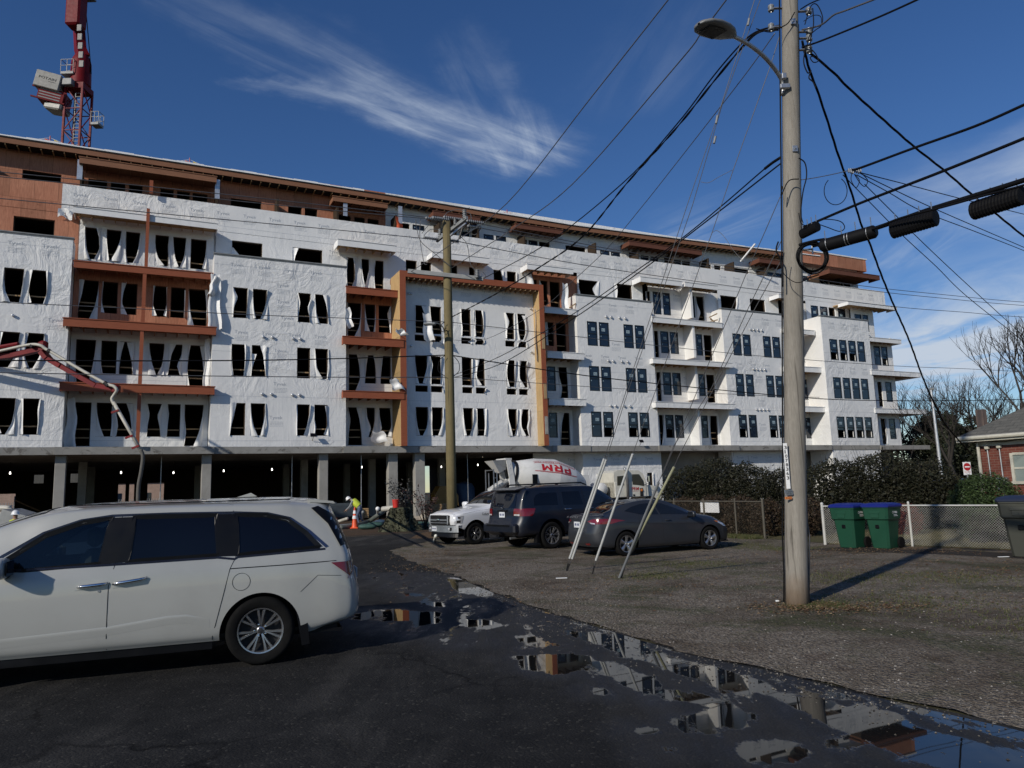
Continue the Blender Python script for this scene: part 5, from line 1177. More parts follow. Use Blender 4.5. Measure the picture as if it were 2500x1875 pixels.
a = MB(); a.lathe([(.0, 0), (.11, 0), (.10, .015), (0, .02)], 20, 0, Matrix.Translation((.985, 0, .915)) @ Matrix.Rotation(PI/2, 4, 'Y') @ Matrix.Diagonal((.5, 1, 1, 1)), cap=False); a.build('badge', M_CHROME, gr_)
a = MB()
def bp(i, j):
    y = (i-.5)*2; x = .98-.20*abs(y)**3.2; return (x, y*1.0, .48+.24*j)
a.grid(bp, 24, 3); a.grid(lambda i, j: (bp(i, 1)[0]-.18*j, bp(i, 1)[1]*.98, .72+.004*j), 24, 1); a.grid(lambda i, j: (bp(i, 0)[0]-.18*j, bp(i, 1)[1]*.98, .48), 24, 1); a.build('front_bumper', M_METAL, pk, smooth='auto')
a = MB(); a.grid(lambda i, j: (bp(i, 0)[0]-.03-.04*j, bp(i, 0)[1]*.9, .30+.18*j), 20, 2); a.build('air_dam', M_TRIM, pk)
for sg in (1, -1):
    a = MB(); a.bev(.86, .93, sg*.62-.13, sg*.62+.13, .53, .66, .02); o_ = a.build('fog_lamp_recess', M_TRIM, pk); a = MB(); a.lathe([(0, 0), (.045, 0), (.04, .02), (0, .03)], 12, 0, Matrix.Translation((.935, sg*.64, .60)) @ Matrix.Rotation(PI/2, 4, 'Y'), cap=False); a.build('fog_lamp', M_LENS, o_)
plate(pk, .985, .60, .31, .16, 1, -.28)
a = MB(); a.box(-4.85, -3.02, -.98, .98, .62, .66); 
for sg in (1, -1): a.box(-4.85, -3.02, sg*.94-.05, sg*.94+.05, .66, 1.36)
a.box(-4.9, -4.84, -.98, .98, .66, 1.36); a.box(-3.06, -3.0, -.98, .98, .66, 1.3); a.build('cargo_bed', P_WHITE, pk); liner(pk, 0, .40, .50, 1.0); undertray(pk, -4.8, .75, .95, .45, [(0, 0, .5), (-3.68, 0, .5)])
# ---------------------------------------------------------------- dark SUV (origin under rear axle)
sv = car_at('suv', .50, 22.45, 56.0, .965, label='dark navy sport utility vehicle with roof rails, seen from its rear right side', cat='suv')
ss = [E0(0, (-1.12,.42),(-1.20,.52),(-1.22,.68),(-1.12,.95),(-1.10,1.22),(-.98,1.62),(-.92,1.76),(-.86,1.82)),
      E0(.60, (-1.10,.42),(-1.19,.52),(-1.21,.68),(-1.11,.95),(-1.09,1.22),(-.97,1.62),(-.90,1.76),(-.84,1.825)),
      E0(.86, (-1.02,.42),(-1.10,.50),(-1.12,.68),(-1.05,.95),(-1.02,1.22),(-.90,1.60),(-.80,1.76),(-.75,1.83)),
      S(-.82, .975, .44, 1.08, .93, 1.26, .80, 1.66, 1.85, (0, -.08, -.08, -.04, 0, .04, .1, .12)),
      S(-.55, 1.005, .44, 1.08, .95, 1.28, .81, 1.71, 1.875), S(0, 1.01, .44, 1.08, .955, 1.28, .815, 1.735, 1.895), S(.9, 1.01, .42, 1.06, .955, 1.27, .82, 1.745, 1.90),
      S(1.7, 1.01, .42, 1.04, .95, 1.25, .81, 1.73, 1.885), S(2.05, 1.01, .42, 1.03, .945, 1.24, .78, 1.64, 1.79), S(2.45, 1.01, .42, 1.03, .94, 1.235, .78, 1.47, 1.58), S(2.85, 1.01, .42, 1.02, .94, 1.2, .82, 1.27, 1.33),
      S(3.3, 1.005, .42, 1.0, .92, 1.15, .76, 1.21, 1.25), S(3.8, .96, .42, .95, .85, 1.06, .70, 1.11, 1.15), S(4.0, .82, .44, .86, .72, .98, .6, 1.02, 1.05), E0(0, (4.05,.44),(4.08,.5),(4.1,.65),(4.08,.8),(4.07,.88),(4.05,.95),(4.03,.98),(4.0,1.0))]
bd = Body(ss); b_ = body_mesh(bd, [(0, .40, .49), (3.1, .40, .49)], [], P_NAVY, sv); pp = skin_of(bd, sv)
M_PRIV = m_glass('dark_privacy_glass', (.004, .005, .009), .03, .4, 0)
for sg in (1, -1):
    panel(pp, [(-.60, 1.30), (.27, 1.29), (.30, 1.66), (-.30, 1.66), (-.48, 1.60), (-.58, 1.48)], 'y', sg, M_PRIV, sv, 'side_window', off=.005)
    panel(pp, [(.50, 1.285), (1.25, 1.27), (1.18, 1.68), (.50, 1.675)], 'y', sg, M_PRIV, sv, 'side_window', off=.005)
    panel(pp, [(1.36, 1.27), (2.42, 1.26), (2.30, 1.36), (1.95, 1.58), (1.68, 1.67), (1.30, 1.68)], 'y', sg, M_CGLASS, sv, 'side_window', off=.005)
    for pts in ([(.37, 1.75), (.38, 1.2), (.42, .95), (.52, .6)], [(1.28, 1.75), (1.30, .46)], [(2.40, 1.26), (2.46, .9), (2.42, .46)]): strip(pp, pts, .006, 'y', sg, M_BLACK, sv, 'door_gap')
    panel(pp, [(-.58, 1.22), (-1.06, 1.22), (-1.08, 1.0), (-.72, 1.0), (-.66, 1.06)], 'y', sg, M_TAIL, sv, 'tail_lamp', off=.008, step=.05)
    panel(pp, [(sg*.60, 1.22), (sg*.88, 1.22), (sg*.88, 1.0), (sg*.58, 1.02)], 'x', -1, M_TAIL, sv, 'tail_lamp', off=.012, step=.05); panel(pp, [(sg*.62, 1.06), (sg*.84, 1.06), (sg*.84, 1.01), (sg*.62, 1.02)], 'x', -1, M_LENS, sv, 'reversing_lamp', off=.018, step=.05)
    wheel(sv, 0, sg*.87, .40, sg, 'double', nsp=7, rr=.265, wd=.27); wheel(sv, 3.1, sg*.87, .40, sg, 'double', nsp=7, rr=.265, wd=.27)
    mirror(sv, 2.2, sg*1.02, 1.30, sg, P_NAVY, 1.25)
    for x_ in (.62, 1.5):
        y_ = pp.hit((x_, sg*3, 1.15), (0, -sg, 0))[0].y; a = MB(); a.tube([(x_-.12, y_+sg*.005, 1.15), (x_-.1, y_+sg*.035, 1.15), (x_+.1, y_+sg*.035, 1.15), (x_+.12, y_+sg*.005, 1.15)], .014, 8); a.build('door_handle', M_CHROME, sv, smooth=True)
    a = MB(); a.tube([(-.55, sg*.68, 1.86), (-.35, sg*.70, 1.925), (1.4, sg*.69, 1.94), (1.62, sg*.67, 1.87)], .022, 8); a.build('roof_rail', M_TRIM, sv, smooth=True)
    a = MB(); a.prism([(-.46, .2), (-.56, .2), (-.54, .55), (-.45, .6)], sg*.80, sg*.97); a.build('mud_flap', M_TRIM, sv)
    a = MB(); a.beam((.6, sg*.98, .40), (2.5, sg*.98, .40), .18, .06); a.build('running_board', M_TRIM, sv)
panel(pp, [(-.66, 1.24), (.66, 1.24), (.60, 1.66), (-.60, 1.66)], 'x', -1, M_PRIV, sv, 'rear_window', off=.008)
a = MB(); a.prism([(-.70, 1.80), (-.72, 1.845), (-1.10, 1.775), (-1.08, 1.745)], -.68, .68); a.build('roof_spoiler', P_NAVY, sv)
panel(pp, [(2.05, -.68), (2.05, .68), (2.75, .78), (2.75, -.78)], 'z', 1, M_CGLASS, sv, 'windscreen', off=.01, step=.1)
a = MB(); a.bev(-1.30, -1.05, -.86, .86, .50, .78, .05); a.build('rear_bumper', P_NAVY, sv); a = MB(); a.box(-1.31, -1.28, -.62, .62, .70, .755); a.build('bumper_step', M_TRIM, sv)
a = MB(); a.bev(-1.14, -1.105, -.26, .26, 1.13, 1.185, .012); put_text(a, 'SEQUOIA', (-1.145, .22, 1.142), (0, -.44, 0), (0, 0, .032), 1); a.build('plate_garnish', [M_TRIM, M_CHROME], sv)
a = MB(); a.bev(-1.16, -1.11, .0-.045, .045, 1.22, 1.26, .01); a.build('badge', M_CHROME, sv)
plate(sv, -1.13, 1.04, .30, .16, -1); liner(sv, 0, .40, .49, 1.0); liner(sv, 3.1, .40, .49, 1.0); undertray(sv, -1.0, 3.95, .97, .42, [(0, 0, .5), (3.1, 0, .5)])
a = MB(); a.tube([(-1.2, -.5, .36), (-.6, -.5, .38)], .035, 10); a.build('exhaust_pipe', M_METAL, sv); a = MB(); a.bev(-1.34, -1.0, -.08, .08, .38, .46, .02); a.build('tow_hitch', M_TRIM, sv)
strip(pp, [(-.63, .80), (0, .80), (.63, .80)], .012, 'x', -1, M_BLACK, sv, 'door_gap') if False else None
# ---------------------------------------------------------------- sedans
def sedan(X, Y, az_, sc_, paint, label):
    e = car_at('sedan', X, Y, az_, sc_, label=label, cat='car')
    q = [E0(0, (-.86,.26),(-.93,.38),(-.95,.58),(-.90,.82),(-.88,.98),(-.86,1.03),(-.83,1.055),(-.76,1.07)),
         E0(.50, (-.84,.26),(-.91,.38),(-.93,.58),(-.88,.82),(-.86,.97),(-.83,1.03),(-.79,1.055),(-.72,1.075)),
         E0(.76, (-.66,.26),(-.76,.36),(-.78,.58),(-.76,.82),(-.72,.96),(-.66,1.02),(-.60,1.05),(-.55,1.085)),
         S(-.48, .865, .24, .86, .83, .99, .66, 1.055, 1.11), S(-.15, .885, .22, .88, .82, 1.02, .62, 1.15, 1.21), S(.25, .888, .20, .86, .815, 1.03, .60, 1.285, 1.355),
         S(.65, .885, .20, .85, .81, 1.02, .59, 1.345, 1.42), S(1.05, .885, .20, .84, .81, 1.0, .59, 1.36, 1.435), S(1.45, .885, .20, .82, .81, .98, .59, 1.32, 1.40), S(1.85, .885, .20, .80, .81, .96, .60, 1.19, 1.265),
         S(2.25, .885, .20, .78, .80, .94, .64, 1.03, 1.10), S(2.55, .882, .20, .76, .77, .91, .66, .95, .99), S(2.95, .875, .20, .72, .72, .85, .60, .89, .92), S(3.3, .80, .20, .62, .62, .72, .50, .76, .80),
         S(3.48, .62, .20, .50, .48, .60, .38, .64, .68), E0(0, (3.54,.2),(3.56,.26),(3.57,.38),(3.56,.5),(3.55,.58),(3.54,.62),(3.53,.64),(3.50,.66))]
    bd = Body(q); body_mesh(bd, [(0, .315, .365), (2.7, .315, .365)], [], paint, e); pp = skin_of(bd, e)
    for sg in (1, -1):
        panel(pp, [(.06, 1.14), (.30, 1.235), (.62, 1.305), (.98, 1.325), (1.08, 1.02), (.50, 1.04)], 'y', sg, M_CGLASS, e, 'side_window', off=.004)
        panel(pp, [(1.14, 1.02), (1.05, 1.325), (1.30, 1.30), (1.60, 1.20), (2.0, 1.05), (2.16, .975), (1.7, 1.0)], 'y', sg, M_CGLASS, e, 'side_window', off=.004)
        for pts in ([(.45, 1.1), (.40, .8), (.42, .55), (.40, .35)], [(1.12, 1.3), (1.14, .9), (1.16, .22)], [(2.10, .98), (2.18, .8), (2.12, .22)]): strip(pp, pts, .006, 'y', sg, M_BLACK, e, 'door_gap')
        strip(pp, [(.0, .86), (.9, .79), (1.8, .74), (2.3, .74)], .012, 'y', sg, M_BLACK if False else paint, e, 'body_crease', .006)
        panel(pp, [(-.02, .905), (-.30, .955), (-.62, .975), (-.86, .93), (-.80, .84), (-.45, .84), (-.20, .89)], 'y', sg, M_TAIL, e, 'tail_lamp', off=.006, step=.04)
        panel(pp, [(sg*.42, .91), (sg*.60, .965), (sg*.82, .97), (sg*.82, .85), (sg*.62, .83)], 'x', -1, M_TAIL, e, 'tail_lamp', off=.012, step=.04); panel(pp, [(sg*.52, .885), (sg*.68, .87), (sg*.70, .84), (sg*.58, .845)], 'x', -1, M_LENS, e, 'reversing_lamp', off=.018, step=.04)
        panel(pp, [(2.95, .78), (3.30, .66), (3.42, .60), (3.2, .62), (2.98, .73)], 'y', sg, M_AMBER if False else M_LENS, e, 'headlamp', off=.006, step=.05); panel(pp, [(2.88, .785), (3.02, .765), (3.0, .73), (2.92, .745)], 'y', sg, M_AMBER, e, 'side_marker', off=.009, step=.05)
        wheel(e, 0, sg*.775, .315, sg, 'wide', nsp=5, rr=.215, wd=.2); wheel(e, 2.7, sg*.775, .315, sg, 'wide', nsp=5, rr=.215, wd=.2); mirror(e, 2.02, sg*.90, .99, sg, paint, .95)
        panel(pp, [(sg*.30, .34), (sg*.52, .36), (sg*.52, .31), (sg*.34, .30)], 'x', -1, M_TAIL, e, 'rear_reflector', off=.01, step=.05)
        for x_ in (.55, 1.32):
            y_ = pp.hit((x_, sg*3, .86), (0, -sg, 0))[0].y; a = MB(); a.tube([(x_-.09, y_, .86), (x_-.07, y_+sg*.03, .86), (x_+.07, y_+sg*.03, .86), (x_+.09, y_, .86)], .012, 8); a.build('door_handle', paint, e, smooth=True)
    panel(pp, [(-.48, -.60), (-.48, .60), (.30, .52), (.30, -.52)], 'z', 1, M_CGLASS, e, 'rear_window', off=.006, step=.09); panel(pp, [(1.48, -.54), (1.48, .54), (2.36, .64), (2.36, -.64)], 'z', 1, M_CGLASS, e, 'windscreen', off=.006, step=.09)
    strip(pp, [(-.60, 1.035), (0, 1.04), (.60, 1.035)] if False else [(-.66, .80), (-.60, .97)], .008, 'x', -1, M_BLACK, e, 'boot_gap'); strip(pp, [(.66, .80), (.60, .97)], .008, 'x', -1, M_BLACK, e, 'boot_gap')
    plate(e, -.955, .82, .30, .15, -1, 0, 'URT 6152'); a = MB(); put_text(a, 'ELANTRA', (-.915, .62, .985), (0, -.62, 0), (.012, 0, .045), 0, True); a.build('badge', M_CHROME, e)
    liner(e, 0, .315, .365, .88); liner(e, 2.7, .315, .365, .88); undertray(e, -.75, 3.4, .86, .2, [(0, 0, .37), (2.7, 0, .37)]); return e
sedan(2.384, 19.485, 65.0, .965, P_GREY, 'dark grey sedan with red tail lamps parked on the gravel beside the navy vehicle')
P_BLUEGREY = m_paint('slate_blue_paint', (.06, .08, .12), .3, .4)
sedan(-7.5, 14.6, -113, 1.0, P_BLUEGREY, 'slate blue car mostly hidden behind the white minivan at the left edge')
# ---------------------------------------------------------------- concrete mixer truck
mt = empty('concrete_mixer_truck', NV*(OFF-9), FANG, label='white concrete mixer truck with red lettering upside down on its drum', cat='mixer truck')
Yc = .95   # drum axis is this far behind the near side
axis0, axis1 = Vector((18.95, Yc, 2.72)), Vector((24.1, Yc, 1.98)); AX = (axis1-axis0).normalized(); LEN = (axis1-axis0).length
side_ = Vector((0, -1, 0)); upv = side_.cross(AX) * -1; upv = AX.cross(side_); upv = upv if upv.z > 0 else -upv
dprof = [(0, .42), (.05, .60), (.35, .66), (.40, .72), (1.55, 1.02), (1.62, 1.03), (2.9, 1.16), (2.96, 1.16), (4.2, .88), (4.26, .86), (LEN-.35, .55), (LEN, .38), (LEN+.02, 0)]
def drum_r(t):
    for (a_, ra), (b2, rb) in zip(dprof, dprof[1:]):
        if t <= b2: return ra+(rb-ra)*(t-a_)/(b2-a_+1e-9)
    return .3
def drum_p(t, phi, off=0): r_ = drum_r(t)+off; return axis0+AX*t+(side_*math.cos(phi)+upv*math.sin(phi))*r_
a = MB(); nn = 40; vs = [drum_p(min(t, LEN), 2*PI*k/nn) if r_ > 0 else axis0+AX*t for t, r_ in dprof for k in range(nn)]
a.add(vs, [(i*nn+k, i*nn+(k+1) % nn, (i+1)*nn+(k+1) % nn, (i+1)*nn+k) for i in range(len(dprof)-1) for k in range(nn)])
M_DRUM = mat('drum_paint', (.62, .62, .60), .45, var=.1, vs=1.2, dirt=.35); M_TRUCK = mat('truck_cream_paint', (.62, .60, .52), .4, var=.08, coat=.4, dirt=.2)
dr = a.build('drum', M_DRUM, mt, smooth='auto')
a = MB()
def drum_text(s_, t0, t1, p0, p1, bold=False):   # reads upside down: text runs from t1 back to t0
    vs, fs, _ = text_geo(s_, bold); a.add([drum_p(t1-(t1-t0)*x, p1-(p1-p0)*y, .012) for x, y in vs], fs)
LET = {'P': [((0, 0), (.3, 0), (.3, 1), (0, 1)), ((.3, .78), (.95, .78), (.95, 1), (.3, 1)), ((.3, .38), (.95, .38), (.95, .58), (.3, .58)), ((.68, .58), (.98, .58), (.98, .78), (.68, .78))],
       'M': [((0, 0), (.24, 0), (.24, 1), (0, 1)), ((.76, 0), (1, 0), (1, 1), (.76, 1)), ((.24, 1), (.24, .62), (.5, .18), (.5, .56)), ((.76, 1), (.76, .62), (.5, .18), (.5, .56))]}
LET['R'] = LET['P']+[((.45, .38), (.75, .38), (1.05, 0), (.72, 0))]
for n_, (ch, x0, x1) in enumerate((('P', 0, .27), ('R', .33, .61), ('M', .67, 1.0))):
    for k_, P_ in enumerate(LET[ch]):
        sub_ = []; 
        for i in range(5):
            for j in range(5):
                u_, v_ = i/4, j/4; a_ = Vector(P_[0]).lerp(Vector(P_[1]), u_); b_ = Vector(P_[3]).lerp(Vector(P_[2]), u_); q_ = a_.lerp(b_, v_)
                sub_.append(drum_p(3.75-2.0*(x0+(x1-x0)*q_.x), rad(41)-rad(24)*q_.y, .012+.001*k_))
        a.add(sub_, [(i*5+j, i*5+j+1, i*5+j+6, i*5+j+5) for i in range(4) for j in range(4)])
drum_text('POWHATAN', 3.4, 3.41, rad(60), rad(60.1)) if False else None; drum_text('POWHATAN READY MIX', 1.35, 4.15, rad(48), rad(53.5))
for p_ in (46, 55.5, 14.5, 12.5):
    for k in range(30):
        t0, t1 = 1.3+2.9*k/30, 1.3+2.9*(k+1)/30; a.add([drum_p(t0, rad(p_), .012), drum_p(t1, rad(p_), .012), drum_p(t1, rad(p_+1.1), .012), drum_p(t0, rad(p_+1.1), .012)], [(0, 1, 2, 3)])
a.build('lettering', M_REDTXT, dr)
a = MB(); Mr = Matrix.Translation(axis0+AX*.28) @ AX.to_track_quat('Z', 'Y').to_matrix().to_4x4(); a.lathe([(.68, -.09), (.74, -.09), (.74, .05), (.68, .05)], 40, 0, Mr, cap=False); a.build('roller_ring', M_RIMD, dr, smooth='auto')
a = MB()
for sy in (-.62, .62): a.prism([(18.55, 3.45), (18.85, 3.50), (19.05, 2.4), (19.15, 1.2), (18.75, 1.2), (18.72, 2.4)], Yc+sy-.04, Yc+sy+.04); 
a.box(18.5, 18.9, Yc-.66, Yc+.66, 3.42, 3.52)
for z_ in (3.2, 2.95, 2.6): a.lathe([(.03, 0), (.03, .01)], 8, 0, Matrix.Translation((18.78, Yc-.67, z_)) @ Matrix.Rotation(PI/2, 4, 'X'))
a.build('pedestal', M_DRUM, mt)
a = MB(); pts = [(17.75, 3.42, .62), (18.5, 3.46, .62), (18.6, 2.72, .22), (18.35, 2.70, .22)]
def hop(x, z, wd): return [(x, Yc-wd, z), (x, Yc+wd, z)]
vs = hop(17.72, 3.40, .62)+hop(18.58, 3.44, .62)+hop(18.72, 2.9, .25)+hop(18.30, 2.68, .25); a.add(vs, [(0, 1, 7, 6), (2, 4, 5, 3), (0, 6, 4, 2), (1, 3, 5, 7)]); a.build('charging_hopper', M_DRUM, mt)
a = MB()
def chute(i, j): ang = PI*i; return (18.75-1.0*j, Yc-.45*math.cos(ang)*(1-.25*j), 2.35-.55*j-.42*math.sin(ang)*(1-.2*j))
a.grid(chute, 12, 6); a.build('discharge_chute', M_DRUM, mt, smooth=True)
a = MB(); 
for x_, z0_, z1_ in ((17.75, 1.2, 2.9), (17.95, 1.2, 2.7)):
    for y_ in (Yc-.6, Yc+.55): a.beam((x_, y_, z0_), (x_, y_, z1_), .05, .05)
for z_ in (1.5, 1.8, 2.1, 2.4, 2.7): a.beam((17.75, Yc-.6, z_), (17.95, Yc-.6, z_), .03, .03)
a.beam((17.75, Yc-.6, 2.85), (17.75, Yc+.55, 2.85), .05, .05); a.build('rear_ladder', M_METAL, mt)
a = MB(); a.box(17.9, 27.0, Yc-.45, Yc-.3, .85, 1.15); a.box(17.9, 27.0, Yc+.3, Yc+.45, .85, 1.15)
for x_ in (18.2, 20, 22, 24, 26): a.box(x_, x_+.1, Yc-.29, Yc+.29, .9, 1.1)
a.build('chassis', M_RIMD, mt)
a = MB(); a.prism([(23.3, 1.2), (23.4, 2.45), (24.3, 2.45), (24.4, 1.2)], Yc-.4, Yc+.4); a.build('front_pedestal', M_DRUM, mt)
a = MB()
def cabp(y0, y1): a.prism([(25.75, 1.05), (25.75, 2.55), (26.1, 2.70), (27.6, 2.66), (27.95, 2.45), (28.25, 1.75), (28.3, 1.05)], y0, y1)
a.bev(25.75, 28.15, 0, 1.95, 1.0, 2.0, .05); cabp(.03, 1.92); a.build('cab', M_TRUCK, mt)
a = MB(); a.prism([(28.15, 1.0), (28.15, 1.78), (29.3, 1.62), (29.55, 1.3), (29.55, .8), (28.15, .8)], .25, 1.7); a.build('bonnet', M_TRUCK, mt)
for y_ in (-.004, 1.954):
    q = MB(); P_ = [(27.1, 1.78), (27.1, 2.42), (27.62, 2.42), (27.95, 1.95), (27.98, 1.66), (27.5, 1.74)]; q.prism(P_, y_-.005, y_+.006) ; q.build('door_window', M_CGLASS, mt)
q = MB(); q.prism([(25.95, 1.75), (25.98, 2.32), (26.45, 2.35), (26.45, 1.75)], -.008, .002); q.build('sleeper_window', M_CGLASS, mt)
q = MB(); q.add([(27.97, .25, 2.42), (27.97, 1.7, 2.42), (28.29, 1.75, 1.78), (28.29, .2, 1.78)], [(0, 1, 2, 3)]); q.build('windscreen', M_CGLASS, mt)
q = MB(); put_text(q, 'PRM', (27.02, -.014, 1.42), (.52, 0, 0), (0, 0, .2), 0, True)
q.quad((27.02, -.014, 1.36), (27.54, -.014, 1.36), (27.54, -.014, 1.37), (27.02, -.014, 1.37)); q.build('lettering', M_REDTXT, mt)
q = MB(); q.bev(27.62, 27.86, -.04, .02, 1.05, 1.55, .03); o_ = q.build('fuel_cover', M_BLACK, mt); q = MB(); q.lathe([(0, 0), (.09, 0), (.07, .03), (0, .035)], 14, 0, Matrix.Translation((27.74, -.045, 1.42)) @ Matrix.Rotation(PI/2, 4, 'X'), cap=False); q.build('amber_lamp', M_AMBER, o_)
q = MB(); q.bev(27.1, 27.22, -.03, .01, 1.08, 1.18, .01); q.build('door_handle', M_TRIM, mt)
q = MB(); q.tube([(26.62, -.12, .9), (26.62, -.12, 2.55), (26.58, -.12, 2.68), (26.45, -.12, 2.80)], .085, 14); q.build('exhaust_stack', M_METAL, mt, smooth=True)
q = MB(); q.lathe([(.0, -.9), (.30, -.88), (.40, -.75), (.40, .3), (.30, .42), (0, .45)], 20, 0, Matrix.Translation((25.15, .75, 1.55)) @ Matrix.Rotation(PI/2, 4, 'X'), cap=False); q.build('water_tank', M_DRUM, mt, smooth=True)
q = MB(); q.tube([(28.05, -.2, 2.35), (28.1, -.3, 2.3), (28.1, -.3, 1.85), (28.0, 0, 1.75)], .02, 6); o_ = q.build('mirror_arm', M_CHROME, mt); q = MB(); q.bev(28.04, 28.12, -.42, -.22, 1.92, 2.3, .02); q.build('mirror', M_CHROME, o_)
q = MB(); q.prism([(18.9, .75), (19.2, 1.2), (19.5, 1.32), (22.0, 1.32), (22.4, 1.2), (22.4, .95)], -.02, .5); q.build('fender', M_DRUM, mt); q = MB(); q.box(20.05, 20.35, -.1, -.03, 2.0, 2.55); q.build('mud_flap', M_TRIM, mt)
for x_ in (19.9, 21.2, 28.5):
    for sg, y_ in ((-1, .2), (1, 1.7)): wheel(mt, x_, y_, .52, sg, 'wide', nsp=8, rr=.30, wd=.34)
# ================================================================ POLES, LAMP, WIRES
def m_pole(name, c1, c2):
    t = NT(name); g = t.noise(3.5, 8, .75, .5, co=t.mapped((5, 5, .18))); g2 = t.noise(22, 5, .7, co=t.mapped((6, 6, .3))); b = t.noise(1.1, 4, .6)
    c = t.mix(.5, t.ramp(g, (.3, c1), (.7, c2)), t.ramp(g2, (.35, c1), (.65, c2))); c = t.mix(t.math('MULTIPLY', t.ramp(b, (.45, 0), (.7, 1)), .35), c, tuple(x*.62 for x in c1))
    sx = t.n('ShaderNodeSeparateXYZ'); t.L.new(t.co, sx.inputs[0]); low = t.ramp(t.math('ADD', t.math('MULTIPLY', sx.outputs[2], 1.0), t.math('MULTIPLY', t.noise(4, 4), .5)), (.25, 1), (.75, 0))
    c = t.mix(t.math('MULTIPLY', low, .6), c, (.16, .085, .035)); ck = t.ramp(t.noise(2.6, 5, .6, .3, co=t.mapped((6, 6, .16))), (.33, 1), (.40, 0)); c = t.mix(t.math('MULTIPLY', ck, .75), c, (.05, .043, .034)); st = t.ramp(t.noise(3.2, 5, .6, .8, co=t.mapped((4, 4, .6))), (.66, 0), (.72, 1)); c = t.mix(t.math('MULTIPLY', st, .35), c, (.19, .10, .03))
    return t.out(c, .85, 0, t.bump(g, .6, .012), .25)
M_POLE = m_pole('weathered_pole', (.17, .155, .13), (.33, .305, .265)); M_POLE2 = m_pole('treated_pole', (.13, .105, .05), (.22, .18, .095))
M_CABLE = mat('black_cable', (.005, .005, .006), .6, spec=.15); M_CABLEG = mat('grey_cable', (.11, .11, .115), .5, .4); M_INS = mat('grey_insulator', (.20, .21, .22), .35); M_STEEL = M_METAL
PY = 10.81; base = Vector((3.94, PY, 0)); topp = at(1928, 0, PY); lean = (topp-base)/(topp.z)
pole = empty('utility_pole', base, 0, label='weathered grey timber utility pole rising out of frame in the gravel, with number plates', cat='utility pole')
def pole_axis(z): return base + lean*z
a = MB(); H_ = 12.6; pts = [lean*z for z in [0, .4, 1.2, 2.5, 4, 6, 8, 10, H_]]; rs = [.163, .158, .155, .15, .144, .136, .128, .122, .115]
a.tube([Vector((0, 0, -.15))]+pts[1:], rs, 28); a.build('shaft', M_POLE, pole, smooth=True)
def on_pole(x, y, r_off=0):   # point on the camera side of the shaft seen at pixel x,y, local to the pole
    return at(x, y, PY-.145-r_off)-base
def pad(name, x, y, w_, h_, m, txt=None, tm=None, parent=None, rot=0):
    c = on_pole(x, y, .012); a = MB(); a.bev(c.x-w_/2, c.x+w_/2, c.y-.006, c.y+.004, c.z-h_/2, c.z+h_/2, .002, 0)
    if txt: put_text(a, txt, (c.x-w_*.42, c.y-.009, c.z-h_*.3), (w_*.84, 0, 0), (0, 0, h_*.6), 1)
    return a.build(name, [m, tm or M_BLKTXT], parent or pole)
c = on_pole(1921, 1140, .006); a = MB(); a.bev(c.x-.028, c.x+.028, c.y-.004, c.y+.006, c.z-.31, c.z+.34, .002, 0)
for i, ch in enumerate('31078363'): put_text(a, ch, (c.x-.018, c.y-.008, c.z+.255-i*.062), (.036 if ch != '1' else .014, 0, 0), (0, 0, .048), 1, True)
o = a.build('number_strip', [M_WHITE, M_BLKTXT], pole)
pad('metal_tag', 1925, 1200, .115, .05, M_METAL, '77200P'); pad('metal_tag', 1927, 1206, .11, .035, M_METAL, 'WHEA'); pad('orange_tag', 1925, 1216, .10, .035, mat('orange_tag', (.62, .2, .05), .5), '7288')
for x, y in ((1941, 363), (1936, 52)): 
    c = on_pole(x, y, .0); a = MB(); a.bev(c.x-.04, c.x+.04, c.y-.012, c.y+.012, c.z-.05, c.z+.05, .004); a.lathe([(.012, 0), (.012, .03)], 8, 0, Matrix.Translation(c) @ Matrix.Rotation(PI/2, 4, 'X')); a.build('bolt_plate', M_METAL, pole)
for (x, y) in ((1953, 28), (1951, 78), (1951, 94), (1952, 122), (1948, 555), (1949, 610), (1903, 66), (1902, 20)):
    p = at(x, y, PY)-base; ax_ = lean*(p.z); d_ = (p-ax_); d_.z = 0; d_.normalize(); q0 = ax_+d_*.11; q1 = ax_+d_*.30
    a = MB(); a.beam(q0-Vector((0, 0, .0)), q1, .05, .015); a.tube([q1+Vector((0, 0, .07)), q1-Vector((0, 0, .07))], .012, 6); o = a.build('clevis_bracket', M_METAL, pole)
    if y < 200:
        a = MB(); a.lathe([(.02, -.05), (.045, -.048), (.05, -.02), (.028, 0), (.05, .02), (.045, .048), (.02, .05)], 14, 0, Matrix.Translation(q1), cap=False); a.build('spool_insulator', M_INS, o, smooth=True)
def cable_on_pole(px, r, m, name, yoff=0):
    a = MB(); a.tube([at(x, y, PY+yoff)-base for x, y in px], r, 6); a.build(name, m, pole, smooth=True)
cable_on_pole([(1903, 0), (1905, 250), (1907, 420), (1909, 640), (1910, 900), (1911, 1100), (1910, 1300), (1914, 1400), (1914, 1470)], .011, M_CABLE, 'riser_cable', -.03)
cable_on_pole([(1949, 60), (1952, 300), (1955, 500), (1959, 800), (1963, 1000), (1968, 1180), (1970, 1270), (1976, 1310), (1975, 1400), (1975, 1470)], .012, M_CABLEG, 'ground_conduit', -.02)
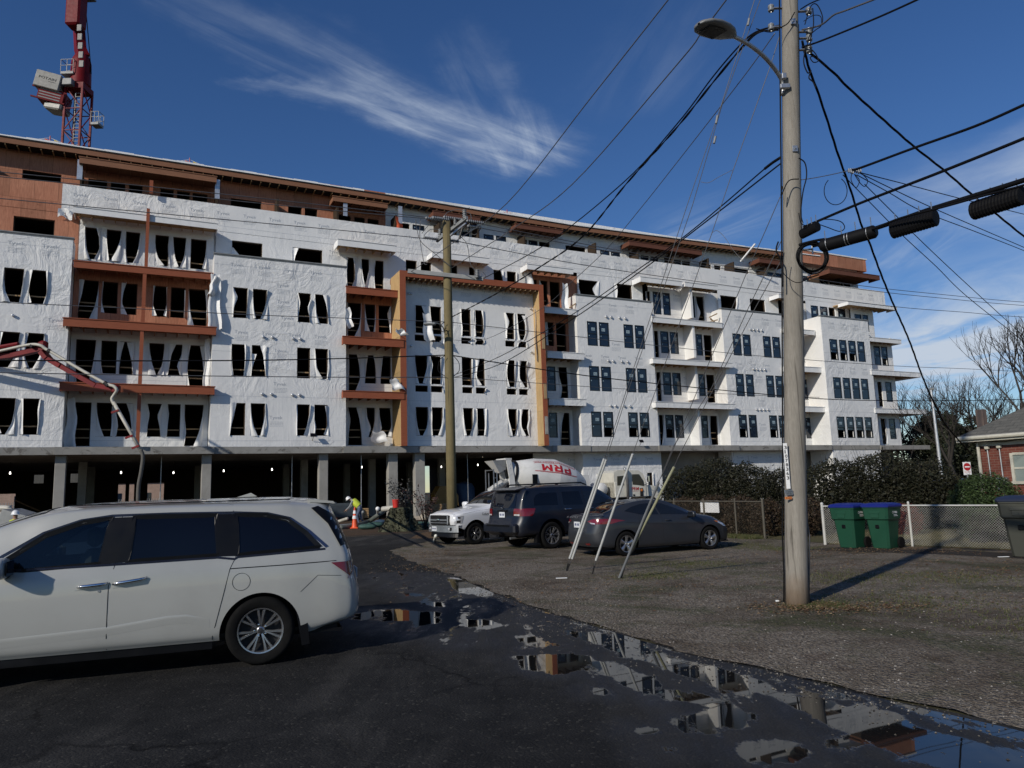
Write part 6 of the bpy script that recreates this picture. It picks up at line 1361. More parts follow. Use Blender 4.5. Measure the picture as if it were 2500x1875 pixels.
# street lamp
lampY = PY-.15
lamp = empty('street_lamp', pole_axis(8.0), 0, label='grey cobra head street lamp on a curved arm fixed to the near timber pole', cat='street lamp'); l0 = Vector(lamp.location)
arm = [at(x, y, PY-.02-d) for x, y, d in ((1911, 232, 0), (1911, 205, 0), (1904, 187, .05), (1885, 160, .2), (1862, 135, .4), (1837, 115, .6), (1812, 99, .8), (1788, 87, 1.0))]
a = MB(); sp = []
for i in range(len(arm)-1):
    p0 = arm[max(0, i-1)]; p3 = arm[min(len(arm)-1, i+2)]
    for j in range(4): t_ = j/4; sp.append(Vector([crom(p0[c], arm[i][c], arm[i+1][c], p3[c], t_) for c in range(3)])-l0)
sp.append(arm[-1]-l0); a.tube(sp, [.032]*len(sp), 10); a.build('arm', M_STEEL, lamp, smooth=True)
p_ = at(1914, 211, PY-.15)-l0; a = MB(); a.bev(p_.x-.06, p_.x+.09, p_.y-.03, p_.y+.03, p_.z-.04, p_.z+.04, .01); p_ = at(1913, 186, PY-.15)-l0; a.bev(p_.x-.03, p_.x+.04, p_.y-.03, p_.y+.03, p_.z-.05, p_.z+.05, .01); a.build('clamp', M_STEEL, lamp)
hA = at(1790, 88, PY-1.0)-l0; hB = at(1706, 58, PY-1.5)-l0; ax = (hB-hA); Lh = ax.length*1.0; ax.normalize(); upz = Vector((0, 0, 1)); sdv = ax.cross(upz).normalized(); upv_ = sdv.cross(ax)
a = MB(); rows = []; b = MB()
pr = [(-.02, .05, .05, .03), (.06, .09, .06, .035), (.2, .15, .075, .05), (.4, .19, .085, .055), (.65, .20, .08, .05), (.85, .17, .065, .04), (.97, .10, .04, .025), (1.0, .02, .015, .01)]
n = 20; vs = []
for f, wd, up_, dn in pr:
    for k in range(n):
        an = 2*PI*k/n; c_, s_ = math.cos(an), math.sin(an); vs.append(hA+ax*f*Lh+sdv*wd*c_+upv_*((up_ if s_ > 0 else dn)*s_))
a.add(vs, [(i*n+k, i*n+(k+1) % n, (i+1)*n+(k+1) % n, (i+1)*n+k) for i in range(len(pr)-1) for k in range(n)]+[tuple(range(n-1, -1, -1))]); a.build('housing', mat('lamp_housing', (.17, .175, .18), .45, dirt=.3), lamp, smooth=True)
vs = [hA+ax*f*Lh+sdv*w_-upv_*.058 for f, w_ in ((.42, -.13), (.86, -.11), (.86, .11), (.42, .13))]; b.add(vs, [(0, 1, 2, 3)]); b.build('lens', mat('lamp_lens', (.05, .05, .055), .2), lamp)
# ---- wires
def spline(P, n=6):
    out = []
    for i in range(len(P)-1):
        p0 = P[max(0, i-1)]; p3 = P[min(len(P)-1, i+2)]
        for j in range(n): t_ = j/n; out.append(Vector([crom(p0[c], P[i][c], P[i+1][c], p3[c], t_) for c in range(3)]))
    return out+[P[-1]]
def span(px, Y0, Y1, r, m, name, label, cat='cable', group=None, twist=0, n=6):
    L_ = [0]
    for p, q in zip(px, px[1:]): L_.append(L_[-1]+math.hypot(q[0]-p[0], q[1]-p[1]))
    P = [at(x, y, 1/((1/Y0)+(1/Y1-1/Y0)*l/L_[-1])) for (x, y), l in zip(px, L_)]; Q = spline(P, n); a = MB()
    if twist:
        T = [];
        for i in range(len(Q)-1):
            m_ = max(1, int((Q[i+1]-Q[i]).length/.06)); T += [Q[i].lerp(Q[i+1], j/m_) for j in range(m_)]
        d0 = (Q[-1]-Q[0]).normalized(); e1 = d0.cross(Vector((0, 0, 1))).normalized(); e2 = e1.cross(d0)
        for k in range(twist): a.tube([p+(e1*math.cos(i*.35+k*2*PI/twist)+e2*math.sin(i*.35+k*2*PI/twist))*r*.95 for i, p in enumerate(T)], r, 5)
    else: a.tube(Q, r, 6)
    org = Q[0].copy(); a.v = [tuple(Vector(v)-org) for v in a.v]
    o = a.build(name, m, smooth=True); o.location = org
    return prop(o, label, cat, group)
P2 = at(1103, 1232, 28.5); P2 = Vector((P2.x, 28.5, 0)); P2top = at(1090, 532, 28.5); lean2 = (P2top-P2)/P2top.z
pole2 = empty('utility_pole', P2, 0, label='brown timber utility pole standing behind the white pickup, with crossarms and ribbed insulators', cat='utility pole')
a = MB(); a.tube([lean2*z for z in (0, 3, 6, 9, P2top.z)], [.20, .19, .18, .17, .16], 20); a.build('shaft', M_POLE2, pole2, smooth=True)
def A2(x, y, dY=0): return at(x, y, 28.5+dY)-P2
def beam2(name, p, q, w_, h_, m, par=None): a = MB(); a.beam(p, q, w_, h_); return a.build(name, m, par or pole2)
ca = beam2('crossarm', A2(1066, 588, .9), A2(1140, 531, -.9), .10, .13, M_GREYP); ca2 = beam2('crossarm', A2(996, 662, -.2), A2(1180, 681, -.2), .12, .16, M_GREYP); cb = beam2('cutout_arm', A2(1100, 575, -.1), A2(1138, 545, -.7), .07, .07, M_METAL)
def ins(x, y, dY, par, h_=.34, r_=.09, M_=None, n=5):
    p = A2(x, y, dY); a = MB(); pr_ = [(.03, -h_/2)]
    for i in range(n): z_ = -h_/2+h_*(i+.3)/n; pr_ += [(r_*.55, z_), (r_, z_+h_*.25/n), (r_*.55, z_+h_*.5/n)]
    pr_.append((.03, h_/2)); a.lathe(pr_, 12, 0, Matrix.Translation(p) @ (M_ or Matrix.Identity(4)), cap=True); a.build('insulator', M_INS, par, smooth=True)
ins(1134, 524, -.8, ca, .42, .10); ins(1074, 569, .7, ca, .36, .09); ins(1111, 541, -.3, ca, .3, .08); ins(1165, 669, -.35, ca2, .36, .1)
along = Matrix.Rotation(-0, 4, 'Z') @ DV.to_track_quat('Z', 'Y').to_matrix().to_4x4()
for x, y, dY, L_ in ((1060, 535, -.4, .75), (1076, 534, -.9, .7), (1105, 533, -.3, .8), (1160, 542, -.8, .75), (1158, 554, -.7, .6), (1052, 582, .6, .65), (1106, 588, .3, .5), (1070, 533, .5, .6)): ins(x, y, dY, pole2, L_, .075, along, 9)
for x, y in ((1146, 548), (1125, 568)): 
    p = A2(x, y, -.7); a = MB(); a.tube([p+Vector((.08, 0, .2)), p+Vector((-.06, 0, -.25))], [.05, .045], 8); a.build('fuse_cutout', M_TRIM, pole2)
def loop2(px, dY, m, r=.012): a = MB(); a.tube(spline([A2(x, y, dY) for x, y in px]), r, 5); a.build('jumper_wire', m, pole2, smooth=True)
for px in ([(1083, 530), (1095, 517), (1118, 512), (1133, 515)], [(1138, 518), (1148, 522), (1151, 535)], [(1125, 578), (1140, 596), (1146, 630), (1150, 648), (1163, 663)], [(1015, 537), (1018, 560), (1028, 590), (1060, 618), (1101, 651)],
          [(1027, 535), (1025, 580), (1035, 640), (1043, 645)], [(1146, 568), (1160, 573), (1172, 560), (1172, 545)], [(1035, 575), (1050, 561), (1068, 560)], [(1030, 570), (1048, 549), (1068, 548)], [(1178, 664), (1185, 672), (1182, 680)],
          [(1108, 870), (1120, 885), (1121, 905), (1108, 918)], [(1086, 868), (1073, 880), (1070, 905), (1086, 918)], [(1086, 786), (1075, 795), (1080, 810), (1090, 800)]):
    loop2(px, -.3, M_CABLEG if px[0][1] < 700 else M_CABLE, .014)
# lamp bracket low on the far pole
a = MB(); a.tube(spline([A2(1086, 815, 0), A2(1082, 800, -.3), A2(1070, 790, -.6), A2(1060, 789, -.8)]), .025, 6); a.build('bracket_arm', M_METAL, pole2); a = MB(); q_ = A2(1052, 791, -.9); a.bev(q_.x-.28, q_.x+.2, q_.y-.1, q_.y+.1, q_.z-.05, q_.z+.05, .04); a.build('lamp_head', M_GREYP, pole2)
# street wires, left of the far pole
def strY(x, Yp=28.5):   # depth where a wire parallel to the street passes pixel column x
    v = ray(x, 900); t = (P2.dot(NV)-EYE.dot(NV))/(v.dot(NV)); return v.y*t
def swire(px, r, m, label, name='overhead_wire'):
    px = list(px)
    if px[0][0] < 0: px = [(-700, px[0][1]+(px[0][1]-px[2][1])*640/(px[2][0]-px[0][0])*.8)] + px
    if px[-1][0] > 2500: px += [(3100, px[-1][1]+(px[-1][1]-px[-2][1])*540/(px[-1][0]-px[-2][0])*.7)]
    P = [at(x, y, strY(x)) for x, y in px]; Q = spline(P, 8); a = MB(); a.tube(Q, r, 5); org = Q[0].copy(); a.v = [tuple(Vector(v)-org) for v in a.v]; o = a.build(name, m, smooth=True); o.location = org
    prop(o, label, 'cable', 'street wires strung on the far pole')
LFT = 'wire left of the far pole across the building, '
swire([(-60, 414), (0, 420), (300, 449), (600, 480), (850, 508), (1060, 533)], .016, M_CABLEG, LFT+'highest of six'); swire([(-60, 426), (0, 431.5), (300, 461), (600, 493), (850, 517), (1045, 534)], .016, M_CABLEG, LFT+'second from the top')
swire([(-60, 478), (0, 484.5), (300, 513), (600, 541), (850, 564), (1065, 585)], .016, M_CABLEG, LFT+'third from the top'); swire([(-60, 733), (0, 738), (300, 752), (600, 768), (850, 777), (1087, 786)], .014, M_CABLEG, LFT+'fourth from the top')
swire([(-60, 880), (0, 880), (300, 881), (600, 880), (850, 875), (1088, 867)], .022, M_CABLE, LFT+'thick black one above the lowest'); swire([(-60, 909), (0, 910), (300, 915), (600, 919), (850, 921), (1088, 921)], .016, M_CABLEG, LFT+'lowest of six')
RGT = 'wire right of the far pole past the building end, '
swire([(1165, 545), (1350, 581), (1550, 618), (1828, 657), (2098, 697), (2300, 719), (2560, 742)], .017, M_CABLEG, RGT+'highest of six'); swire([(1163, 555), (1357, 590), (1550, 624), (1828, 665), (2098, 706), (2300, 728), (2560, 750)], .017, M_CABLEG, RGT+'second from the top')
swire([(1110, 588), (1350, 634), (1550, 666), (1902, 714), (2187, 749), (2350, 762), (2560, 778)], .017, M_CABLEG, RGT+'third from the top'); swire([(1104, 787), (1350, 815), (1550, 838), (1866, 870), (2180, 893), (2350, 900), (2560, 909)], .014, M_CABLEG, RGT+'fourth from the top')
swire([(1105, 868), (1350, 906), (1550, 931), (1907, 966), (2090, 977), (2350, 978), (2560, 974)], .022, M_CABLE, RGT+'thick black one above the lowest'); swire([(1107, 921), (1350, 938), (1550, 951), (1870, 966), (2000, 970)], .012, M_CABLEG, RGT+'lowest of six')
# wires from the far pole to the near pole and beyond
span([(1003, 664), (1100, 597), (1237, 497), (1440, 242), (1631, 0), (1720, -115)], 28.3, 12.0, .013, M_CABLEG, 'overhead_wire', 'single overhead wire from the left end of the far crossarm to the top edge')
span([(1103, 654), (1250, 560), (1397, 450), (1650, 161), (1712, 81), (1773, 0), (1850, -100)], 28.3, 11.2, .013, M_CABLEG, 'overhead_wire', 'single overhead wire from the middle of the far crossarm passing behind the lamp head')
span([(1180, 680), (1330, 598), (1517, 450), (1650, 306), (1740, 188), (1805, 112), (1846, 78), (1903, 62)], 28.3, PY, .014, M_CABLE, 'overhead_wire', 'black wire from the right end of the far crossarm to the near pole')
span([(1103, 774), (1210, 718), (1310, 657), (1420, 580), (1528, 450), (1650, 314), (1740, 202), (1808, 120), (1850, 80), (1905, 72)], 28.3, PY, .012, M_CABLE, 'overhead_wire', 'twisted black wire running beside the other black one to the near pole', twist=2)
span([(1107, 830), (1189, 827), (1321, 754), (1395, 689), (1479, 610), (1571, 500), (1650, 400), (1785, 227), (1846, 146), (1892, 81)], 28.3, PY, .008, M_CABLEG, 'overhead_wire', 'thin grey wire drooping from the far pole to the near pole insulators')
span([(1113, 914), (1221, 870), (1389, 773), (1550, 663), (1658, 587), (1765, 500), (1867, 412), (1905, 385)], 28.3, PY, .011, M_CABLE, 'telecom_cable', 'black telecom cable rising to the near pole at roof height, upper of the pair')
span([(1110, 921), (1221, 889), (1395, 781), (1550, 672), (1660, 590), (1774, 502), (1905, 400)], 28.3, PY, .012, M_CABLE, 'telecom_cable', 'black telecom cable rising to the near pole at roof height, lower of the pair')
span([(1867, 412), (1885, 398), (1905, 385)], 11.2, PY, .022, M_CABLE, 'dead_end_grip', 'short black grip holding the upper telecom cable beside the near pole')
# towards the right of the near pole
span([(1958, 115), (2004, 100), (2131, 48), (2238, 0), (2330, -45)], PY, 8.6, .014, M_CABLE, 'service_cable', 'dark cable rising right from the near pole, lower of two at the top')
span([(1958, 73), (2004, 61), (2035, 37), (2061, 27), (2131, 0), (2220, -35)], PY, 9, .013, M_CABLEG, 'service_cable', 'grey cable leaving the near pole up to the right, kinked near the top edge')
span([(1954, 23), (1975, 10), (1998, 0), (2030, -12)], PY, 10.3, .010, M_CABLE, 'service_cable', 'short black cable at the very top beside the near pole')
span([(1950, 440), (1990, 434), (2040, 424), (2077, 415)], PY, 10.0, .006, M_CABLEG, 'support_strand', 'thin grey strand from the near pole to the cable hub on its right')
span([(2080, 414), (2100, 410), (2235, 360), (2381, 308), (2500, 256), (2620, 200)], 10.0, 7.3, .017, M_CABLE, 'telecom_cable', 'thick black cable from the hub rising right, highest of the heavy cables')
span([(1958, 556), (1996, 540), (2100, 496), (2219, 450), (2304, 417), (2500, 338), (2620, 285)], PY, 7.3, .019, M_CABLE, 'telecom_cable', 'thick black cable from the near pole rising right, middle one of the heavy cables')
span([(1985, 600), (2060, 580), (2142, 556), (2265, 513), (2362, 483), (2500, 440), (2620, 400)], PY, 7.2, .030, M_CABLE, 'telecom_cable', 'thickest black cable bundle carrying the splice closures')
span([(2130, 560), (2200, 532), (2300, 506), (2400, 478), (2500, 452), (2620, 410)], 9.3, 7.1, .014, M_CABLE, 'telecom_cable', 'black cable sagging just under the thick bundle')
HOUSE = 'service line from the cable hub down to the right, '
for i, (px, Ye, lb) in enumerate((([(2098, 421), (2220, 452), (2346, 485), (2500, 523), (2600, 548)], 16, 'highest of five'), ([(2100, 423), (2180, 462), (2269, 504), (2400, 561), (2500, 604), (2600, 648)], 16, 'second from the top'),
    ([(2092, 427), (2170, 470), (2250, 515), (2380, 565), (2500, 612), (2600, 655)], 17, 'third, close under the second'), ([(2058, 427), (2110, 480), (2206, 577), (2285, 650), (2361, 724), (2500, 835), (2580, 905)], 18, 'lowest of five'), ([(2111, 450), (2192, 531), (2231, 571), (2334, 669), (2500, 821), (2580, 890)], 18, 'fourth, crossing the lowest'))):
    span(px, 10.0, Ye, .007, M_CABLE, 'service_line', HOUSE+lb)
span([(1958, 100), (1968, 140), (1977, 173), (1996, 223), (2019, 292), (2046, 377), (2077, 465), (2104, 552), (2122, 591), (2150, 667), (2182, 745), (2220, 832), (2253, 922), (2288, 1000), (2315, 1045), (2375, 1112)], PY, 21.6, .011, M_CABLE, 'service_drop', 'twisted black service drop sweeping down from the near pole to the brick house', twist=3)
span([(1960, 118), (1985, 135), (2035, 177), (2069, 212), (2131, 269), (2227, 354), (2304, 415), (2373, 475), (2438, 527), (2500, 577), (2570, 630)], PY, 15, .011, M_CABLE, 'service_drop', 'twisted black service drop crossing the heavy cables towards the right edge', twist=3)
span([(1905, 480), (1870, 560), (1842, 623), (1820, 673), (1788, 750), (1706, 945), (1630, 1130), (1607, 1178)], PY, 13.6, .006, M_CABLEG, 'guy_wire', 'guy wire from the near pole to the grey anchor guard')
# splice closures
def closure(x0, y0, x1, y1, Y0, Y1, r, kind, label):
    p, q = at(x0, y0, Y0), at(x1, y1, Y1); c = (p+q)/2; d = (q-p); Lc = d.length; d.normalize(); Mx = d.to_track_quat('Z', 'Y').to_matrix().to_4x4()
    e = empty('splice_closure', c, 0, label=label, cat='cable closure', group='black splice closures on the thick cable'); a = MB()
    if kind == 'r': a.lathe([(.02, -Lc/2), (r*.7, -Lc/2), (r, -Lc*.46), (r, Lc*.46), (r*.7, Lc/2), (.02, Lc/2)], 20, 0, Mx); a.build('casing', M_CABLE, e, smooth='auto')
    else:
        pr_ = [(.02, -Lc/2)]; n = 15
        for i in range(n): z = -Lc/2+Lc*i/n; pr_ += [(r*.86, z+.003), (r, z+Lc*.3/n), (r, z+Lc*.7/n), (r*.86, z+Lc/n-.003)]
        pr_.append((.02, Lc/2)); a.lathe(pr_, 14, 0, Mx @ Matrix.Diagonal((1, 1.25, 1, 1))); a.build('casing', M_CABLE, e)
    b = MB()
    for f in ((-.36, -.02, .03, .36) if kind == 'r' else ()): b.lathe([(r*1.01, Lc*f-.004), (r*1.03, Lc*f), (r*1.01, Lc*f+.004)], 16, 0, Mx, cap=False)
    for f in (-.4, -.1, .15, .42): b.tube([Mx @ Vector((0, 0, Lc*f)), (Mx @ Vector((0, 0, Lc*f)))+Vector((0, 0, r+.12))], .007, 5)
    b.build('hanger_clamp', M_METAL, e)
closure(2003, 602, 2140, 564, 9.9, 9.35, .088, 'r', 'smooth cylindrical black splice closure nearest the timber pole'); closure(2178, 563, 2286, 530, 9.2, 8.7, .09, 'b', 'ribbed black splice closure in the middle of the cable bundle')
closure(2376, 515, 2497, 476, 8.4, 7.8, .09, 'b', 'ribbed black splice closure at the right edge of the picture'); closure(1957, 572, 1997, 552, 10.5, 10.2, .06, 'b', 'small black splice closure tucked against the timber pole')
# coils and loops of slack cable
def coil(px, Y, r, label, name='cable_loop'):
    P = [at(x, y, Y) for x, y in px]; Q = spline(P, 6); a = MB(); a.tube(Q, r, 5); org = Q[0].copy(); a.v = [tuple(Vector(v)-org) for v in a.v]; o = a.build(name, M_CABLE, smooth=True); o.location = org; prop(o, label, 'cable', 'loops of slack cable beside the near pole')
def circ(cx, cy, rx, ry, a0=0, a1=360, n=14): return [(cx+rx*math.cos(rad(a0+(a1-a0)*k/n)), cy+ry*math.sin(rad(a0+(a1-a0)*k/n))) for k in range(n+1)]
q = MB(); rr = random.Random(3); c0 = at(1984, 630, 10.2)
for k in range(6): q.tube(spline([at(x, y, 10.2)-c0 for x, y in circ(1984+rr.uniform(-4, 4), 628+rr.uniform(-3, 3), 36+rr.uniform(-4, 3), 36+rr.uniform(-4, 4), rr.uniform(0, 60), rr.uniform(400, 520))], 3), .010, 5)
o = q.build('cable_coil', M_CABLE, smooth=True); o.location = c0; prop(o, 'round coil of black cable hanging right of the near pole below the smooth closure', 'cable coil')
coil([(1951, 598), (1990, 588), (2020, 585), (2003, 602)], 10.2, .02, 'black cable bundle running from the pole into the smooth closure')
coil(circ(2040, 466, 28, 34, -60, 230), 10.0, .006, 'large thin loop hanging left of the cable hub'); coil([(2080, 420), (2078, 440), (2090, 458), (2098, 440), (2086, 425), (2100, 447), (2112, 455), (2118, 440), (2104, 424)], 10.0, .006, 'tight tangle of thin loops hanging directly under the cable hub')
coil([(1950, 520), (1956, 545), (1975, 550), (2010, 536), (2050, 540), (2062, 555), (2050, 565), (2020, 555), (2000, 548)], 10.3, .007, 'looping thin cable between the small closure and the cables above'); coil([(1950, 386), (1965, 398), (1969, 430), (1960, 470), (1955, 520), (1960, 545)], 10.5, .010, 'black cable bowing down the right side of the near pole')
coil([(1910, 610), (1905, 640), (1915, 670), (1945, 690), (1975, 678), (1985, 655)], 10.4, .006, 'thin loop passing in front of the near pole below the coil'); coil([(1910, 455), (1907, 478), (1925, 442), (1950, 437)], 10.55, .009, 'short loop wrapped across the pole at the hub strand')
coil([(1900, 590), (1895, 612), (1908, 640), (1910, 700)], 10.6, .012, 'black cable bundle on the left side of the near pole'); coil([(1940, 30), (1925, 55), (1908, 66), (1880, 78), (1846, 70)], 10.6, .009, 'jumper loop crossing the pole top to the left wires')
coil([(1965, 60), (1980, 15), (1995, 12), (2008, 40), (2005, 62), (1990, 74), (1975, 90), (1970, 120)], 10.5, .008, 'tall slack loop at the top right of the near pole'); coil([(1962, 52), (1985, 38), (2003, 40), (2006, 58)], 10.5, .006, 'small thin arc inside the top loop')
coil([(1968, 110), (1962, 150), (1972, 178), (1980, 172), (1975, 190), (1985, 200), (1992, 215)], 10.5, .010, 'knotted black leads where the house drop starts'); coil([(1975, 115), (1990, 130), (1998, 148), (1986, 152), (1978, 140), (1990, 137)], 10.5, .008, 'small curled lead at the start of the second drop'); coil([(1984, 20), (1986, 60), (1978, 100), (1982, 125)], 10.5, .009, 'vertical jumper between the pole insulators')
# cable hub
q = MB(); c0 = at(2088, 416, 10.0)
for i in range(7): q.bev(-.10+.028*i, -.085+.028*i, -.02, .02, -.03-.01*(i % 3), .03, .004)
o = q.build('cable_hub', M_METAL); o.location = c0; prop(o, 'cluster of metal clamps where the house service lines fan out', 'cable clamp')
# guy wires with tall guards
M_GUARD = mat('grey_white_guard', (.50, .51, .50), .5, var=.06, dirt=.25); M_YG = mat('faded_yellow_guard', (.34, .34, .22), .55, var=.1, dirt=.3); M_GG = mat('grey_plastic_guard', (.17, .18, .19), .5, dirt=.2)
def guy(b_px, bY, g0, g1, top_px, tY, m, label, mids=()):
    bp_ = gnd(*b_px); e = empty('guy_wire', bp_, 0, label=label, cat='guy wire')
    P = [bp_, at(*g0, bY), at(*g1, bY-.55*(bY-PY)*.6)]; 
    pts = [P[0], P[1]]; full = [b_px, g0, g1]+list(mids)+[top_px]; L_ = [0]
    for p, q in zip(full, full[1:]): L_.append(L_[-1]+math.hypot(q[0]-p[0], q[1]-p[1]))
    W = [at(x, y, 1/((1/bp_.y)+(1/tY-1/bp_.y)*l/L_[-1])) for (x, y), l in zip(full, L_)]
    a = MB(); a.tube([w-bp_ for w in W], .0065, 5); a.build('strand', M_CABLEG, e)
    g = MB(); g.tube([W[1]-bp_, W[2]-bp_], .024, 10); g.build('guard', m, e, smooth='auto')
    a = MB(); a.tube([Vector((0, 0, -.05)), (W[1]-bp_)*.6], .014, 6); a.build('anchor_rod', M_RIMD, e)
    return e
guy((1381, 1394), 15.9, (1391, 1363), (1475, 1120), (1842, 0), 11.2, M_GUARD, 'guy wire of the left pair with grey white guard, left one', [(1530, 950), (1678, 500), (1757, 269)])
guy((1382, 1394), 15.85, (1397, 1364), (1480, 1122), (1856, 0), 11.2, M_GUARD, 'guy wire of the left pair with grey white guard, right one', [(1535, 950), (1691, 500), (1765, 250)])
guy((1445, 1401), 15.2, (1455, 1368), (1545, 1108), (1904, 85), PY, M_GUARD, 'guy wire with a single grey white guard standing between the two guard pairs', [(1738, 569), (1790, 415), (1881, 161)])
guy((1507, 1412), 14.4, (1512, 1411), (1608, 1178), (1907, 589), PY, M_GG, 'guy wire with a dark grey guard in front of the sedan rear wheel', [(1644, 1090), (1736, 950), (1828, 750)])
guy((1514, 1411), 14.4, (1537, 1352), (1646, 1140), (1907, 636), PY, M_YG, 'guy wire with a faded yellow guard crossing the sedan', [(1655, 1118), (1744, 945), (1845, 750)])
span([(1829, 45), (1826, 62)], 11.3, 11.3, .02, M_INS, 'strain_insulator', 'small dark strain insulator high on the left guy wire'); span([(1752, 282), (1748, 302)], 11.9, 11.9, .022, M_INS, 'strain_insulator', 'small dark strain insulator midway up the left guy wire'); span([(1747, 333), (1743, 350)], 11.9, 11.9, .022, M_INS, 'strain_insulator', 'lower strain insulator on the right strand of the left pair')
span([(1711, 444), (1730, 446), (1755, 432), (1788, 415)], 12.0, 11.8, .004, M_CABLEG, 'bonding_wire', 'thin bonding wire linking two guy wires above the roof'); span([(1738, 569), (1750, 563), (1768, 578), (1790, 610), (1815, 640)], 11.9, 11.7, .004, M_CABLEG, 'bonding_wire', 'thin curling wire end hanging off a guy wire at the roof line')
# ================================================================ CART, FENCE, HEDGE, HOUSE, TREES
def link_mesh(a, p, q, h, z0=.05, cell=.055, r=.0022):
    """chain link between two posts as crossing zigzag wires"""
    p = Vector(p); q = Vector(q); L_ = (q-p).length; d = (q-p)/L_; n = int((L_+h)/cell)
    nx = Vector((-d.y, d.x, 0))*r
    for s_ in (1, -1):
        for i in range(-int(h/cell)-1, int(L_/cell)+int(h/cell)+2):
            x0 = i*cell; x1 = x0+s_*h; za, zb = z0, z0+h
            if s_ == 1: lo, hi = x0, x1
            else: lo, hi = x1, x0
            t0, t1 = 0.0, 1.0
            def clip(t0, t1):
                for lim, sg in ((0, 1), (L_, -1)):
                    f0, f1 = x0+(x1-x0)*t0, x0+(x1-x0)*t1
                    g0, g1 = (f0-lim)*sg, (f1-lim)*sg
                    if g0 < 0 and g1 < 0: return None
                    if g0 < 0: t0 = t0+(t1-t0)*(-g0)/(g1-g0)
                    elif g1 < 0: t1 = t1-(t1-t0)*(-g1)/(g0-g1)
                return t0, t1
            c = clip(t0, t1)
            if not c or c[1]-c[0] < .01: continue
            A = p+d*(x0+(x1-x0)*c[0])+Vector((0, 0, za+(zb-za)*c[0])); B = p+d*(x0+(x1-x0)*c[1])+Vector((0, 0, za+(zb-za)*c[1]))
            a.tube([A+nx*s_, B+nx*s_], r, 3, cap=False)
M_FW = mat('white_fence_paint', (.50, .50, .47), .55, var=.1, dirt=.35)
def fence(pts, h, label, m, cell=.06, r=.0026):
    e = empty('chain_link_fence', (pts[0][0], pts[0][1], 0), 0, label=label, cat='fence'); o_ = Vector((pts[0][0], pts[0][1], 0)); P = [Vector((x, y, 0))-o_ for x, y in pts]
    a = MB()
    for p, q in zip(P, P[1:]): link_mesh(a, p, q, h-.08, .04, cell, r)
    a.build('mesh', m, e); a = MB(); a.tube([p+Vector((0, 0, h)) for p in P], .021, 8); a.build('top_rail', m, e, smooth='auto')
    for i, p in enumerate(P):
        a = MB(); R_ = .038 if i in (0, len(P)-1) else .028; a.tube([p, p+Vector((0, 0, h+.05))], R_, 10); a.lathe([(R_*1.1, 0), (R_*1.15, .02), (R_*.7, .05), (0, .06)], 10, 0, Matrix.Translation(p+Vector((0, 0, h+.05))), cap=False); a.build('post', m, e, smooth='auto')
    return e
fence(fence_f, 1.02, 'white chain link fence with white posts behind the green carts', M_FW)
a_ = fence([(8.28, 20.25), (8.42, 20.22)], 1.02, '', M_FW) if False else None
fb = fence([(7.55, 22.9), (7.1, 24.25), (6.45, 25.7), (5.76, 27.2), (5.1, 28.6)], 1.12, 'chain link fence section with a white board behind the grey sedan', mat('dull_fence_wire', (.08, .072, .055), .7, dirt=.4), .075, .0019)
q = MB(); p0, p1 = Vector((6.75, 25.05, 0)), Vector((6.35, 25.9, 0)); d = (p1-p0); o_ = Vector((7.55, 22.9, 0)); nn_ = Vector((-d.y, d.x, 0)).normalized()*-.05
q.add([p0-o_+nn_+Vector((0, 0, .74)), p1-o_+nn_+Vector((0, 0, .74)), p1-o_+nn_+Vector((0, 0, 1.14)), p0-o_+nn_+Vector((0, 0, 1.14)), p0-o_+nn_*1.4+Vector((0, 0, .74)), p1-o_+nn_*1.4+Vector((0, 0, .74)), p1-o_+nn_*1.4+Vector((0, 0, 1.14)), p0-o_+nn_*1.4+Vector((0, 0, 1.14))], [(0, 1, 2, 3), (7, 6, 5, 4), (0, 4, 5, 1), (2, 6, 7, 3), (0, 3, 7, 4), (1, 5, 6, 2)]); q.build('white_board', M_WHITE, fb)
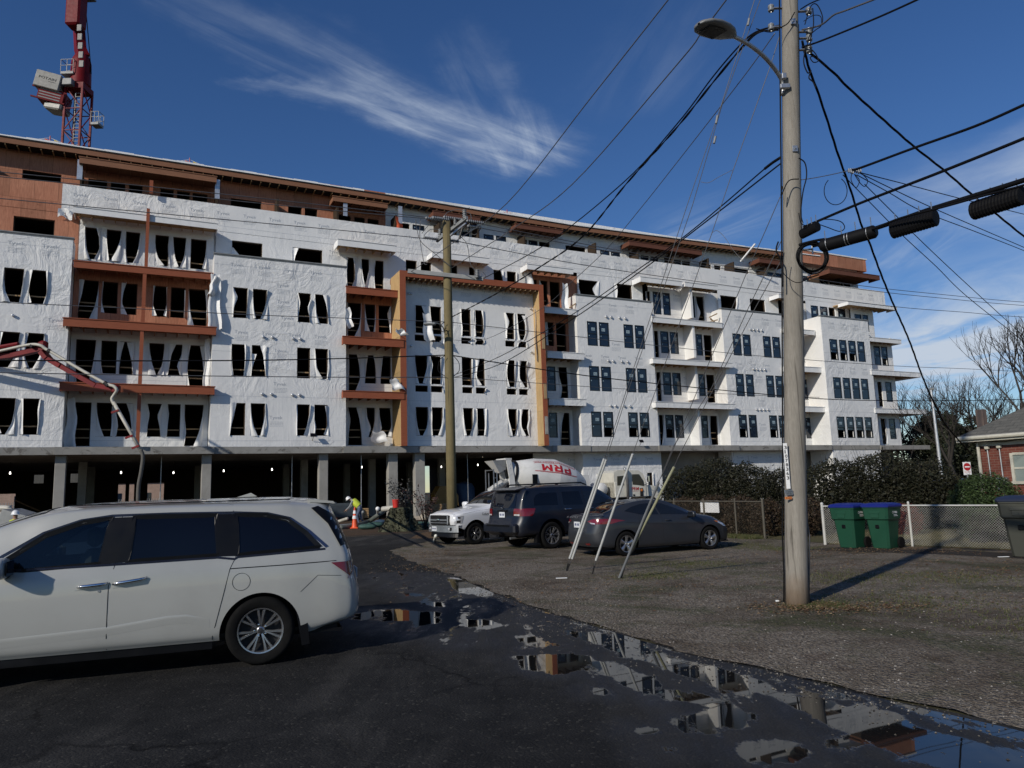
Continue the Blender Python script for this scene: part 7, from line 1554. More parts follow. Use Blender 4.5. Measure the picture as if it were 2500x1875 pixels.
# ---- carts
def m_plastic(name, c): t = NT(name); n = t.noise(3, 5, .65); return t.out(t.mix(t.math('MULTIPLY', t.ramp(n, (.45, 0), (.8, 1)), .25), c, tuple(x*.5+.02 for x in c)), .5, 0, t.bump(t.noise(60, 3), .1, .003), .4)
M_GREEN = m_plastic('green_plastic', (.009, .060, .032)); M_BLID = m_plastic('blue_plastic', (.009, .018, .18)); M_OLIVE = m_plastic('olive_grey_plastic', (.05, .052, .042)); M_DLID = m_plastic('dark_blue_lid', (.018, .026, .055))
def cart(x, y, rz, body, lid, label, txt=True, s_=1.0, group=None):
    e = empty('wheeled_cart', (x, y, 0), rz, label=label, cat='rubbish cart', group=group); e.scale = (s_,)*3
    # local: -y is the front
    def ring(w_, d_, z, y0=0, b=.05): return [(-w_+b, -d_+y0, z), (w_-b, -d_+y0, z), (w_, -d_+b+y0, z), (w_, d_-b+y0, z), (w_-b, d_+y0, z), (-w_+b, d_+y0, z), (-w_, d_-b+y0, z), (-w_, -d_+b+y0, z)]
    L_ = [ring(.215, .235, .02, .02), ring(.225, .245, .10, .02), ring(.265, .29, .62, 0), ring(.275, .30, .70, 0), ring(.305, .335, .73, -.01), ring(.325, .355, .98, -.01), ring(.34, .37, .99, -.01), ring(.34, .37, 1.03, -.01)]
    a = MB(); vs = [v for r_ in L_ for v in r_]; fs = [(i*8+k, i*8+(k+1) % 8, (i+1)*8+(k+1) % 8, (i+1)*8+k) for i in range(len(L_)-1) for k in range(8)]+[tuple(range(7, -1, -1))]; a.add(vs, fs); a.build('bin_body', body, e)
    a = MB(); L2 = [ring(.35, .39, 1.02, -.01), ring(.352, .395, 1.055, -.01), ring(.32, .35, 1.095, 0), ring(.22, .22, 1.12, 0)]; a.add([v for r_ in L2 for v in r_], [(i*8+k, i*8+(k+1) % 8, (i+1)*8+(k+1) % 8, (i+1)*8+k) for i in range(3) for k in range(8)]+[tuple(range(7, -1, -1)), tuple(range(24, 32))]); lid_ = a.build('lid', lid, e)
    if txt: a = MB(); a.box(-.07, .04, -.30, -.20, 1.098, 1.102); a.build('sticker', M_WHITE, lid_)
    a = MB(); a.tube([(-.24, .40, 1.0), (-.24, .44, 1.0), (.24, .44, 1.0), (.24, .40, 1.0)], .016, 8); a.build('handle', body, e, smooth='auto')
    for sg in (1, -1): a = MB(); a.lathe([(0, -.03), (.13, -.03), (.14, -.02), (.14, .02), (.13, .03), (0, .03)], 20, 0, Matrix.Translation((sg*.27, .27, .14)) @ Matrix.Rotation(PI/2, 4, 'Y'), cap=False); a.build('wheel', M_TYRE, e, smooth='auto')
    a = MB()
    for z_ in (.50,): a.bev(-.05, .05, -.295, -.27, z_, z_+.09, .01)
    a.build('catch_bar', M_TRIM, e); a = MB(); a.bev(-.13, .13, -.372, -.355, .86, .93, .006); a.bev(-.10, .10, -.368, -.35, .76, .86, .006); a.build('front_panel', body, e)
    if txt:
        a = MB(); put_text(a, 'CVWMA', (.325, -.12, .86), (0, .24, 0), (0, 0, .06), 0, True)
        for i, w_ in enumerate((.16, .19)): a.quad((.325, -.06, .825-.03*i), (.325, -.06+w_, .825-.03*i), (.325, -.06+w_, .836-.03*i), (.325, -.06, .836-.03*i))
        a.build('lettering', M_WHTTXT, e)
    return e
cart(8.50, 19.15, rad(-56), M_GREEN, M_BLID, 'green recycling cart with blue lid, the one next to the gate post'); cart(9.12, 18.70, rad(-54), M_GREEN, M_BLID, 'green recycling cart with blue lid and white logo, overlapping the other from the right')
cart(10.72, 15.85, rad(-48), M_OLIVE, M_DLID, 'olive grey rubbish cart with dark blue lid cut by the right edge', False, 1.14)
# ---- foliage
def m_leaf(name, cols, rough=.6):
    t = NT(name); oi = t.n('ShaderNodeNewGeometry'); c = t.ramp(oi.outputs['Random Per Island'], *[(i/(len(cols)-1), c) for i, c in enumerate(cols)]); return t.out(c, rough, 0, None, .3)
M_HEDGE = m_leaf('dark_hedge_leaves', [(.010, .012, .006), (.020, .022, .011), (.036, .033, .018), (.014, .017, .008)]); M_BUSH = m_leaf('green_bush_leaves', [(.018, .032, .010), (.035, .060, .018), (.06, .095, .030), (.02, .03, .012)])
M_BROWN = m_leaf('brown_hedge_leaves', [(.028, .017, .010), (.05, .03, .018), (.03, .024, .012), (.07, .045, .026)]); M_PINE = m_leaf('evergreen_leaves', [(.012, .018, .010), (.025, .032, .016), (.04, .045, .024), (.018, .02, .012)])
M_BARK = m_wood('bark', (.022, .019, .016), (.05, .043, .037), (4, 4, 1), 4); M_RUST = m_leaf('reddish_leaves', [(.10, .02, .015), (.14, .035, .02), (.06, .03, .02)])
def leaves(a, rr, gen, n, s0, s1, flat=.5, mi=0):
    for _ in range(n):
        p, nrm = gen(rr); s_ = rr.uniform(s0, s1); d = Vector((rr.gauss(0, 1), rr.gauss(0, 1), rr.gauss(0, .6))).normalized(); e_ = d.cross(Vector((rr.gauss(0, 1), rr.gauss(0, 1), rr.gauss(0, 1))))
        if e_.length < 1e-3: continue
        e_.normalize(); e_ *= s_*flat; d *= s_
        a.add([p-d*.9, p+e_, p+d, p-e_], [(0, 1, 2, 3)], mi)
def shrub(name, blobs, n, s0, s1, m, label, cat, stem_h=.5, twigs=90, seed=1, loc=None, flat=.5):
    """blobs: (x,y,z,rx,ry,rz) ellipsoids, world coordinates"""
    rr = random.Random(seed); o_ = Vector(loc or (blobs[0][0], blobs[0][1], 0)); e = empty(name, o_, 0, label=label, cat=cat); tot = sum(b[3]*b[5] for b in blobs)
    a = MB()
    for b in blobs:
        c = Vector(b[:3])-o_
        def gen(r_):
            while True:
                v = Vector((r_.gauss(0, 1), r_.gauss(0, 1), r_.gauss(0, 1))).normalized(); k = r_.uniform(.55, 1.0)**.5
                k *= 1+.16*mn.noise(v*2.3+c)+.10*mn.noise(v*6+c*2)
                p = Vector((v.x*b[3]*k, v.y*b[4]*k, v.z*b[5]*k))+c
                if p.z > .03: return p, v
        leaves(a, rr, gen, int(n*b[3]*b[5]/tot), s0, s1, flat)
        core = [(math.sin(PI*k/8)*.62+.001, -math.cos(PI*k/8)*.62) for k in range(9)]
        leaves(a, rr, lambda r_: (Vector((r_.gauss(0, .30)*b[3], r_.gauss(0, .30)*b[4], r_.gauss(0, .30)*b[5]))+c, None), int(n*.10*b[3]*b[5]/tot), s1*1.1, s1*1.7, .6)
    a.v = [(x_, y_, max(z_, .01)) for x_, y_, z_ in a.v]; a.build('foliage', m, e)
    t = MB()
    for k in range(twigs):
        b = rr.choice(blobs); c = Vector((b[0], b[1], 0))-o_; an = rr.uniform(0, 2*PI); q = Vector((b[0]+math.cos(an)*b[3]*rr.uniform(.2, .95), b[1]+math.sin(an)*b[4]*rr.uniform(.2, .95), b[2]+b[5]*rr.uniform(.3, 1.18)))-o_
        m_ = c.lerp(q, .5)+Vector((rr.uniform(-.1, .1), rr.uniform(-.1, .1), 0)); t.tube([c+Vector((rr.uniform(-.3, .3), rr.uniform(-.3, .3), 0)), m_, q], [.025, .014, .004], 4, cap=False)
    t.build('branches', M_BARK, e); return e
# large dark shrubs behind the fence
shrub('large_shrub', [(6.9, 29.2, 1.1, 1.2, 1.1, 1.35), (7.9, 29.0, 1.25, 1.3, 1.2, 1.5), (9.0, 28.8, 1.15, 1.2, 1.2, 1.35), (10.2, 28.6, 1.05, 1.1, 1.1, 1.2)], 42000, .024, .058, M_HEDGE, 'dark leafy shrub mass behind the sedan, left of the near pole', 'shrub', seed=4)
shrub('large_shrub', [(11.2, 26.2, 1.1, 1.3, 1.2, 1.35), (12.6, 25.6, 1.2, 1.4, 1.2, 1.45), (13.8, 25.2, 1.05, 1.3, 1.2, 1.3), (14.5, 24.9, .8, .9, 1.0, 1.0)], 44000, .024, .058, M_HEDGE, 'tallest dark leafy shrub mass, right of the near pole behind the green carts', 'shrub', seed=5)
shrub('clipped_hedge', [(7.6, 25.2, .6, .7, .7, .70), (7.0, 26.4, .64, .7, .7, .72), (6.35, 26.3, .35, .4, .5, .45), (7.1, 24.9, .3, .35, .5, .4), (5.6, 28.0, .4, .4, .5, .5), (6.3, 27.8, .6, .7, .7, .68), (8.1, 24.0, .55, .6, .6, .6)], 30000, .016, .042, M_BROWN, 'low brown winter hedge growing through the fence behind the sedan', 'hedge', seed=6, twigs=30)
shrub('clipped_hedge', [(9.3, 24.2, .6, .75, .6, .62), (8.9, 23.3, .5, .6, .5, .5)], 5000, .02, .05, M_BROWN, 'small brown hedge end beside the near pole and gate post', 'hedge', seed=7, twigs=20)
shrub('round_bush', [(12.85, 20.45, .80, .92, .85, .98)], 17000, .018, .042, M_BUSH, 'neatly rounded green bush in front of the brick house', 'bush', seed=8, twigs=16)
shrub('low_shrub', [(11.7, 22.5, .45, .45, .45, .5)], 2200, .02, .05, M_RUST, 'small reddish shrub between the carts and the round bush', 'shrub', seed=9, twigs=12)
shrub('low_shrub', [(11.9, 19.3, .35, .35, .3, .4), (12.3, 19.0, .3, .3, .3, .35)], 1800, .015, .04, M_HEDGE, 'dark low twiggy shrub seen through the white chain link fence', 'shrub', seed=19, twigs=40)
# grass
def tufts(label, gen, n, s0, s1, m, seed):
    rr = random.Random(seed); a = MB()
    for _ in range(n):
        x, y = gen(rr)
        for _k in range(3):
            h = rr.uniform(s0, s1); an = rr.uniform(0, 6.3); l = rr.uniform(.2, .8)*h; w_ = .006; px, py = x+rr.uniform(-.03, .03), y+rr.uniform(-.03, .03)
            a.add([(px-w_*math.sin(an), py+w_*math.cos(an), 0), (px+w_*math.sin(an), py-w_*math.cos(an), 0), (px+l*math.cos(an), py+l*math.sin(an), h)], [(0, 1, 2)])
    prop(a.build('grass', m), label, 'grass', kind='stuff')
M_GRASS = m_leaf('short_grass', [(.035, .055, .015), (.07, .085, .025), (.11, .095, .045), (.05, .06, .02)]); M_DRYG = m_leaf('dry_grass', [(.12, .10, .05), (.18, .15, .08), (.09, .09, .035), (.2, .17, .1)])
def gl(rr):
    c = rr.choice([(5.5, 10.5, 1.3), (6.3, 8.6, 1.0), (5.8, 13.5, 1.2), (2.6, 14.6, .7), (3.8, 16.5, .9), (7.5, 13, 1.2), (4.2, 10.6, .35), (6.0, 21, 1), (6.9, 19.5, .8)]); return (c[0]+rr.gauss(0, c[2]*.6), c[1]+rr.gauss(0, c[2]*.5))
tufts('short green grass growing in patches through the gravel', gl, 7000, .012, .04, M_GRASS, 2)
def gy(rr):
    t_ = rr.random(); k = rr.random()**1.5*5+.15; i = rr.randrange(3); p, q = fence_f[i], fence_f[i+1]; return (p[0]+(q[0]-p[0])*t_+k*.6, p[1]+(q[1]-p[1])*t_+k*.8)
tufts('dry winter lawn grass behind the white fence', gy, 14000, .03, .09, M_DRYG, 3)
def gf(rr):
    i = rr.randrange(4); F_ = [(7.55, 22.9), (7.1, 24.25), (6.45, 25.7), (5.76, 27.2), (5.1, 28.6)]; t_ = rr.random(); p, q = F_[i], F_[i+1]; k = rr.gauss(-.15, .2); return (p[0]+(q[0]-p[0])*t_+k, p[1]+(q[1]-p[1])*t_+k*.4)
tufts('longer grass along the foot of the back fence', gf, 3000, .05, .13, M_GRASS, 4)
# ---- bare trees
def bare_tree(x, y, h, seed, label, spread=.55, r0=.22, lv=6, m=None):
    rr = random.Random(seed); e = empty('bare_tree', (x, y, 0), 0, label=label, cat='tree'); t = MB(); c = MB()
    def grow_(p, d, L_, r, lvl):
        n = 3; pts = [p]; q = p
        for i in range(n): d = (d+Vector((rr.gauss(0, .09), rr.gauss(0, .09), rr.gauss(.03, .05)))).normalized(); q = q+d*L_/n; pts.append(q)
        (t if lvl < 2 else c).tube(pts, [r*(1-.32*i/n) for i in range(n+1)], 6 if lvl < 2 else (4 if lvl < 4 else 3), cap=False)
        if lvl >= lv: return
        k = rr.choice((2, 3, 3)) if lvl < 3 else rr.choice((2, 3))
        for j in range(k):
            an = 2*PI*(j+rr.random()*.6)/k; ax_ = Vector((math.cos(an), math.sin(an), 0)); s_ = spread*rr.uniform(.6, 1.3)
            nd = (d+ax_*s_+Vector((0, 0, .22))).normalized(); st = pts[rr.choice((2, 3, 3))] if lvl else pts[3]
            grow_(st, nd, L_*rr.uniform(.64, .86), r*rr.uniform(.52, .68), lvl+1)
        if lvl > 1:
            for j in range(2): sp_ = pts[rr.randrange(1, 3)]; grow_(sp_, (d+Vector((rr.gauss(0, .7), rr.gauss(0, .7), .2))).normalized(), L_*.5, r*.38, max(lvl+2, 4))
    grow_(Vector((0, 0, 0)), Vector((rr.gauss(0, .04), rr.gauss(0, .04), 1)), h*.24, r0, 0)
    t.build('trunk', m or M_BARK, e, smooth=True); c.build('crown', m or M_BARK, e); return e
bare_tree(34.6, 58, 11.2, 3, 'bare winter tree directly right of the building end', .62, .22); bare_tree(38.5, 60, 13, 12, 'wide bare tree between the light mast and the house chimney', .66, .24)
bare_tree(36.2, 52, 15.5, 21, 'tallest bare tree at the right edge, above the grey roof', .42, .30); bare_tree(40.5, 75, 14, 8, 'thin bare tree just beyond the lowest balconies of the building end', .6, .2); bare_tree(50, 76, 13, 15, 'distant bare tree low behind the house roof', .6, .22)
bare_tree(46, 80, 14, 31, 'pale far bare tree seen between two nearer trees', .6, .2)
def evergreen(x, y, h, w_, seed, label, n=9000):
    rr = random.Random(seed); e = empty('evergreen_tree', (x, y, 0), 0, label=label, cat='tree'); a = MB()
    cl = [(rr.gauss(0, w_*.35), rr.gauss(0, w_*.35), h*rr.uniform(.12, .95), w_*rr.uniform(.25, .45)) for _ in range(26)]
    def gen(r_):
        c = r_.choice(cl); k = 1-.55*max(0, c[2]/h-.4)/.6; v = Vector((r_.gauss(0, 1), r_.gauss(0, 1), r_.gauss(0, .8))).normalized()*c[3]*k*r_.uniform(.5, 1.05); return Vector((c[0]*k, c[1]*k, c[2]))+v, v
    leaves(a, rr, gen, n, .09, .22, .4); a.build('crown', M_PINE, e); t = MB(); t.tube([(0, 0, 0), (0, 0, h*.9)], [.22, .04], 8)
    for c in cl: t.tube([(0, 0, c[2]*.7), (c[0], c[1], c[2])], [.05, .015], 4, cap=False)
    t.build('trunk', M_BARK, e); return e
evergreen(42.5, 76, 8.4, 3.6, 2, 'dark evergreen directly beyond the building end'); evergreen(44, 74, 8.0, 3.6, 3, 'dark evergreen left of the light mast'); evergreen(37.5, 61, 5.6, 3.0, 4, 'dark evergreen behind the light mast foot'); evergreen(39.5, 62, 4.6, 3.0, 5, 'lowest dark evergreen, nearest the brick house')
evergreen(48, 84, 8.2, 4.0, 6, 'far dark evergreen right of the light mast')
prop((lambda a: (leaves(a, random.Random(77), lambda r_: (Vector((r_.uniform(30, 150), r_.uniform(95, 120), r_.uniform(0, 7)*r_.random())), None), 9000, .3, .8, .6), a.build('distant_trees', M_PINE))[1])(MB()), 'low distant belt of trees along the horizon', 'trees', kind='stuff')
# ---- light mast, sign, bins beyond
mp = gnd(2300, 1190); mY = 42.0; mb_ = at(2300, 1170, mY); mt_ = at(2273, 952, mY); e = empty('light_mast', (mb_.x, mY, 0), 0, label='slender pale metal mast rising beyond the dark shrubs', cat='mast'); a = MB(); b0 = Vector((0, 0, 0)); lean_ = (mt_-mb_)/(mt_.z-mb_.z)
a.tube([Vector((0, 0, 0))-lean_*0, Vector((mt_.x-mb_.x, 0, mt_.z))], [.11, .05], 12); a.build('shaft', M_VENT, e, smooth='auto'); a = MB(); a.bev(mt_.x-mb_.x-.05, mt_.x-mb_.x+.18, -.06, .06, mt_.z, mt_.z+.12, .02); a.build('cap', M_GREYP, e)
sY = 33.0; s0 = at(2361, 1143, sY); e = empty('no_entry_sign', (s0.x, sY, 0), rad(8), label='small white do not enter sign with a red disc by the house corner', cat='road sign'); z0 = s0.z
a = MB(); a.tube([(0, .03, 0), (0, .03, z0+.3)], .03, 8); a.build('post', M_METAL, e); a = MB(); a.bev(-.19, .19, -.01, .01, z0-.30, z0+.27, .005); sg_ = a.build('panel', M_WHITE, e)
a = MB(); a.lathe([(0, 0), (.17, 0), (.17, .006), (0, .006)], 28, 0, Matrix.Translation((0, -.012, z0+.06)) @ Matrix.Rotation(PI/2, 4, 'X'), cap=False); a.build('red_disc', M_REDTXT, sg_); a = MB(); a.box(-.12, .12, -.024, -.019, z0+.03, z0+.085); put_text(a, 'DO NOT ENTER', (-.15, -.013, z0-.2), (.3, 0, 0), (0, 0, .06), 1); a.build('bar', [M_WHITE, M_REDTXT], sg_)
for x, y, Y, w_, h_, c_, lb in ((2316, 1168, 30, 1.3, 1.5, (.035, .06, .14), 'dark blue skip between the shrubs and the house'), (2334, 1158, 31, .8, 1.3, (.06, .22, .42), 'lighter blue box standing beside the dark blue skip')):
    p = at(x, y, Y); e = empty('waste_skip', (p.x, Y, 0), rad(-20), label=lb, cat='skip'); a = MB(); a.prism([(-w_/2, .1), (w_/2, .1), (w_/2+.1, 1.0), (w_/2+.1, 1.5), (-w_/2-.1, 1.5), (-w_/2-.1, 1.0)], -.6, .6); k_ = mat('skip_'+lb[:5], c_, .5, dirt=.2); a.build('container', k_, e); a = MB(); a.prism([(-w_/2-.12, 1.5), (w_/2+.12, 1.5), (w_/2+.05, 1.58), (-w_/2-.05, 1.62)], -.65, .65); a.build('lid', k_, e)
# ---- brick house
hc = at(2385, 1066, 22); hz = hc.z; hx, hy = hc.x, 22.0; ha = math.atan2(-.9, .44)
def m_brick():
    t = NT('red_brick'); br = t.n('ShaderNodeTexBrick'); 
    sx = t.n('ShaderNodeSeparateXYZ'); t.L.new(t.co, sx.inputs[0]); cb_ = t.n('ShaderNodeCombineXYZ'); t.L.new(t.math('ADD', sx.outputs[0], sx.outputs[1]), cb_.inputs[0]); t.L.new(sx.outputs[2], cb_.inputs[1]); t.L.new(cb_.outputs[0], br.inputs[0])
    for i, v in (('Scale', 1), ('Brick Width', .21), ('Row Height', .072), ('Mortar Size', .006), ('Mortar Smooth', .3)): br.inputs[i].default_value = v
    br.inputs['Color1'].default_value = (.15, .045, .030, 1); br.inputs['Color2'].default_value = (.10, .032, .024, 1); br.inputs['Mortar'].default_value = (.20, .16, .13, 1)
    c = t.mix(.35, br.outputs[0], t.ramp(t.noise(1.5, 5), (.3, (.10, .03, .025)), (.7, (.22, .07, .05))), 'MIX'); return t.out(c, .85, 0, t.bump(br.outputs['Fac'], -.5, .01), .2)
def m_shingle():
    t = NT('grey_shingles'); br = t.n('ShaderNodeTexBrick'); t.L.new(t.co, br.inputs[0])
    for i, v in (('Scale', 1), ('Brick Width', .3), ('Row Height', .14), ('Mortar Size', .008)): br.inputs[i].default_value = v
    br.inputs['Color1'].default_value = (.10, .10, .09, 1); br.inputs['Color2'].default_value = (.145, .14, .125, 1); br.inputs['Mortar'].default_value = (.04, .04, .04, 1); return t.out(t.mix(.4, br.outputs[0], t.ramp(t.noise(8, 5), (.3, (.07, .07, .065)), (.7, (.16, .155, .14)))), .9, 0, t.bump(t.noise(50, 3), .4, .01), .2)
M_BRICK = m_brick(); M_SHING = m_shingle(); M_CWH = mat('cream_trim', (.50, .48, .40), .5, dirt=.2)
hs_ = empty('brick_house', (hx, hy, 0), ha, label='single storey red brick house with grey shingle roof at the right edge', cat='house')   # local +x runs towards the camera along the wall, +y away from it
a = MB(); a.box(0, 14, 0, 9, 0, hz-.12); a.build('wall', M_BRICK, hs_)
a = MB(); ev = hz+.0; pk_ = hz+3.0; o1 = .38
V_ = [(-o1, -o1, ev), (14+o1, -o1, ev), (14+o1, 9+o1, ev), (-o1, 9+o1, ev), (4.5, 4.5, pk_), (9.5, 4.5, pk_)]; a.add(V_, [(0, 1, 5, 4), (1, 2, 5), (2, 3, 4, 5), (3, 0, 4)]); a.build('roof', M_SHING, hs_)
a = MB(); a.box(-o1, 14+o1, -o1, 9+o1, ev-.03, ev-.005); a.box(-o1, 14+o1, -o1-.02, -o1, ev-.16, ev-.005); a.box(-o1-.02, -o1, -o1, 9+o1, ev-.16, ev-.005); a.box(0, 14, -.03, -.004, ev-.30, ev-.04); a.build('eaves_trim', M_CWH, hs_)
a = MB(); a.tube([(-o1+.05, -o1-.07, ev-.05), (14, -o1-.07, ev-.05)], .06, 8); a.tube([(.05, -.09, ev-.2), (.05, -.09, .1)], .045, 8); a.build('gutter_and_downpipe', M_CWH, hs_)
w0 = None
def on_wall(x, y):
    v = ray(x, y); M_ = hs_.matrix_basis; ny = Vector((-math.sin(ha), math.cos(ha), 0)); t_ = ((Vector((hx, hy, 0))-EYE).dot(ny))/v.dot(ny); p = EYE+v*t_-Vector((hx, hy, 0)); return p.dot(Vector((math.cos(ha), math.sin(ha), 0))), p.z
wx0, wz1 = on_wall(2474, 1111); _, wz0 = on_wall(2476, 1175); a = MB(); wx1 = wx0+1.15
a.box(wx0-.08, wx0, -.05, .02, wz0-.06, wz1+.06); a.box(wx1, wx1+.08, -.05, .02, wz0-.06, wz1+.06); a.box(wx0, wx1, -.05, .02, wz1, wz1+.07); a.box(wx0-.1, wx1+.1, -.07, .02, wz0-.08, wz0); a.box(wx0, wx1, -.035, .02, (wz0+wz1)/2-.025, (wz0+wz1)/2+.025); wn_ = a.build('window', M_CWH, hs_)
a = MB(); a.quad((wx0, -.015, wz0), (wx1, -.015, wz0), (wx1, -.015, wz1), (wx0, -.015, wz1)); a.build('pane', m_glass('house_glass', (.16, .19, .18), .08, .5), wn_)
for (x, y, y2) in ((2413, 1096, 1240), (2442, 1093, 1235)):
    u_, z_ = on_wall(x, y); a = MB(); a.tube([(u_, -.05, z_), (u_+.02, -.05, .5)], .022, 8); o_ = a.build('conduit', M_METAL, hs_); a = MB(); a.bev(u_-.06, u_+.06, -.12, -.01, z_-.02, z_+.10, .02); a.build('weatherhead', M_CWH, o_)
u_, z_ = on_wall(2452, 1178); a = MB(); a.bev(u_-.16, u_+.16, -.16, -.002, z_-.2, z_+.15, .02); a.lathe([(.0, .0), (.10, 0), (.10, .06), (.08, .09), (0, .1)], 16, 0, Matrix.Translation((u_, -.16, z_)) @ Matrix.Rotation(PI/2, 4, 'X'), cap=False); a.build('electric_meter', M_METAL, hs_)
a = MB(); a.bev(1.9, 2.25, 4.2, 4.55, hz+.3, hz+1.75, .02); a.build('chimney', mat('chimney_stack', (.20, .13, .10), .8, dirt=.2), hs_) if False else None
cp = at(2398, 1035, 24.5); e_ = Vector((cp.x-hx, cp.y-hy, 0)); lx, ly = e_.dot(Vector((math.cos(ha), math.sin(ha), 0))), e_.dot(Vector((-math.sin(ha), math.cos(ha), 0))); a = MB(); a.bev(lx-.12, lx+.12, ly-.12, ly+.12, hz-.3, cp.z+.48, .015); a.build('chimney', mat('chimney_stack', (.24, .17, .13), .8, dirt=.2), hs_)
u1, z1 = on_wall(2392, 1078); a = MB(); a.tube([(.1, -.06, z1), (.8, -.07, z1-.06), (1.6, -.06, z1+.02), (2.4, -.06, z1+.1)], .012, 6); a.build('wall_cable', M_CABLE, hs_)
# ================================================================ CRANE, PUMP, SITE CLUTTER, PEOPLE
CY = 80.0
cr0 = at(198, 330, CY); crn = empty('tower_crane', (cr0.x, CY, 0), 0, label='red tower crane with grey counterweight cabin rising behind the roof', cat='crane'); Oc = Vector((cr0.x, CY, 0))
def K(x, y, d=0): return at(x, y, CY+d)-Oc
def lattice(name, p0, p1, w0, w1, n, m, rm=.07, face=0):
    a = MB(); p0 = Vector(p0); p1 = Vector(p1); cs = [(-1, -1), (1, -1), (1, 1), (-1, 1)]
    def C_(i, t): w_ = w0+(w1-w0)*t; c = p0.lerp(p1, t); return c+Vector((cs[i][0]*w_/2, cs[i][1]*w_/2, 0))
    for i in range(4): a.beam(C_(i, 0), C_(i, 1), rm*2.4, rm*2.4)
    for k in range(n):
        t0, t1 = k/n, (k+1)/n
        for i in range(4):
            j = (i+1) % 4; a.beam(C_(i, t1), C_(j, t1), rm, rm)
            if k % 2: a.beam(C_(i, t0), C_(j, t1), rm, rm)
            else: a.beam(C_(j, t0), C_(i, t1), rm, rm)
    return a.build(name, m, crn)
wM = (at(211, 300, CY)-at(170, 300, CY)).x
pb = Vector((K(195, 300).x, 0, 0)); pt = Vector((K(193, 225).x, 0, K(193, 222).z)); lattice('mast', (pb.x-.4, 0, 20), pt, wM, wM, 11, M_DRED, .09)
a = MB(); s_ = wM*.55; a.box(pt.x-s_, pt.x+s_, -s_, s_, pt.z-.2, pt.z+.5); a.lathe([(s_*.95, .5), (s_*1.05, .6), (s_*.98, 3.4), (s_*.9, 3.8), (s_*.7, 4.3)], 24, 0, Matrix.Translation((pt.x+.1, 0, pt.z))); a.build('slewing_column', M_DRED, crn, smooth='auto')
tt = K(190, 178); t2 = K(172, -60)
a = MB(); a.tube([Vector((pt.x+.25, 0, pt.z+4.2)), Vector((K(196, 120).x, 0, K(196, 120).z)), Vector((K(192, 55).x, 0, K(192, 55).z)), Vector((K(190, 0).x, 0, K(190, 0).z)), Vector((K(186, -80).x, 0, K(186, -80).z))], [wM*.42, wM*.38, wM*.36, wM*.35, wM*.3], 4); a.build('tower_head', M_DRED, crn)
a = MB(); c = K(182, 25, -1.6); a.bev(c.x-.85, c.x+.85, c.y-.5, c.y+1.2, c.z-2.0, c.z+3.4, .2); a.build('head_plate', M_DRED, crn)
a = MB()
for k in range(5): c = K(194+k*1.2, 68+k*22, -1.9); a.bev(c.x-.28, c.x+.28, c.y-.08, c.y+.08, c.z-.42, c.z+.42, .04)
a.build('ladder_opening', mat('dark_grey_metal', (.07, .07, .075), .5), crn)
a = MB(); c = K(126, 207, -1); a.M = Matrix.Translation(c) @ Matrix.Rotation(rad(12), 4, 'Y') @ Matrix.Rotation(rad(14), 4, 'Z'); a.bev(-1.35, 1.25, -1.2, 1.2, -.95, .95, .06)
put_text(a, 'POTAIN', (-.95, -1.212, .0), (1.8, 0, 0), (0, 0, .30), 1, True); a.quad((.1, -1.212, -.2), (.85, -1.212, -.2), (.85, -1.212, -.15), (.1, -1.212, -.15), 1); a.build('machinery_cabin', [M_CREAM, M_BLKTXT], crn)
a = MB(); c = K(131, 241, -.6); a.M = Matrix.Translation(c) @ Matrix.Rotation(rad(12), 4, 'Y') @ Matrix.Rotation(rad(14), 4, 'Z'); a.bev(-1.3, 1.45, -1.1, 1.3, -.75, .7, .05); 
for k in range(4): a.box(-1.15, 1.1, -1.13, -1.101, -.6+.32*k, -.48+.32*k, 1)
a.beam((-2.0, -1.0, .55), (1.6, -1.0, .55), .16, .16); a.beam((-1.9, -1.0, -.7), (1.6, -1.0, -.7), .16, .16); a.build('counterweight_frame', [M_DRED, M_GREYP], crn)
a = MB(); c = K(139, 268, -.4); a.M = Matrix.Translation(c) @ Matrix.Rotation(rad(12), 4, 'Y'); a.bev(-1.0, 1.05, -1.0, 1.0, -.35, .4, .15); a.build('counterweight', M_CREAM, crn)
a = MB(); c = K(169, 203, -1.2); a.bev(c.x-.55, c.x+.55, c.y-.5, c.y+.6, c.z-.42, c.z+.38, .05); a.build('electrical_cabinet', M_GREYP, crn)
def cage(px, px2, d, name):   # railed platform
    a = MB(); p = K(*px, d); q = K(*px2, d); x0, x1 = min(p.x, q.x), max(p.x, q.x); zf = min(p.z, q.z); zt = max(p.z, q.z)
    a.box(x0, x1, d-.5, d+.6, zf-.28, zf); 
    for y_ in (d-.5, d+.6):
        for z_ in (zt, (zt+zf)/2): a.beam((x0, y_, z_), (x1, y_, z_), .05, .05)
        for x_ in (x0, (x0+x1)/2, x1): a.beam((x_, y_, zf), (x_, y_, zt), .05, .05)
    for x_ in (x0, x1): a.beam((x_, d-.5, zt), (x_, d+.6, zt), .05, .05)
    a.build(name, M_GREYP, crn)
cage((154, 180), (186, 150), -.8, 'platform'); cage((227, 303), (247, 277), -.4, 'platform')
a = MB(); x_ = pt.x+.35; z0, z1 = 30, pt.z-.6
for dx in (-.3, .3): a.beam((x_+dx, -wM*.35, z0), (x_+dx, -wM*.35, z1), .07, .07)
z = z0
while z < z1: a.beam((x_-.3, -wM*.35, z), (x_+.3, -wM*.35, z), .05, .05); z += .42
a.build('ladder', M_GREYP, crn)
a = MB(); a.beam(K(100, 234, -.5), K(160, 236, -.5), .3, .25); a.beam(K(140, 214, -.5), K(175, 222, -.5), .3, .6); a.build('counter_jib', M_DRED, crn)
a = MB(); 
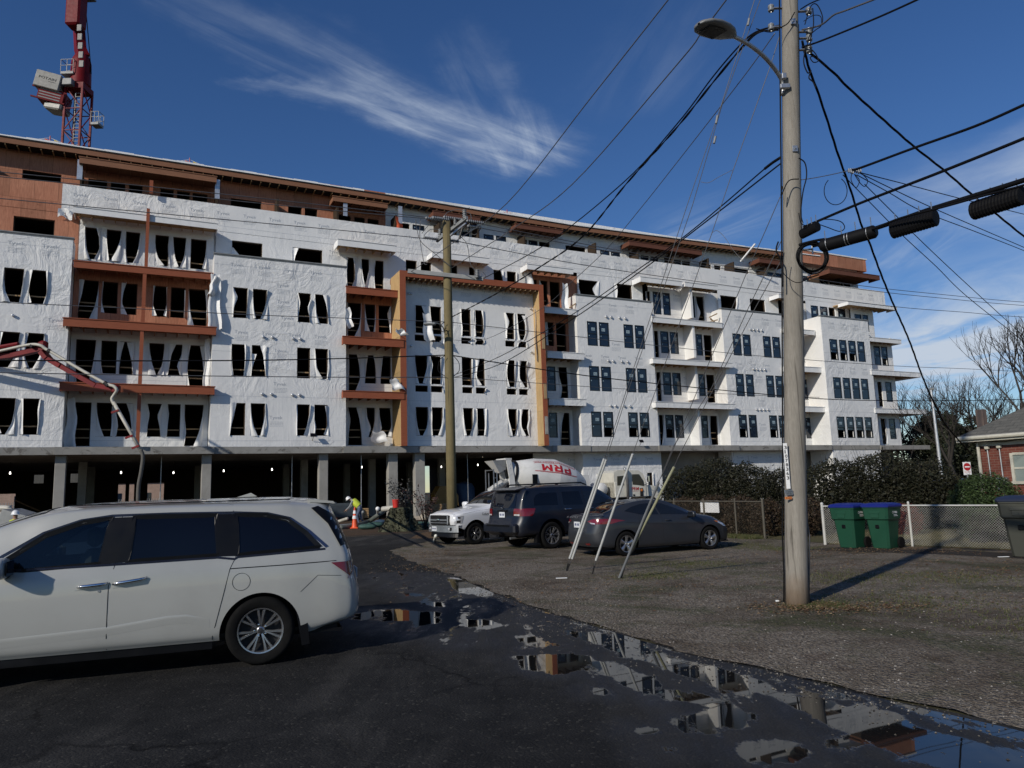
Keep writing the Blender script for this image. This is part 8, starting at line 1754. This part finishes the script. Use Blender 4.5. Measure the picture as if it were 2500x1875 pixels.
for off_ in (0, .22): a.tube([K(222+off_*4, 180, 0), K(218, 120, 0), K(212, 50, 0), K(207, 0, 0), K(203, -60, 0)], .05, 5)
a.build('cable_run', M_CABLE, crn)
a = MB(); c = K(222, 0); a.bev(c.x-.6, c.x+.5, -.2, .3, c.z-.1, c.z+.1, .02); a.build('foot_board', M_GREYP, crn)
# concrete pump boom reaching in from the left
PYd = 38.0
def Q(x, y, d=0): return at(x, y, PYd+d)
pbm = empty('concrete_pump_boom', (Q(0, 870).x, PYd, 0), 0, label='red folding concrete pump boom with pale pipe reaching in from the left', cat='concrete pump'); Op = Vector(pbm.location)
def q_(x, y, d=0): return Q(x, y, d)-Op
a = MB(); a.beam(q_(-420, 918), q_(30, 868), .25, .30, (0, 1, 0)); a.beam(q_(30, 868), q_(103, 852), .25, .36, (0, 1, 0)); a.bev(q_(105, 845).x-.22, q_(105, 845).x+.22, -.2, .2, q_(105, 845).z-.35, q_(105, 845).z+.28, .1); a.build('boom_section', M_DRED, pbm)
a = MB(); P_ = [q_(104, 860), q_(118, 876), q_(150, 895), q_(195, 920), q_(235, 942), q_(284, 950)]; W_ = [.55, .46, .36, .34, .30, .24]
for i in range(5): a.beam(P_[i], P_[i+1], .22, W_[i], (0, 1, 0))
a.bev(P_[-1].x-.2, P_[-1].x+.18, -.18, .18, P_[-1].z-.22, P_[-1].z+.22, .08); a.build('boom_section', M_DRED, pbm)
M_PIPE = mat('pale_pipe', (.46, .44, .38), .5, dirt=.3, var=.1)
a = MB(); a.tube(spline([q_(-420, 912, -.3), q_(-60, 868, -.3), q_(0, 857, -.3), q_(70, 842, -.3), q_(98, 843, -.35), q_(112, 852, -.3), q_(130, 862, -.3), q_(200, 904, -.3), q_(258, 936, -.3), q_(278, 943, -.3), q_(285, 953, -.3), q_(278, 965, -.2), q_(273, 975, -.2), q_(280, 990, -.2)], 5), .080, 10); a.build('delivery_pipe', M_PIPE, pbm, smooth=True)
for x, y in ((78, 845), (120, 857), (258, 936), (262, 940)): a = MB(); p = q_(x, y, -.3); a.tube([p+Vector((-.06, 0, .04)), p+Vector((.06, 0, -.04))], .11, 10); a.build('pipe_coupling', M_RIMD, pbm)
a = MB(); a.tube([q_(-300, 900, .1), q_(45, 840, .1)], .12, 8); a.build('hydraulic_ram', M_DRED, pbm)
a = MB(); a.tube([q_(277, 982, -.2), q_(310, 1040, -.2), q_(343, 1098, -.2)], [.085, .09, .085], 10); a.build('end_pipe', M_PIPE, pbm, smooth=True)
a = MB(); a.tube(spline([q_(343, 1098, -.2), q_(349, 1115, -.2), q_(345, 1150, -.2), q_(338, 1190, -.2), q_(337, 1240, -.2)], 4), .095, 10); a.build('end_hose', mat('dirty_hose', (.10, .095, .085), .8, dirt=.4), pbm, smooth=True)
for x, y in ((284, 1005), (318, 1067), (334, 1092)): a = MB(); p = q_(x, y, -.3); a.beam(p+Vector((-.25, 0, -.05)), p+Vector((.12, 0, .08)), .06, .10); a.build('clamp', M_DRED, pbm)
# roof-edge warning line: stanchion and pennants
def roof_flag(x, y, label, cols):
    u_ = None; v = ray(x, y); n_ = OFF+3.3; t_ = (n_-EYE.dot(NV))/v.dot(NV); p = EYE+v*t_; e = empty('warning_flags', p-Vector((0, 0, .35)), FANG, label=label, cat='flag line', group='warning flags along the roof edge')
    a = MB(); a.tube([(0, 0, -.15), (0, 0, .62)], .03, 6); a.build('stanchion', M_REDTXT, e); a = MB()
    for sg in (-1, 1):
        a.tube([(0, 0, .5), (sg*.9, 0, .2), (sg*1.6, 0, .02)], .015, 4)
    a.build('cord', M_WHTTXT, e)
    for k, dx in enumerate((-.75, -.3, .2, .55, .9)): q = MB(); z_ = .5-abs(dx)*.3; q.add([(dx, 0, z_), (dx+.26, 0.02, z_-.06), (dx+.10, .02, z_-.34)], [(0, 1, 2)]); q.build('pennant', cols[k % len(cols)], e)
M_YEL = mat('yellow_pennant', (.75, .55, .04), .6); M_ORG = mat('orange_pennant', (.75, .12, .03), .6)
roof_flag(122, 342, 'yellow pennants on a red stanchion at the left end of the roof', [M_YEL, M_ORG]); roof_flag(463, 395, 'yellow pennants on the roof above the wide brown canopy', [M_YEL, M_ORG])
roof_flag(1238, 520, 'red pennants on the roof right of the far pole', [M_ORG]); roof_flag(1785, 602, 'red pennants on the roof left of the near pole', [M_ORG])
# ground clutter in front of the garage
M_CONE = mat('cone_orange', (.75, .09, .02), .5); e = empty('traffic_cone', gnd(866, 1290), 0, label='tall orange traffic cone with white bands beside the crouching worker', cat='traffic cone')
a = MB(); a.bev(-.2, .2, -.2, .2, 0, .05, .01); a.lathe([(.17, .05), (.145, .12), (.035, 1.06), (.0, 1.08)], 20); a.build('cone_body', M_CONE, e, smooth='auto'); a = MB(); a.lathe([(.118, .48), (.096, .64)], 20, cap=False); a.lathe([(.086, .74), (.066, .90)], 20, cap=False)
a.v = [(x*1.03, y*1.03, z) for x, y, z in a.v]; a.build('reflective_band', M_WHTTXT, e)
sY_ = 35.0; s0 = gnd(975, 1296); st = empty('tree_stump', s0, 0, label='broad ivy grown tree stump with a red bucket set on it', cat='tree stump')
a = MB(); rrs = random.Random(4)
def stp(i, j): an = 2*PI*i; z = j*1.06; r_ = (.52*(1-j)**1.8+.42)*(1+.16*math.sin(an*5+1)+.08*math.sin(an*11)+.1*mn.noise(Vector((math.cos(an)*2, math.sin(an)*2, j*3)))); return (math.cos(an)*r_, math.sin(an)*r_*.8, z)
a.grid(stp, 48, 12); a.add([(math.cos(2*PI*k/24)*.42, math.sin(2*PI*k/24)*.34, 1.05) for k in range(24)], [tuple(range(24))]); a.build('stump_wood', mat('mossy_bark', (.060, .062, .036), .95, var=.6, vs=4, bump=1, bs=14, dist=.06), st, smooth=True)
a = MB()
def g_iv(r_): 
    an = r_.uniform(0, 2*PI); j = r_.random()*.9; p = stp(an/(2*PI), j); return Vector(p)*1.03, None
leaves(a, rrs, g_iv, 1100, .03, .06, .7); a.build('ivy', M_HEDGE, st)
b0 = at(966, 1246, s0.y-.2); e = empty('bucket', Vector((b0.x, s0.y-.15, 1.06)), 0, label='red plastic bucket standing on the tree stump', cat='bucket'); a = MB(); a.lathe([(.0, 0), (.13, 0), (.165, .34), (.175, .34), (.175, .37), (.155, .37), (.12, .03), (0, .03)], 20, 0, cap=False); a.build('pail', mat('red_plastic', (.55, .03, .02), .45), e, smooth='auto'); a = MB(); a.tube([(-.17, 0, .33), (-.12, -.08, .2), (0, -.14, .14), (.12, -.08, .2), (.17, 0, .33)], .006, 5); a.build('handle', M_METAL, e)
# twiggy plant behind the bucket
def stemplant(x, y, z0, h, n, seed, label, m):
    rr = random.Random(seed); e = empty('leafy_sapling', (x, y, z0), 0, label=label, cat='plant'); a = MB(); l = MB()
    for k in range(n):
        an = rr.uniform(0, 2*PI); tip = Vector((math.cos(an)*h*rr.uniform(.1, .55), math.sin(an)*h*.4, h*rr.uniform(.6, 1))); mid = tip*.5+Vector((0, 0, h*.12)); a.tube([(0, 0, 0), mid, tip], [.018, .012, .004], 4, cap=False)
        for j in range(26): f = rr.uniform(.3, 1); p = (mid*(1-abs(2*f-1)) if f < .5 else mid.lerp(tip, 2*f-1)); leaves(l, rr, lambda r_: (p+Vector((r_.gauss(0, .07), r_.gauss(0, .07), r_.gauss(0, .05))), None), 1, .05, .10, .35)
    a.build('stems', M_BARK, e); l.build('foliage', m, e)
M_DUST = m_leaf('dusty_leaves', [(.05, .05, .05), (.09, .09, .085), (.14, .14, .13), (.06, .05, .045)]); stemplant(s0.x+.1, s0.y+.9, .6, 1.9, 12, 5, 'dusty leafy sapling rising behind the red bucket', M_DUST); stemplant(s0.x+1.1, s0.y+.9, 0, 2.1, 12, 6, 'reddish leafed sapling right of the tree stump', m_leaf('red_brown_leaves', [(.06, .035, .03), (.10, .05, .045), (.05, .045, .035)]))
# sandbags, pipes, boards
M_SACK = mat('green_sack', (.035, .085, .07), .7, var=.3, vs=6, bump=.4, bs=10); M_TARP = mat('blue_sack', (.05, .09, .14), .6, var=.3)
for i, (x, y, L_, an, m_) in enumerate(((897, 1292, .9, 8, 0), (915, 1287, .9, 12, 0), (928, 1280, .6, 30, 1), (1014, 1285, .7, -20, 0), (1025, 1286, .75, 5, 0), (1046, 1286, .8, 0, 0), (1035, 1290, .6, 0, 0))):
    p = gnd(x, y); a = MB(); Mx = Matrix.Rotation(rad(an), 4, 'Z') @ Matrix.Diagonal((L_*.5, .24, .14, 1)); pr_ = [(max(.001, math.sin(PI*k/8))**.6, -math.cos(PI*k/8)) for k in range(9)]
    a.lathe(pr_, 14, 0, Matrix.Translation((0, 0, .13)) @ Mx @ Matrix.Rotation(PI/2, 4, 'Y'), cap=False); o = a.build('sandbag', M_TARP if m_ else M_SACK, smooth=True); o.location = p
    prop(o, ['green sandbag lying just right of the cone', 'green sandbag second right of the cone', 'blue sack against the left foot of the stump', 'green sandbag touching the right foot of the stump', 'green sandbag in the middle of the row by the pickup', 'green sandbag closest to the pickup grille', 'flattened green sandbag in front of the row'][i], 'sandbag', 'sandbags lying on the verge')
def pipe(px, r, m, label, name='pipe', z=None, cat='pipe'):
    P = [gnd(x, y, zz) for x, y, zz in px]; org = P[0].copy(); a = MB(); a.tube(spline([p-org for p in P], 5), r, 10); o = a.build(name, m, smooth=True); o.location = org; prop(o, label, cat)
M_GHOSE = mat('grey_green_hose', (.10, .115, .10), .7, dirt=.3)
pipe([(830, 1288, .08), (865, 1284, .10), (900, 1273, .2), (922, 1258, .55), (950, 1240, .9)], .12, M_GHOSE, 'thick grey green hose rising from the ground onto the stump', 'suction_hose'); pipe([(934, 1243, .95), (962, 1240, 1.0)], .13, M_PIPE, 'short pale pipe end resting on top of the stump')
pipe([(795, 1281, .15), (815, 1277, .25), (830, 1272, .35), (848, 1266, .5)], .08, M_PIPE, 'pale pole held by the crouching worker', 'pole'); pipe([(800, 1286, .05), (870, 1281, .06), (920, 1275, .06)], .09, M_GREYP, 'long grey board lying behind the cone', 'board', cat='board')
pipe([(922, 1266, .0), (922, 1250, .8), (922, 1242, 1.3)], .06, M_WHITE, 'short white standing stake left of the stump', 'stake', cat='stake'); pipe([(886, 1270, 0), (886, 1250, 1.2)], .04, M_GREYP, 'thin grey upright rod behind the worker', 'rod', cat='rod')
pipe([(1060, 1322, 0), (1064, 1308, .33)], .05, mat('white_marker', (.7, .69, .6), .5), 'short leaning white marker post under the pickup bumper', 'marker_post', cat='marker post')
pipe([(1030, 1249, 0), (1037, 1262, .25), (1052, 1265, .1), (1075, 1268, .05)], .05, M_PIPE, 'crumpled pale sheeting strip beside the garage column', 'sheeting', cat='sheeting')
p = gnd(1040, 1270); a = MB(); a.grid(lambda i, j: (1.8*(i-.5), .8*(j-.5), .35*math.sin(PI*i)*math.sin(PI*j)*(1+.4*math.sin(i*17)+.3*math.sin(j*13+i*9))), 18, 10); o = a.build('plastic_sheeting', mat('dusty_plastic', (.32, .28, .22), .5, bump=.5, bs=8), smooth=True); o.location = p+Vector((0, 0, .05)); prop(o, 'crumpled dusty plastic sheeting at the foot of the right column', 'sheeting')
p = gnd(1052, 1312); a = MB(); a.grid(lambda i, j: (1.5*(i-.5), .9*(j-.5), .22*math.sin(PI*i)**.8*math.sin(PI*j)), 18, 10); o = a.build('soil_heap', M_DIRT, smooth=True); o.location = p; prop(o, 'low heap of brown soil by the pickup bumper', 'soil heap')
# tank and yellow machine inside the garage
def gpoint(x, y, s_): v = ray(x, y); t_ = (OFF+s_-EYE.dot(NV))/v.dot(NV); return EYE+v*t_
p = gpoint(825, 1240, 3); e = empty('grey_tank', (p.x, p.y, 0), FANG, label='dull blue grey rounded tank in the garage shade left of the worker', cat='tank'); a = MB(); a.bev(-1.1, 1.1, -.6, .6, .1, 1.15, .15); a.build('tank_shell', mat('dull_blue_plastic', (.05, .065, .08), .6, dirt=.2), e); a = MB(); a.lathe([(.22, 0), (.22, .08), (0, .1)], 16, 0, Matrix.Translation((-.3, 0, 1.15)), cap=False); a.build('lid', M_GREYP, e)
p = gpoint(1085, 1200, 3.5); e = empty('site_generator', (p.x, p.y, 0), FANG, label='yellow wheeled site machine in the garage behind the far pole', cat='machine'); a = MB(); a.prism([(-.9, .5), (.9, .5), (.9, 1.4), (.3, 2.1), (-.5, 2.1), (-.9, 1.5)], -.5, .5); a.build('hood', mat('machine_yellow', (.30, .17, .04), .5, dirt=.3), e); 
for x_ in (-.6, .6): a = MB(); a.lathe([(0, -.1), (.35, -.1), (.38, 0), (.35, .1), (0, .1)], 20, 0, Matrix.Translation((x_, -.55, .38)) @ Matrix.Rotation(PI/2, 4, 'X'), cap=False); a.build('wheel', M_TYRE, e, smooth='auto')
p = gpoint(1133, 1180, 4.5); e = empty('plastic_tank', (p.x, p.y, 0), FANG, label='dark blue round tank in the garage shade behind the pickup cab', cat='tank'); a = MB(); a.lathe([(.75, .05), (.8, .2), (.8, 1.9), (.6, 2.25), (.25, 2.35), (0, 2.35)], 24, cap=False); a.build('tank_shell', mat('deep_blue_plastic', (.03, .06, .11), .5), e, smooth='auto'); a = MB(); a.lathe([(.2, 2.35), (.2, 2.42), (0, 2.43)], 16, cap=False); a.build('lid', M_TRIM, e)
# pale background building seen through the garage
e = empty('distant_building', DV*(-2)+NV*(OFF+48), FANG, label='pale pinkish building seen through the openings at the back of the garage', cat='building'); a = MB(); a.box(-16, 14, 0, 6, 0, 3.9); a.build('wall', mat('pink_stucco', (.42, .30, .24), .8), e); a = MB()
for x_ in range(-14, 13, 3): a.box(x_, x_+1.2, -.03, -.002, 1.2, 2.6)
a.build('window', M_GLASS, e); a = MB(); a.prism([(-16.4, 3.9), (14.4, 3.9), (13, 5.0), (-15, 5.0)], -.3, 6.3); a.build('roof', M_SHING, e)
e = empty('picket_fence', DV*(-2)+NV*(OFF+33), FANG, label='pale picket fence glimpsed through the back of the garage', cat='fence'); a = MB()
for k in range(90): a.box(-12+.2*k, -11.93+.2*k, 0, .03, .1, 1.9)
a.box(-12, 6, .031, .07, .5, .58); a.box(-12, 6, .031, .07, 1.6, 1.68); a.build('pickets', M_VENT, e)
# pump machinery at the left edge beyond the van
def Lp(x, y, Y=26): return at(x, y, Y)
e = empty('pump_pipework', (Lp(10, 1245).x, 26, 0), 0, label='dusty white pipe elbows of the pump beyond the minivan bonnet', cat='pump'); Oe = Vector(e.location)
for P_ in ([(-20, 1243), (5, 1240), (18, 1241), (28, 1249), (34, 1258)], [(-20, 1262), (10, 1256), (26, 1258), (30, 1270)], [(0, 1272), (6, 1255)], [(20, 1236), (24, 1252)]):
    a = MB(); a.tube(spline([Lp(x, y)-Oe for x, y in P_], 4), .10, 10); a.build('pipe', M_PIPE, e, smooth=True)
a = MB(); c = Lp(70, 1262)-Oe; a.prism([(c.x-.9, c.z-.5), (c.x+.8, c.z-.4), (c.x+.55, c.z-.05), (c.x-.6, c.z+.30)], -.5, .5); a.build('hopper_cover', M_GREYP, e)
# ---- people: skin-modifier figures
def person(loc, rz, label, joints, edges, radii, extra, M_body, scale=1):
    e = empty('person', loc, rz, label=label, cat='person'); e.scale = (scale,)*3
    me = bpy.data.meshes.new('body'); me.from_pydata(joints, edges, []); o = bpy.data.objects.new('body', me); COL.objects.link(o)
    sk = o.modifiers.new('s', 'SKIN'); sk.use_smooth_shade = True; o.modifiers.new('u', 'SUBSURF').levels = 2; o.modifiers['u'].render_levels = 2
    for v, r_ in zip(me.skin_vertices[0].data, radii): v.radius = (r_, r_) if isinstance(r_, float) else r_
    me.skin_vertices[0].data[0].use_root = True
    bpy.context.view_layer.update(); dg = bpy.context.evaluated_depsgraph_get(); m2 = bpy.data.meshes.new_from_object(o.evaluated_get(dg)); bpy.data.objects.remove(o)
    o = bpy.data.objects.new('body', m2); COL.objects.link(o); o.parent = e; m2.materials.clear()
    for m_ in M_body: m2.materials.append(m_)
    for p in m2.polygons: p.use_smooth = True; p.material_index = extra(p.center)
    return e, o
M_SKIN = mat('skin', (.30, .17, .11), .6); M_JEAN = mat('blue_jeans', (.075, .10, .16), .85, bump=.4, bs=30); M_SHIRT = mat('grey_sweatshirt', (.22, .23, .24), .85); M_VEST = mat('hi_vis_vest', (.50, .58, .05), .6); M_HELM = mat('white_helmet', (.75, .75, .74), .3); M_BOOT = mat('work_boot', (.05, .035, .02), .8)
wl_ = gnd(874, 1281)
# bending forward to the left: +x is the worker's right-hand picture side; faces -x
J = [(.10, 0, .92), (.02, 0, 1.08), (-.16, 0, 1.26), (-.30, 0, 1.36), (-.38, 0, 1.42), (-.47, 0, 1.43), (-.55, 0, 1.42),      # pelvis..head 0-6
     (.12, -.10, .86), (-.02, -.13, .50), (.10, -.14, .10), (-.06, -.15, .04), (.12, .10, .86), (.10, .16, .48), (.26, .16, .10), (.10, .18, .04),   # legs 7-14
     (-.28, -.19, 1.30), (-.40, -.24, 1.05), (-.60, -.22, .86), (-.68, -.21, .80), (-.28, .19, 1.30), (-.44, .24, 1.06), (-.64, .20, .88), (-.72, .19, .82)]   # arms 15-22
E_ = [(0, 1), (1, 2), (2, 3), (3, 4), (4, 5), (5, 6), (0, 7), (7, 8), (8, 9), (9, 10), (0, 11), (11, 12), (12, 13), (13, 14), (3, 15), (15, 16), (16, 17), (17, 18), (3, 19), (19, 20), (20, 21), (21, 22)]
Rd = [.15, .15, .165, .13, .06, .085, .10, .11, .075, .055, .05, .11, .075, .055, .05, .075, .05, .038, .03, .075, .05, .038, .03]
def cls(c):
    if c.z < .13: return 4
    if c.x < -.40 and c.z > 1.25: return 0
    if c.x < -.60 and c.z < .95: return 0
    if c.z < .95 and c.x > -.25: return 1
    if abs(c.y) > .18 or c.x < -.34: return 2
    return 2
pe, bo = person(wl_, rad(-5), 'worker in white helmet and yellow vest bending down beside the cone', J, E_, Rd, cls, [M_SKIN, M_JEAN, M_SHIRT, M_VEST, M_BOOT])
def ve(i, j): an = 2*PI*i; c = Vector((.06, 0, 1.04)).lerp(Vector((-.30, 0, 1.37)), j); ax_ = Vector((-.73, 0, .68)); up_ = Vector((.68, 0, .73)); w_ = .185+.02*math.sin(PI*j); return tuple(c+Vector((0, 1, 0))*math.cos(an)*w_*1.08+up_*math.sin(an)*w_)
a = MB(); a.grid(ve, 20, 6); vest = a.build('vest', M_VEST, pe, smooth=True); a = MB()
for yy in (-.08, .08): a.beam((.14, yy, 1.16), (-.18, yy, 1.46), .05, .012)
a.beam((.1, -.10, 1.2), (-.08, .12, 1.37), .05, .012) if False else None; a.build('orange_stripe', M_CONE, vest)
a = MB(); a.lathe([(.165, -.03), (.15, -.01), (.135, .03), (.12, .09), (.07, .14), (0, .155)], 20, 0, Matrix.Translation((-.56, 0, 1.46)) @ Matrix.Rotation(rad(-30), 4, 'Y'), cap=False); a.build('helmet', M_HELM, pe, smooth=True)
for sg in (1, -1):   # fingers closed on the pole
    for k in range(5): a = MB(); b_ = Vector((-.70+.0*k, sg*.20+(k-2)*.018, .80)); a.tube([b_, b_+Vector((-.03, 0, -.02)), b_+Vector((-.045, 0, -.05)), b_+Vector((-.02, 0, -.07 if k else -.04))], .009, 6); a.build('finger', M_SKIN, pe, smooth=True)
# second worker at the left edge: standing low behind the pump
J2 = [(0, 0, .92), (0, 0, 1.12), (0, 0, 1.32), (0, 0, 1.45), (0, 0, 1.54), (0, -.01, 1.62), (0, -.01, 1.69), (.09, 0, .85), (.10, 0, .48), (.10, .02, .09), (.10, -.10, .04), (-.09, 0, .85), (-.10, 0, .48), (-.10, .02, .09), (-.10, -.10, .04), (.19, 0, 1.40), (.27, -.03, 1.12), (.22, -.24, 1.0), (.20, -.32, 1.0), (-.19, 0, 1.40), (-.27, -.03, 1.12), (-.22, -.24, 1.0), (-.20, -.32, 1.0)]
def cls2(c):
    if c.z < .13: return 4
    if c.z > 1.5: return 0
    if c.y < -.27 and c.z < 1.06: return 0
    return 1 if c.z < .95 else (3 if abs(c.x) < .17 else 2)
hY = 24.0; hp = at(38, 1253, hY); pe2, _ = person(Vector((hp.x, hY, 0)), rad(20), 'worker in a white helmet half hidden behind the minivan at the far left', J2, E_, Rd, cls2, [M_SKIN, M_JEAN, M_SHIRT, M_VEST, M_BOOT], hp.z/1.74)
a = MB(); a.lathe([(.17, 1.69), (.15, 1.70), (.135, 1.74), (.12, 1.80), (.07, 1.85), (0, 1.865)], 20, 0, cap=False); a.build('helmet', M_HELM, pe2, smooth=True)
# litter
for x, y, lb in ((1371, 1412, 'flat scrap of white card on the gravel near the guy wires'), (1898, 1469, 'small white stone beside the foot of the near pole'), (2450, 1360, 'white scrap lying in front of the olive cart')):
    p = gnd(x, y, .01); a = MB(); a.bev(-.11, .11, -.03, .03, 0, .012, .004) if 'stone' not in lb else a.bev(-.025, .025, -.018, .018, 0, .022, .006); o = a.build('litter' if 'stone' not in lb else 'stone', M_WHITE); o.location = p; prop(o, lb, 'litter' if 'stone' not in lb else 'stone')
p = gpoint(1738, 1072, .0)
# flood light fixtures on the podium edge
for x, y, lb in ((765, 1062, 'small black floodlight clamped to the slab under the white block'), (1566, 1077, 'small black floodlight on the slab right of the first glazed block')):
    p = gpoint(x, y, -.35); e = empty('floodlight', p, FANG, label=lb, cat='floodlight'); a = MB(); a.M = Matrix.Rotation(rad(-35), 4, 'X'); a.bev(-.18, .18, -.04, .04, -.12, .12, .01); a.build('lamp_housing', M_TRIM, e); a = MB(); a.beam((0, .02, -.08), (0, .3, -.35), .03, .03); a.build('bracket', M_METAL, e)

# material stacked in the shade of the garage
def garage_item(name, label, u, sdep, rz, boxes, m, cat):
    e = empty(name, DV*u+NV*(OFF+sdep), FANG+rad(rz), label=label, cat=cat)
    for nm, bx, mm in boxes: a = MB(); a.bev(*bx, .01); a.build(nm, mm or m, e)
for k, (u, sdep, rz, n, lb) in enumerate(((6.2, 2.2, 8, 5, 'stack of pale boards in the garage shade left of the worker'), (18.2, 2.6, -10, 7, 'stack of pale boards in the garage bay right of the far pole'), (-1.2, 3.2, 15, 4, 'stack of pale boards in the garage behind the minivan roof'), (12.4, 3.4, -5, 6, 'stack of pale boards in the garage between the two close columns'))):
    garage_item('board_stack', lb, u, sdep, rz, [('board', (-1.2+.03*math.sin(i*3), 1.2, -.4+.03*math.cos(i*5), .4, .1+i*.11, .19+i*.11), None) for i in range(n)], M_RAFT, 'board stack')
for k, (u, sdep, lb) in enumerate(((8.2, 1.6, 'steel shoring prop left of the worker bay column'), (12.6, 1.2, 'steel shoring prop between the two close columns'), (0.6, 1.8, 'steel shoring prop above the minivan roof'), (20.4, 1.6, 'steel shoring prop right of the far pole'))):
    e = empty('shoring_prop', DV*u+NV*(OFF+sdep), FANG, label=lb, cat='shoring prop'); a = MB(); a.tube([(0, 0, .02), (0, 0, 2.2)], .035, 8); a.tube([(0, 0, 2.15), (0, 0, 4.3)], .025, 8); a.build('tube', M_METAL, e); a = MB(); a.box(-.1, .1, -.1, .1, 0, .02); a.build('base_plate', M_METAL, e)
